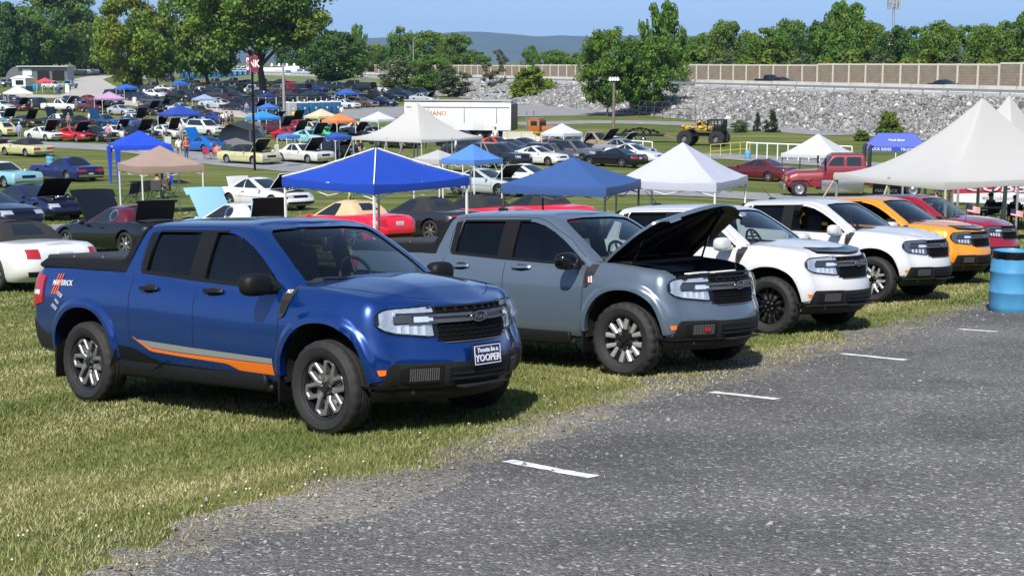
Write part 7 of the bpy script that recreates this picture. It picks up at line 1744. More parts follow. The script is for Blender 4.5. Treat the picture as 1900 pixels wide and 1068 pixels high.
b = MB(); patch(b, gvv, ray_front, lsp(-.75, .75, 6), 2.0, 2.58, 3, .008); b.build('windshield', DGLASS, t)
b = MB(); b.rbox((-5.9, 0, 1.25), (3.3, 2.2, 1.25), .06); b.build('body', RT, t); b = MB(); b.rbox((-8.3, 0, 1.0), (1.4, 2.1, .9), .2); b.build('tail_deck', RT, t)
b = MB(); b.rbox((1.2, 0, .62), (.16, 2.1, .42), .05); b.build('bumper', pbr('polished_steel', (.5, .5, .5), .25, .9), t)
# monster truck
p = at(1305, 271); t = thing('monster_truck', 'yellow and black monster truck on four huge tyres', 'monster truck', p, R(160)); t.scale = (.85,) * 3; b = MB()
wm = wheel_mesh(.83, 1.0, .34, 'steel'); 
for x in (1.7, -1.7):
    for sg in (-1, 1): o = link('wheel', wm, t); o.location = (x, sg * 1.35, .83); o.rotation_euler = (0, 0, 0 if sg < 0 else math.pi)
b.box((0, 0, 1.2), (3.8, .9, .35)); b.tube([(1.7, -1.3, .83), (1.7, 1.3, .83)], .14, 8); b.tube([(-1.7, -1.3, .83), (-1.7, 1.3, .83)], .14, 8); b.build('chassis', BLACK, t)
FL = bpy.data.materials.new('flame_paint'); FL.use_nodes = True; _n = FL.node_tree; _b = _n.nodes['Principled BSDF']; _t = _n.nodes.new('ShaderNodeTexNoise'); _t.inputs['Scale'].default_value = 1.6; _t.inputs['Distortion'].default_value = 2; _r = _n.nodes.new('ShaderNodeValToRGB'); _r.color_ramp.interpolation = 'CONSTANT'
for k, (p_, c_) in zip([_r.color_ramp.elements[0], _r.color_ramp.elements[1], _r.color_ramp.elements.new(.47), _r.color_ramp.elements.new(.55)], [(0, (.02, .03, .10, 1)), (.62, (.30, .03, .04, 1)), (.46, (.60, .38, .03, 1)), (.54, (.01, .01, .012, 1))]): k.position = p_; k.color = c_
_tc = _n.nodes.new('ShaderNodeTexCoord'); _n.links.new(_tc.outputs['Object'], _t.inputs[0]); _n.links.new(_t.outputs[0], _r.inputs[0]); _n.links.new(_r.outputs[0], _b.inputs['Base Color']); _b.inputs['Roughness'].default_value = .3
b = MB(); b.rbox((1.35, 0, 1.95), (1.9, 1.75, .62), .18); b.rbox((-.4, 0, 1.9), (1.9, 1.8, .6), .12); b.rbox((.1, 0, 2.45), (1.3, 1.5, .55), .2); b.build('body', FL, t)
b = MB()
for x in (-.6, -1.3, -2.1):
    b.tube([(x, -.9, 1.6), (x, -.85, 2.75), (x, .85, 2.75), (x, .9, 1.6)], .06, 6)
for y in (-.85, .85): b.tube([(-.6, y, 2.75), (-2.1, y, 2.75), (-2.3, y, 1.5)], .06, 6)
b.rbox((-1.5, 0, 1.9), (1.6, 1.7, .7), .1); b.rbox((-2.3, 0, 2.4), (.12, 1.8, .9), .04); b.build('roll_cage', BLACK, t)
# ramp trailer
p = at(1188, 264); t = thing('ramp_trailer', 'black flatbed trailer with folded steel arms and a brown loading ramp', 'trailer', p, R(-12)); t.scale = (.72,) * 3; b = MB(); b.rbox((0, 0, .95), (6.5, 2.3, .25), .05); b.prism([(-3.2, .82), (-6.2, .5), (-6.2, .62), (-3.2, 1.05)], lambda u, v, q: (u, q, v), -1.1, 1.1); b.build('deck', BLACK, t, smooth=False)
b = MB()
for i in range(5): b.tube([(-2.4 + i * .9, -.8, 1.1), (-1.9 + i * .9, 0, 1.85 - .1 * abs(i - 2)), (-1.4 + i * .9, .8, 1.1)], .09, 6)
b.tube([(-2.4, -.6, 1.2), (0, -.7, 1.9), (2.6, -.6, 1.3)], .1, 6); b.build('folded_arm', GLOSSK, t); b = MB(); b.prism([(3.2, 1.05), (6.3, .05), (6.3, -.02), (3.2, .9)], lambda u, v, q: (u, q, v), -1.15, 1.15); b.build('ramp', pbr('ramp_brown', (.16, .11, .09), .8), t, smooth=False)
for x in (-.8, .5): o = link('wheel', WH['truck'], t); o.location = (x, -1.0, .42)
# banner and board under the white tent, tables
p = above(1772, 372, 1.0); p = atd(1772, 66); t = thing('banner', 'red and white COBB banner hanging under the white tent', 'banner', p, R(-6)); zt_ = CZ + (HOR - 333) / FPX * 66 - p.z; zb_ = CZ + (HOR - 372) / FPX * 66 - p.z
b = MB(); b.grid([[(x, .03 * math.sin(x * 4), zt_) , (x, .03 * math.sin(x * 4 + .5), zt_ - (zt_ - zb_) * (.62 - .04 * x))] for x in lsp(0, 4.4, 24)]); b.build('red_cloth', pbr('banner_red', (.36, .012, .03), .6), t)
b = MB(); b.grid([[(x, .03 * math.sin(x * 4 + .5) - .004, zt_ - (zt_ - zb_) * (.62 - .04 * x)), (x, .04 * math.sin(x * 4 + 1), zb_ - .03 * x)] for x in lsp(0, 4.4, 24)]); b.build('white_cloth', pbr('banner_white', (.62, .62, .66), .6), t)
hh = (zt_ - zb_); text('lettering', 'COBB', hh * .62, pbr('banner_silver', (.5, .5, .54), .5), frame((1.85, -.06, zt_ - hh * .29), (1, 0, -.02), (0, 0, 1)) @ Matrix.Scale(1.75, 4, (1, 0, 0)), t, .003, .1, .012)
text('small_lettering', 'www.cobbtuning.com', hh * .24, pbr('banner_grey', (.22, .22, .25), .5), frame((2.3, -.065, zt_ - hh * .78), (1, 0, -.03), (0, 0, 1)), t, .003)
b = MB()
for x in (0, 2.2, 4.4): b.tube([(x, .05, 0), (x, .05, zt_)], .03, 6)
b.build('stand', STEEL, t)
p = atd(1647, 68); t = thing('dark_board', 'black display board with faint lettering under the left side of the white tent', 'sign', p, R(-8)); zt_ = CZ + (HOR - 326) / FPX * 68 - p.z
b = MB(); b.box((0, 0, zt_ / 2 + .2), (1.3, .05, zt_ - .4)); b.build('panel', GLOSSK, t, smooth=False); text('lettering', 'MAVERICK', .22, pbr('faint_grey', (.12, .12, .13), .5), frame((0, -.03, zt_ * .62), (1, 0, 0), (0, 0, 1)), t, .002)
def table(px, Y, label, rz=0, w_=1.8):
    t = thing('folding_table', label, 'table', atd(px, Y), R(rz), 'folding tables under the tents'); b = MB(); b.rbox((0, 0, .74), (w_, .75, .04), .015); b.build('tabletop', DARKG, t)
    for x in (-w_ * .42, w_ * .42):
        for y in (-.3, .3): b = MB(); b.tube([(x, y, 0), (x, y, .73)], .02, 6); b.build('leg', BLACK, t)
table(1830, 71, 'dark folding table right of the tent pole'); table(1770, 74, 'dark folding table behind the tent pole', 8); table(1875, 60, 'long folding table below the COBB banner', -4, 2.4); table(700, 93, 'folding table under the middle white tent', 10); table(800, 95, 'second folding table under the middle white tent', -5)
# little flags on the parked trucks
def flag(root_px, Y, hgt, label):
    p = atd(root_px, Y); t = thing('flag', label, 'flag', p + Vector((0, 0, hgt)), R(10)); b = MB(); b.tube([(0, 0, -.25), (.03, 0, .22)], .006, 5); b.build('stick', BLACK, t); b = MB()
    for i in range(7): b.grid([[(.03 + .04 * k, .012 * math.sin(k), .21 - .02 * i - .008 * k), (.03 + .04 * k, .012 * math.sin(k), .19 - .02 * i - .008 * k)] for k in range(8)], i % 2)
    b.grid([[(.03 + .04 * k, .012 * math.sin(k) - .003, .212 - .008 * k), (.03 + .04 * k, .012 * math.sin(k) - .003, .125 - .008 * k)] for k in range(4)], 2); b.build('cloth', [MATS['flag_red'], MATS['flag_white'], MATS['flag_navy']], t, smooth=False)
flag(1796, 28.0, 1.22, 'small striped flag on the hood side of the amber orange pickup'); flag(1878, 29.5, 1.10, 'small striped flag beside the red pickup above the barrel')
# ---------------------------------------------------------------- the show cars, row by row
g2 = 'two seat convertibles parked nose away behind the pickups'
auto('roadster', 0, 0, 140.5, '#e6e6e4', 'white convertible with red tail lights at the left edge', 'car', dxy=(-10.3, 28.6), group=g2, roof=CLOTHK)
c = auto('roadster', 0, 0, 140.5, '#0a0b0d', 'black convertible with a dark red hardtop, hood and trunk open', 'car', dxy=(-10.7, 39.3), group=g2, roof='#5d0f22', hood=62, trunk=78)
b = MB(); b.lathe([(0, -.01), (.135, -.012), (.17, -.02), (.17, .02)], (0, 0, 0), 'y', 24, 0); b.lathe([(0, -.016), (.13, -.016), (.132, -.01)], (0, 0, 0), 'y', 24, 1); PORT = b.mesh('porthole', [CHROME, DGLASS])
def porthole(c): o = link('porthole', PORT, c); o.location = (-.62, .695, 1.08); o.rotation_euler = (R(-28), 0, math.pi)
porthole(c)
c = auto('roadster', 0, 0, 140.5, '#9fd3e6', 'pale blue convertible with a white hardtop, hood and trunk open', 'car', dxy=(-8.0, 41.3), group=g2, roof='#e8e8e6', hood=62, trunk=80); porthole(c)
auto('roadster', 0, 0, 140.5, '#e0132f', 'red convertible with a tan soft top', 'car', dxy=(-5.05, 43.0), group=g2, roof=CLOTHT, metal=.02)
auto('roadster', 0, 0, 140.5, '#26272b', 'charcoal convertible with a black soft top and spoked wheels', 'car', dxy=(-3.0, 45.8), group=g2, roof=CLOTHK)
auto('roadster', 872, 0, 140.5, '#e21230', 'red convertible with a black soft top next to the charcoal one', 'car', Y=48.0, group=g2, roof=CLOTHK, metal=.02)
auto('roadster', 988, 0, 140.5, '#e81430', 'red convertible with a black soft top under the royal blue canopy', 'car', Y=50.0, group=g2, roof=CLOTHK, metal=.02)
g3 = 'coupes parked nose out in the second row'
auto('coupe', 62, 0, 'R', '#0b1440', 'dark navy coupe with its black hood raised at the left', 'car', Y=57.5, group=g3, hood=52)
auto('coupe', -28, 0, 'R', '#0a1030', 'navy car cut by the left edge, only its nose showing', 'car', Y=52.0, group=g3)
auto('coupe', 490, 0, 'R', '#e4e4e2', 'white coupe with both its hood and trunk lid up', 'car', Y=64, group=g3, hood=50, trunk=75)
auto('coupe', 905, 0, 'R', '#b9c0c2', 'silver coupe with its black hood raised', 'car', Y=74, group=g3, hood=50)
auto('coupe', 985, 0, 'R', '#dfe2e4', 'white coupe behind the royal blue canopy peak', 'car', Y=80, group=g3)
auto('hardtop', 122, 0, 'L', '#0f1c5c', 'deep blue hardtop parked left of the bright blue canopy', 'car', Y=88, group=g3)
auto('hardtop', 5, 0, 'R', '#8cc4d2', 'pale turquoise hardtop with a white roof at the left edge', 'car', Y=82, group=g3, roof='#dfe6e6')
g4 = 'older cars beside the gravel lane'
auto('hardtop', 48, 289, 'L', '#cfca96', 'pale yellow hardtop with a black vinyl roof, tail to the lane', 'car', group=g4, roof=CLOTHK)
auto('hardtop', 462, 304, 'R', '#cdc894', 'pale yellow hardtop with a black roof and raised hood by the sign pole', 'car', group=g4, roof=CLOTHK, hood=48)
auto('hardtop', 562, 301, 'R', '#dcdcd4', 'white hardtop with a raised black hood next to the pale yellow one', 'car', group=g4, hood=50)
auto('wagon', 622, 291, 'R', '#15171b', 'black wagon with its hood up under the blue canopy', 'car', group=g4, hood=48)
auto('hardtop', -25, 275, 'R', '#4a0d14', 'maroon car nose at the left edge behind a folding chair', 'car', group=g4)
auto('hardtop', 2, 252, 'L', '#d8d4a2', 'cream car with its big hood raised at the left edge', 'car', group=g4, hood=70)
g5 = 'cars with raised hoods along the lane'
auto('fastback', 84, 261, 'R', '#e2e3e2', 'white small coupe with a round headlight face and grey hood up', 'car', group=g5, hood=62)
auto('fastback', 140, 262, 'R', '#c30f20', 'bright red fastback with its dark red hood raised', 'car', group=g5, hood=50)
auto('fastback', 216, 258, 'R', '#dadcdc', 'white fastback behind the man in the pink shirt', 'car', group=g5, hood=58)
auto('hardtop', 256, 260, 'R', '#17181c', 'black coupe with silver window frames and hood up', 'car', group=g5, hood=56)
auto('fastback', 312, 257, 'R', '#d9dbda', 'white fastback with its hood up below the navy canopy\'s right corner', 'car', group=g5, hood=66)
auto('suv', 384, 254, 'R', '#dcdedd', 'white utility wagon between the navy canopy and the dome tent', 'car', group=g5)
auto('fastback', 375, 282, 'L', '#0a62b8', 'bright blue fastback with its hood raised, nose to the left', 'car', group=g5, hood=58)
g6 = 'cars in the row below the dirt road'
auto('hardtop', 107, 234, 'L', '#0e2420', 'dark green hardtop with a white roof and a tall raised hood', 'car', group=g6, roof='#dcdedc', hood=66)
auto('hardtop', 188, 236, 'L', '#15466f', 'mid blue hardtop with a blue hood raised', 'car', group=g6, hood=60)
auto('hardtop', 252, 234, 'R', '#8a6650', 'tan coupe with a white roof and tan hood up', 'car', group=g6, roof='#dcd8cc', hood=66)
auto('pickup', 6, 236, 'R', '#5d8c98', 'teal and white old pickup at the left edge with its black hood up', 'pickup truck', group=g6, roof='#cfd8d6', hood=60)
auto('fastback', 213, 262, 'L', '#bfc4c8', 'pale grey car beyond the man in the pink shirt', 'car', group=g6, hood=50) if False else None
g7 = 'vehicles along the dirt road'
auto('pickup', 114, 207, -14, '#dfe0e0', 'white pickup with its dark hood raised beside the dirt road', 'pickup truck', group=g7, hood=58)
auto('sedan', 34, 206, 'R', '#5c1a1c', 'maroon sedan with its hood open near the cowboy hat man', 'car', group=g7, hood=55)
auto('sedan', 6, 206, 'R', '#d4d6d6', 'white sedan in front of the white and orange canopy', 'car', group=g7)
auto('suv', 76, 204, 'R', '#101a30', 'navy utility vehicle behind the cowboy hat man', 'car', group=g7)
auto('pickup', 176, 209, 'R', '#5a1418', 'maroon pickup with its hood up under the faded pink canopy', 'pickup truck', group=g7, hood=55)
auto('pony', 226, 214, 'R', '#aeb4ba', 'silver coupe below the white barrel', 'car', group=g7)
auto('hardtop', 276, 214, 'R', '#2a0d12', 'dark maroon car with its hood open above the navy canopy', 'car', group=g7, hood=50)
auto('coupe', 340, 210, 'R', '#b8bec2', 'silver coupe parked beside the grey blue canopy', 'car', group=g7)
auto('coupe', 407, 202, 'L', '#aeb6bc', 'silver coupe seen from behind, right of the grey blue canopy', 'car', group=g7, far=True)
auto('coupe', 393, 229, 'L', '#133a86', 'bright blue coupe next to the pale blue barrel', 'car', group=g7)
g8 = 'dark trucks and cars packed below the trees'
F = lambda *a, **k: auto(*a, far=True, group=k.pop('group', g8), **k)
for kd, px, py, yaw, col, lab, ct in [
    ('suv', 214, 186, 'R', '#141c34', 'navy utility vehicle under the blue canopy by the dirt road', 'car'),
    ('suv', 246, 187, 'R', '#10182c', 'dark blue utility with its hood open right of the blue canopy', 'car'),
    ('crossover', 290, 183, 'R', '#e4e6e6', 'white sporty crossover between dark pickups', 'car'),
    ('pony', 306, 171, 'R', '#d8dada', 'white coupe left of the blue canopy with the side panel', 'car'),
    ('pickup', 283, 169, 'L', '#3c3f44', 'grey pickup behind the white crossover', 'pickup truck'),
    ('pickup', 257, 167, 'L', '#4a4c50', 'mid grey pickup right of the dirt road bend', 'pickup truck'),
    ('wagon', 288, 196, 'R', '#4a4a50', 'dark grey wagon in front of the white crossover', 'car'),
    ('pickup', 334, 188, 'R', '#0e1a18', 'blackish green pickup under the blue canopy with the side panel', 'pickup truck'),
    ('sedan', 322, 201, 'R', '#101512', 'black green sedan nose above the navy canopy', 'car'),
    ('pickup', 372, 180, 'L', '#dcdcda', 'white pickup behind the peak of the grey blue canopy', 'pickup truck'),
    ('van', 395, 181, 'L', '#1a1c22', 'black van behind the grey blue canopy', 'van'),
    ('suv', 430, 178, 'L', '#2c2e34', 'charcoal utility vehicle left of the white pickup by the tree', 'car'),
    ('sedan', 420, 191, 'L', '#3a1016', 'dark red sedan with red lamps near the black car', 'car'),
    ('hardtop', 452, 195, 'L', '#0a0c12', 'black hardtop with its hood raised left of the sign pole', 'car'),
    ('pickup', 468, 175, 'N', '#dfe0e0', 'white pickup facing out left of the huge trunk', 'pickup truck'),
    ('pickup', 352, 158, 'L', '#1e2024', 'black pickup below the left toilets', 'pickup truck'),
    ('pickup', 400, 160, 'L', '#2c2e33', 'dark grey pickup below the right toilets', 'pickup truck'),
    ('pickup', 434, 158, 'L', '#16181c', 'black pickup left of the huge trunk', 'pickup truck'),
    ('pickup', 458, 163, 'L', '#3a3c42', 'grey pickup touching the huge trunk', 'pickup truck'),
    ('sedan', 372, 166, 'L', '#20242c', 'slate sedan in the dark cluster', 'car'),
    ('sedan', 396, 199, 'L', '#c2c6ca', 'pale silver sedan behind the grey blue canopy post', 'car'),
    ('suv', 513, 174, 'L', '#4a4c4e', 'grey boxy utility beside the wooden pole', 'car'),
    ('van', 556, 175, 'L', '#5a0f1e', 'dark red van seen from behind', 'van'),
    ('coupe', 540, 162, 'L', '#a01020', 'bright red coupe behind the dark red van', 'car'),
    ('sedan', 586, 173, 'L', '#10286a', 'royal blue sedan right of the dark red van', 'car'),
    ('pickup', 606, 167, 'L', '#22303c', 'slate blue pickup under the dark round tree', 'pickup truck'),
    ('pickup', 626, 169, 'L', '#1c2a34', 'dark teal pickup behind the fringe canopy', 'pickup truck'),
    ('suv', 650, 164, 'L', '#161a22', 'black utility beside the black van', 'car'),
    ('van', 676, 172, 'L', '#08080c', 'black van left of the white sedan', 'van'),
    ('sedan', 706, 172, 'L', '#e0e2e2', 'white sedan below the grassy bank', 'car'),
    ('sedan', 604, 188, 'R', '#121a30', 'navy sedan behind the dark red coupe', 'car'),
    ('pickup', 694, 187, 'R', '#0e1c1c', 'dark green pickup with its hood up behind the navy sedan', 'pickup truck'),
    ('hardtop', 725, 188, 'R', '#0c0e10', 'long black hardtop in the far row', 'car'),
    ('sedan', 756, 187, 'R', '#202c44', 'steel blue sedan left of the silver sedan with its hood up', 'car'),
    ('suv', 782, 182, 'R', '#1c2832', 'dark slate utility at the end of the far row', 'car'),
    ('sedan', 572, 204, 'R', '#0c0f18', 'black sedan behind the short row of toilets', 'car'),
    ('coupe', 608, 205, 'R', '#56101c', 'dark red coupe right of the black sedan', 'car'),
    ('pony', 644, 202, 'R', '#d2d8da', 'silver white coupe beside the brown wagon', 'car'),
    ('wagon', 673, 199, 'R', '#5a4440', 'brown wagon in the middle of the row', 'car'),
    ('sedan', 710, 198, 'R', '#0e1630', 'navy sedan at the right end of the row above the gravel yard', 'car'),
    ('hardtop', 508, 214, 'R', '#2a2420', 'dark brown hardtop by the foot of the wooden pole', 'car'),
    ('suv', 480, 186, 'L', '#14161c', 'black utility right of the sign pole', 'car'),
    ('pickup', 540, 190, 'L', '#20222a', 'dark pickup under the purple canopy', 'pickup truck'),
    ('suv', 24, 142, 'N', '#23262a', 'dark utility vehicle facing out left of the shed', 'car'),
    ('suv', 9, 161, 'N', '#8a8f96', 'silver utility vehicle facing out at the left edge', 'car'),
    ('sedan', 7, 140, 'N', '#d8dada', 'small white car far away at the left edge', 'car'),
    ('pickup', 128, 165, 'N', '#8fb8b6', 'old pale teal pickup facing out behind the white sandwich sign', 'pickup truck'),
    ('pickup', 98, 166, 'R', '#d4d6d4', 'white pickup behind the pink canopy', 'pickup truck'),
    ('pickup', 116, 145, 'R', '#dcdcdc', 'white work truck by the shed', 'pickup truck'),
    ('wagon', 90, 150, 'L', '#7a4a18', 'brown orange wagon in front of the shed', 'car'),
    ('pickup', 62, 148, 'L', '#3a3234', 'dark old truck between the booth and the shed', 'pickup truck'),
    ('sedan', 520, 158, 'L', '#14161c', 'black car behind the grey boxy utility', 'car'),
    ('suv', 310, 152, 'L', '#1e2024', 'dark utility parked in front of the pale shed', 'car'),
    ('sedan', 336, 175, 'L', '#241014', 'dark maroon sedan behind the blackish green pickup', 'car'),
    ('pickup', 416, 170, 'L', '#23262c', 'dark pickup behind the charcoal utility', 'pickup truck'),
    ('sedan', 742, 178, 'R', '#141c24', 'black sedan in front of the grey green tree', 'car')]:
    F(kd, px, py, yaw, col, lab, ct)
F('sedan', 787, 190, 'R', '#b8bec4', 'silver sedan with its dark hood up at the end of the far row', 'car', hood=50)
F('sedan', 924, 184, 'L', '#a8aeb2', 'lone silver sedan on the grass in front of the rocks', 'car')
for kd, px, py, yaw, col, lab, ct, hd in [
    ('sedan', 18, 190, 'R', '#23262c', 'charcoal sedan behind the white and orange canopy', 'car', 0), ('suv', 140, 200, 'R', '#1a1c20', 'black utility behind the white pickup with the raised hood', 'car', 0),
    ('coupe', 160, 192, 'L', '#8c1a22', 'dull red coupe by the dirt road edge', 'car', 0), ('sedan', 205, 196, 'R', '#2a3440', 'slate sedan between the two pink canopy legs', 'car', 0),
    ('pony', 300, 205, 'R', '#101218', 'black pony coupe behind the navy canopy', 'car', 48), ('hardtop', 362, 216, 'L', '#30343c', 'grey black hardtop behind the light blue barrel', 'car', 0),
    ('sedan', 262, 188, 'R', '#1a2030', 'midnight blue sedan below the blue canopy', 'car', 0), ('pickup', 236, 176, 'R', '#2b2e33', 'charcoal pickup left of the navy canopy top', 'pickup truck', 0),
    ('wagon', 350, 181, 'L', '#20242a', 'black wagon behind the blackish green pickup', 'car', 0), ('sedan', 374, 190, 'R', '#16181c', 'black sedan between two silver coupes', 'car', 0),
    ('suv', 404, 184, 'L', '#34363c', 'iron grey utility right of the grey blue canopy', 'car', 0), ('sedan', 440, 186, 'R', '#101820', 'inky sedan under the sign', 'car', 0),
    ('coupe', 436, 205, 'L', '#0d1426', 'navy coupe below the silver coupe seen from behind', 'car', 0), ('fastback', 474, 210, 'R', '#203c70', 'blue fastback left of the sky blue canopy', 'car', 50),
    ('sedan', 462, 200, 'L', '#1c1e26', 'black sedan just left of the sign pole', 'car', 0), ('hardtop', 520, 196, 'R', '#15171c', 'black hardtop below the purple canopy', 'car', 0),
    ('sedan', 545, 202, 'R', '#2e3036', 'grey sedan left of the short toilet row', 'car', 0), ('pickup', 500, 192, 'L', '#23252b', 'dark pickup below the dark blue canopy', 'pickup truck', 0),
    ('suv', 560, 184, 'L', '#141a24', 'blue black utility behind the blackish green canopy', 'car', 0), ('sedan', 586, 186, 'R', '#1e222c', 'dark slate sedan right of the blackish green canopy', 'car', 0),
    ('wagon', 632, 184, 'L', '#191d26', 'dark wagon under the red fringe canopy', 'car', 0), ('sedan', 660, 183, 'R', '#2c1418', 'maroon black sedan right of the red fringe canopy', 'car', 0),
    ('pickup', 576, 163, 'L', '#28303a', 'bluish grey pickup behind the royal blue sedan', 'pickup truck', 0), ('suv', 640, 158, 'L', '#1c2026', 'dark utility below the low dark tree', 'car', 0),
    ('suv', 665, 156, 'L', '#23262e', 'dark utility at the foot of the low dark tree', 'car', 0), ('pickup', 488, 160, 'L', '#32343a', 'dark pickup right of the huge trunk', 'pickup truck', 0),
    ('sedan', 300, 180, 'L', '#3c3e44', 'mid grey sedan right of the white crossover', 'car', 0), ('sedan', 270, 178, 'R', '#16202e', 'deep blue sedan left of the white crossover', 'car', 0),
    ('fastback', 50, 236, 'R', '#3c2c24', 'brown black fastback with its hood up at the left', 'car', 58), ('hardtop', 140, 238, 'L', '#101216', 'black hardtop between the green and blue ones', 'car', 60),
    ('fastback', 290, 246, 'R', '#1b1d22', 'black fastback with its hood up below the navy canopy', 'car', 56), ('hardtop', 345, 244, 'R', '#cfd2d2', 'off white hardtop with a black hood panel raised', 'car', 60),
    ('fastback', 232, 238, 'L', '#28528a', 'steel blue fastback behind the tan coupe', 'car', 0), ('hardtop', 178, 262, 'R', '#14161a', 'black hardtop nose beside the bright red fastback', 'car', 0),
    ('coupe', 505, 232, 'R', '#1a1c22', 'black coupe behind the sky blue canopy', 'car', 50), ('hardtop', 540, 240, 'R', '#14161a', 'black hardtop with a huge hood raised by the red fastback', 'car', 62),
    ('fastback', 520, 250, 'R', '#5e1018', 'maroon fastback beside the mid blue canopy', 'car', 56), ('fastback', 655, 262, 'R', '#16181e', 'black fastback behind the dark blue low canopy', 'car', 50),
    ('pony', 700, 262, 'R', '#c8cccc', 'white pony coupe behind the middle white tent', 'car', 0), ('sedan', 880, 292, 'R', '#2a2e36', 'slate sedan right of the middle white tent', 'car', 0)]:
    auto(kd, px, py, yaw, col, lab, ct, hood=hd, group='show cars and parked vehicles between the canopies', far=True)
g9 = 'cars around the middle white tent'
for kd, px, py, yaw, col, lab, ct, hd in [
    ('fastback', 560, 246, 'R', '#a01424', 'red fastback with its hood up left of the pale tan canopy', 'car', 55),
    ('fastback', 545, 262, 'R', '#b0101e', 'red fastback behind the black raised hood', 'car', 60),
    ('hardtop', 586, 252, 'R', '#c8c4b0', 'cream hardtop with a black hood up', 'car', 60),
    ('fastback', 578, 268, 'R', '#8ec6cc', 'pale aqua fastback with an aqua hood raised', 'car', 60),
    ('fastback', 608, 262, 'R', '#4fd07a', 'mint green fastback with its hood up', 'car', 58),
    ('hardtop', 640, 246, 'R', '#26344c', 'slate hardtop below the orange canopy', 'car', 0),
    ('hardtop', 672, 252, 'R', '#c6c2a4', 'beige hardtop left of the white peaked tent', 'car', 0),
    ('sedan', 735, 274, 'R', '#23262c', 'dark sedan behind the legs of the white peaked tent', 'car', 0),
    ('suv', 858, 280, 'R', '#1c1e22', 'black utility under the right side of the white peaked tent', 'car', 0),
    ('fastback', 925, 284, 'R', '#c2401c', 'orange fastback behind the sky blue canopy', 'car', 0),
    ('coupe', 955, 290, 'R', '#101216', 'black coupe left of the crimson one, behind the sky blue canopy', 'car', 0),
    ('coupe', 980, 287, 'R', '#141824', 'black navy coupe left of the crimson coupe', 'car', 0),
    ('coupe', 1030, 289, 'R', '#7e1422', 'crimson coupe between dark ones', 'car', 0),
    ('coupe', 1072, 283, 'R', '#0e1424', 'dark navy coupe with its hood raised by the white canopy', 'car', 52),
    ('pickup', 1104, 284, 'R', '#9a8468', 'tan pickup with its black hood raised', 'pickup truck', 52),
    ('pony', 1146, 284, 'R', '#d2d4d4', 'white coupe with a black hood up beside the tan pickup', 'car', 52),
    ('suv', 928, 312, 'R', '#20242a', 'dark grey utility behind the silver coupe hood', 'car', 0),
    ('pony', 1002, 306, 'R', '#e2e4e2', 'white coupe in the row behind the royal blue canopy', 'car', 0),
    ('wagon', 1030, 302, 'R', '#4a4e54', 'grey wagon behind the royal blue canopy peak', 'car', 0),
    ('suv', 1066, 302, 'R', '#5a5c5e', 'mid grey utility right of the grey wagon', 'car', 0),
    ('coupe', 1136, 309, 'L', '#0a0c10', 'black coupe seen from behind with bright wheels', 'car', 0),
    ('coupe', 1178, 300, 'R', '#d8dada', 'white coupe left of the white canopy peak', 'car', 0),
    ('sedan', 945, 300, 'R', '#30343a', 'slate sedan behind the dark grey utility', 'car', 0),
    ('sedan', 1404, 335, 'L', '#5c1018', 'dark red sedan half hidden behind the white canopy', 'car', 0),
    ('sedan', 1160, 292, 'R', '#8a8e92', 'silver sedan beside the white coupe with its hood up', 'car', 0)]:
    auto(kd, px, py, yaw, col, lab, ct, hood=hd, group=g9, far=py < 292)
# vehicles on the highway
for kd, px, off, dirn, col, lab in (('pickup', 1424, 15, 1, '#171a22', 'dark pickup driving on the highway'), ('sedan', 1448, 15, 1, '#4a141c', 'dark red car following the highway pickup'), ('sedan', 1748, 15, 1, '#1c1e22', 'dark car on the highway nearer the right edge')):
    Yh = hwY(px, off); X = (px - 950) / FPX * Yh; yw = math.degrees(math.atan2(HD[1], HD[0])) + 180
    o = auto(kd, px, 0, yw, col, lab, 'car', far=True, Y=Yh); M = o.matrix_world.copy(); M.translation = (X, Yh, CZ - 3.65 + .02); o.matrix_world = M
# ---------------------------------------------------------------- people
person(202, 268, 'heavy man in a pink and purple shirt seen from behind by the white fastback', (.42, .20, .26), (.05, .05, .06), 'stand', 100, head='cap', hcol=(.5, .25, .3), h=1.82)
person(333, 297, 'man in a white shirt and grey shorts walking on the grass', (.68, .68, .68), (.20, .21, .22), 'walk', -70, shorts=True, head='cap', hcol=(.03, .03, .035), h=1.82)
person(346, 298, 'man in an orange shirt and blue jeans looking at his phone', (.62, .11, .03), (.05, .075, .14), 'hold', -40, head='hair', hcol=(.25, .22, .2), h=1.80)
person(309, 277, 'tall man in a dark grey shirt standing by the display board', (.06, .06, .065), (.25, .25, .26), 'stand', -60, head='cap', hcol=(.3, .32, .28), h=1.85)
person(337, 262, 'man in a pale grey printed shirt beside the white fastback', (.45, .45, .46), (.3, .3, .3), 'stand', 110, head='cap', hcol=(.04, .04, .05), h=1.82)
person(415, 235, 'man in a white shirt and dark shorts leaning over the blue coupe', (.65, .65, .66), (.06, .06, .07), 'lean', 120, shorts=True)
person(421, 236, 'second man in a white shirt right of the leaning man', (.66, .66, .67), (.25, .22, .18), 'stand', 150, shorts=True)
person(431, 236, 'man in dark clothes standing right of the two white shirts', (.045, .05, .06), (.04, .04, .05), 'stand', 60)
person(407, 241, 'person in a dark red shirt beside the pale blue barrel', (.10, .03, .04), (.05, .05, .06), 'stand', 20)
person(60, 211, 'man with a white cowboy hat and a blue grey shirt by the maroon sedan', (.16, .20, .24), (.03, .03, .035), 'stand', -150, shorts=True, head='hat', hcol=(.66, .64, .6), h=1.85)
person(53, 204, 'person in dark clothes left of the cowboy hat man', (.03, .03, .035), (.04, .04, .05), 'stand', 40, head='cap', hcol=(.6, .6, .58))
person(11, 203, 'man in a grey green shirt in front of the orange canopy corner', (.14, .15, .14), (.22, .21, .2), 'stand', -120, head='cap', hcol=(.6, .6, .6))
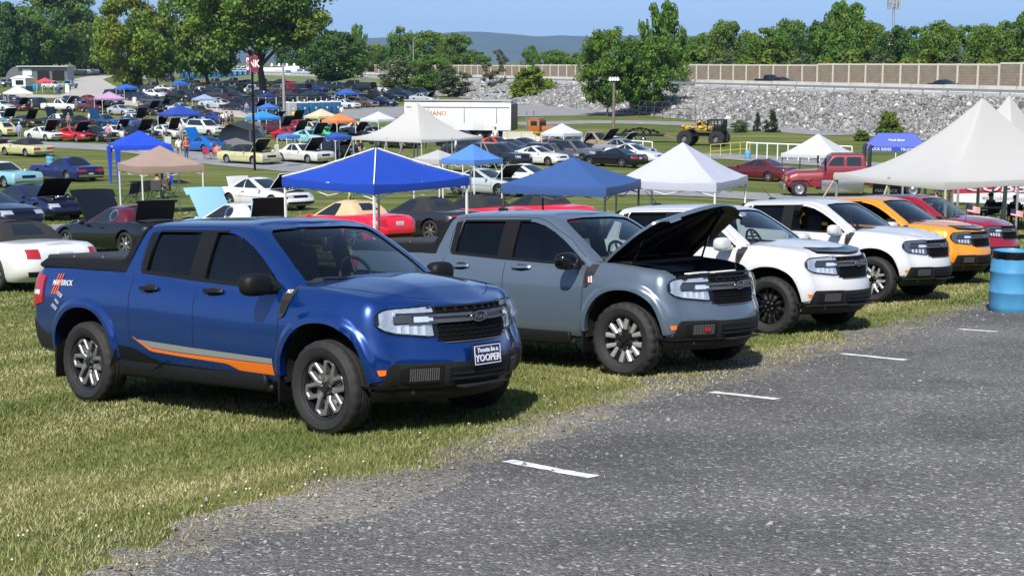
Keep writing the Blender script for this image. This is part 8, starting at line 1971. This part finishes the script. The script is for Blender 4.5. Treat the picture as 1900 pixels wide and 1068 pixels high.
person(37, 262, 'man in a light blue shirt and white cap behind the pale yellow hardtop', (.16, .30, .55), (.2, .2, .22), 'stand', 100, head='cap', hcol=(.68, .68, .68), h=1.8)
person(142, 208, 'man with a white cap beside the white pickup with the raised hood', (.12, .14, .16), (.1, .1, .12), 'stand', -100, head='cap', hcol=(.68, .68, .68))
person(258, 210, 'man in a brown shirt left of the navy canopy', (.16, .11, .09), (.1, .1, .1), 'stand', 180)
person(354, 221, 'person in a turquoise shirt at the light blue barrel', (.05, .26, .34), (.1, .11, .14), 'stand', -60)
person(919, 272, 'man in a white shirt and red cap near the trailer wheels', (.66, .66, .66), (.2, .18, .16), 'stand', -90, shorts=True, head='cap', hcol=(.5, .08, .06))
person(634, 222, 'person in white beside a dark screen on the gravel yard', (.65, .65, .66), (.3, .3, .32), 'stand', -90)
person(697, 279, 'person in an orange red shirt under the middle white tent', (.55, .10, .05), (.1, .1, .12), 'stand', -30)
person(790, 279, 'person in dark trousers under the right part of the middle white tent', (.05, .05, .06), (.04, .04, .05), 'stand', 10)
person(820, 277, 'person in a black shirt at the right pole of the middle white tent', (.03, .03, .035), (.06, .06, .07), 'stand', 200)
person(650, 0, 'person in a green and yellow safety vest seen over the red convertible', (.30, .50, .05), (.03, .22, .24), 'stand', 170, head='hair', Y=56, h=1.55)
person(238, 214, 'seated looking man in grey by the silver coupe', (.16, .16, .18), (.1, .1, .1), 'lean', -60, head='cap', hcol=(.3, .1, .1)) if False else None
chair(386, 297, (.30, .03, .07), 'red folding chair left of the seated person', -50); chair(404, 297, (.32, .10, .10), 'folding chair under the seated person in salmon', -60)
person(404, 297, 'person in a salmon shirt sitting in a folding chair', (.62, .24, .20), (.50, .22, .18), 'sit', -55, shorts=True, z=.02)
chair(18, 284, (.012, .012, .014), 'black folding chair behind the turquoise hardtop', 160); chair(426, 290, (.02, .06, .05), 'dark green folding chair in front of the dome tent', -60)
for i, (px, Y, c_, lab) in enumerate(((238, 68, (.02, .03, .06), 'navy folding chair at the left under the tan canopy'), (262, 70, (.03, .03, .04), 'dark folding chair in the middle under the tan canopy'), (290, 71, (.08, .08, .085), 'grey folding chair at the right under the tan canopy'), (312, 72, (.14, .10, .07), 'brown folding chair at the right end under the tan canopy'))): chair(px, 0, c_, lab, 150 - 30 * i, Y=Y)
person(290, 0, 'person in a dusty pink shirt sitting under the tan canopy', (.22, .12, .11), (.4, .38, .35), 'sit', 60, Y=71)
person(312, 0, 'person in a dark shirt sitting at the right under the tan canopy', (.05, .05, .06), (.25, .24, .22), 'sit', 200, Y=72, head='cap', hcol=(.2, .2, .2))
for i, (px, Y, s_, lab) in enumerate(((1740, 64, (.03, .03, .035), 'person in black sitting behind the tent pole'), (1842, 62, (.06, .065, .08), 'person in dark grey sitting below the COBB banner'), (1888, 60, (.16, .16, .17), 'person in grey leaning back below the COBB banner'))):
    chair(px, 0, (.015, .015, .018), ['black folding chair behind the tent pole', 'black folding chair at the table below the COBB banner', 'second black folding chair below the COBB banner'][i], 150 - 40 * i, Y=Y); person(px, 0, lab, s_, (.05, .05, .06), 'sit', 150 - 40 * i, Y=Y, head='cap' if i else 'hair', hcol=(.05, .05, .06))

for i, (px, py, lab, sh, pa, pose, fc, hd) in enumerate((
    (128, 240, 'man in a tan shirt between the green and blue hardtops', (.30, .22, .14), (.10, .10, .12), 'stand', -60, 'cap'),
    (166, 236, 'person in white beside the raised blue hood', (.6, .6, .6), (.12, .14, .2), 'stand', 40, 'hair'),
    (232, 262, 'man in a navy shirt at the nose of the white fastback', (.03, .05, .12), (.25, .23, .2), 'lean', 160, 'cap'),
    (284, 266, 'woman in a teal top walking past the black coupe', (.05, .25, .24), (.06, .07, .1), 'walk', -20, 'hair'),
    (362, 250, 'man in a red shirt by the white utility wagon', (.40, .04, .04), (.15, .15, .16), 'stand', -120, 'cap'),
    (458, 214, 'man in a grey shirt left of the sign pole foot', (.25, .25, .26), (.07, .08, .1), 'stand', -90, 'hair'),
    (545, 232, 'person in a yellow shirt at the near portable toilet', (.55, .42, .06), (.08, .09, .12), 'stand', 90, 'hair'),
    (670, 300, 'man in a black shirt standing by the picture board', (.025, .025, .03), (.28, .26, .22), 'stand', -40, 'cap'),
    (745, 292, 'person in a blue shirt in front of the middle white tent', (.06, .14, .35), (.2, .2, .2), 'walk', 10, 'hair'),
    (846, 296, 'man in a white shirt at the right guy strap of the middle tent', (.62, .62, .6), (.1, .1, .12), 'stand', 180, 'cap'),
    (1012, 286, 'person in a green shirt between the dark coupes', (.06, .2, .08), (.1, .1, .12), 'stand', 0, 'cap'),
    (88, 215, 'boy in an orange shirt near the navy utility', (.6, .2, .04), (.1, .12, .2), 'walk', -150, 'hair'),
    (20, 246, 'man in a plaid dark shirt by the cream raised hood', (.14, .06, .06), (.08, .09, .12), 'lean', 100, 'cap'),
    (268, 182, 'man in a white shirt below the blue canopy', (.6, .6, .6), (.1, .1, .1), 'stand', -90, 'cap'))):
    person(px, py, lab, sh, pa, pose, fc, shorts=i % 3 == 0, head=hd, hcol=(.05, .05, .06) if i % 2 else (.35, .33, .3))
# ---------------------------------------------------------------- summer air
b = MB(); b.box((0, 5690, 140), (24600, 11700, 302)); hz_ = b.mesh('haze', [], smooth=False)
m = bpy.data.materials.new('summer_air'); m.use_nodes = True; _n = m.node_tree; _n.nodes.remove(_n.nodes['Principled BSDF'])
_v = _n.nodes.new('ShaderNodeVolumePrincipled'); _v.inputs['Color'].default_value = (.40, .60, 1.0, 1); _v.inputs['Density'].default_value = 7.0e-5; _v.inputs['Anisotropy'].default_value = .1
_n.links.new(_v.outputs[0], _n.nodes['Material Output'].inputs['Volume']); hz_.materials.append(m)
o = link('haze', hz_); o['kind'] = 'stuff'; o['label'] = 'thin bluish summer haze over the valley'
try: SC.cycles.volume_bounces = 0
except Exception: pass
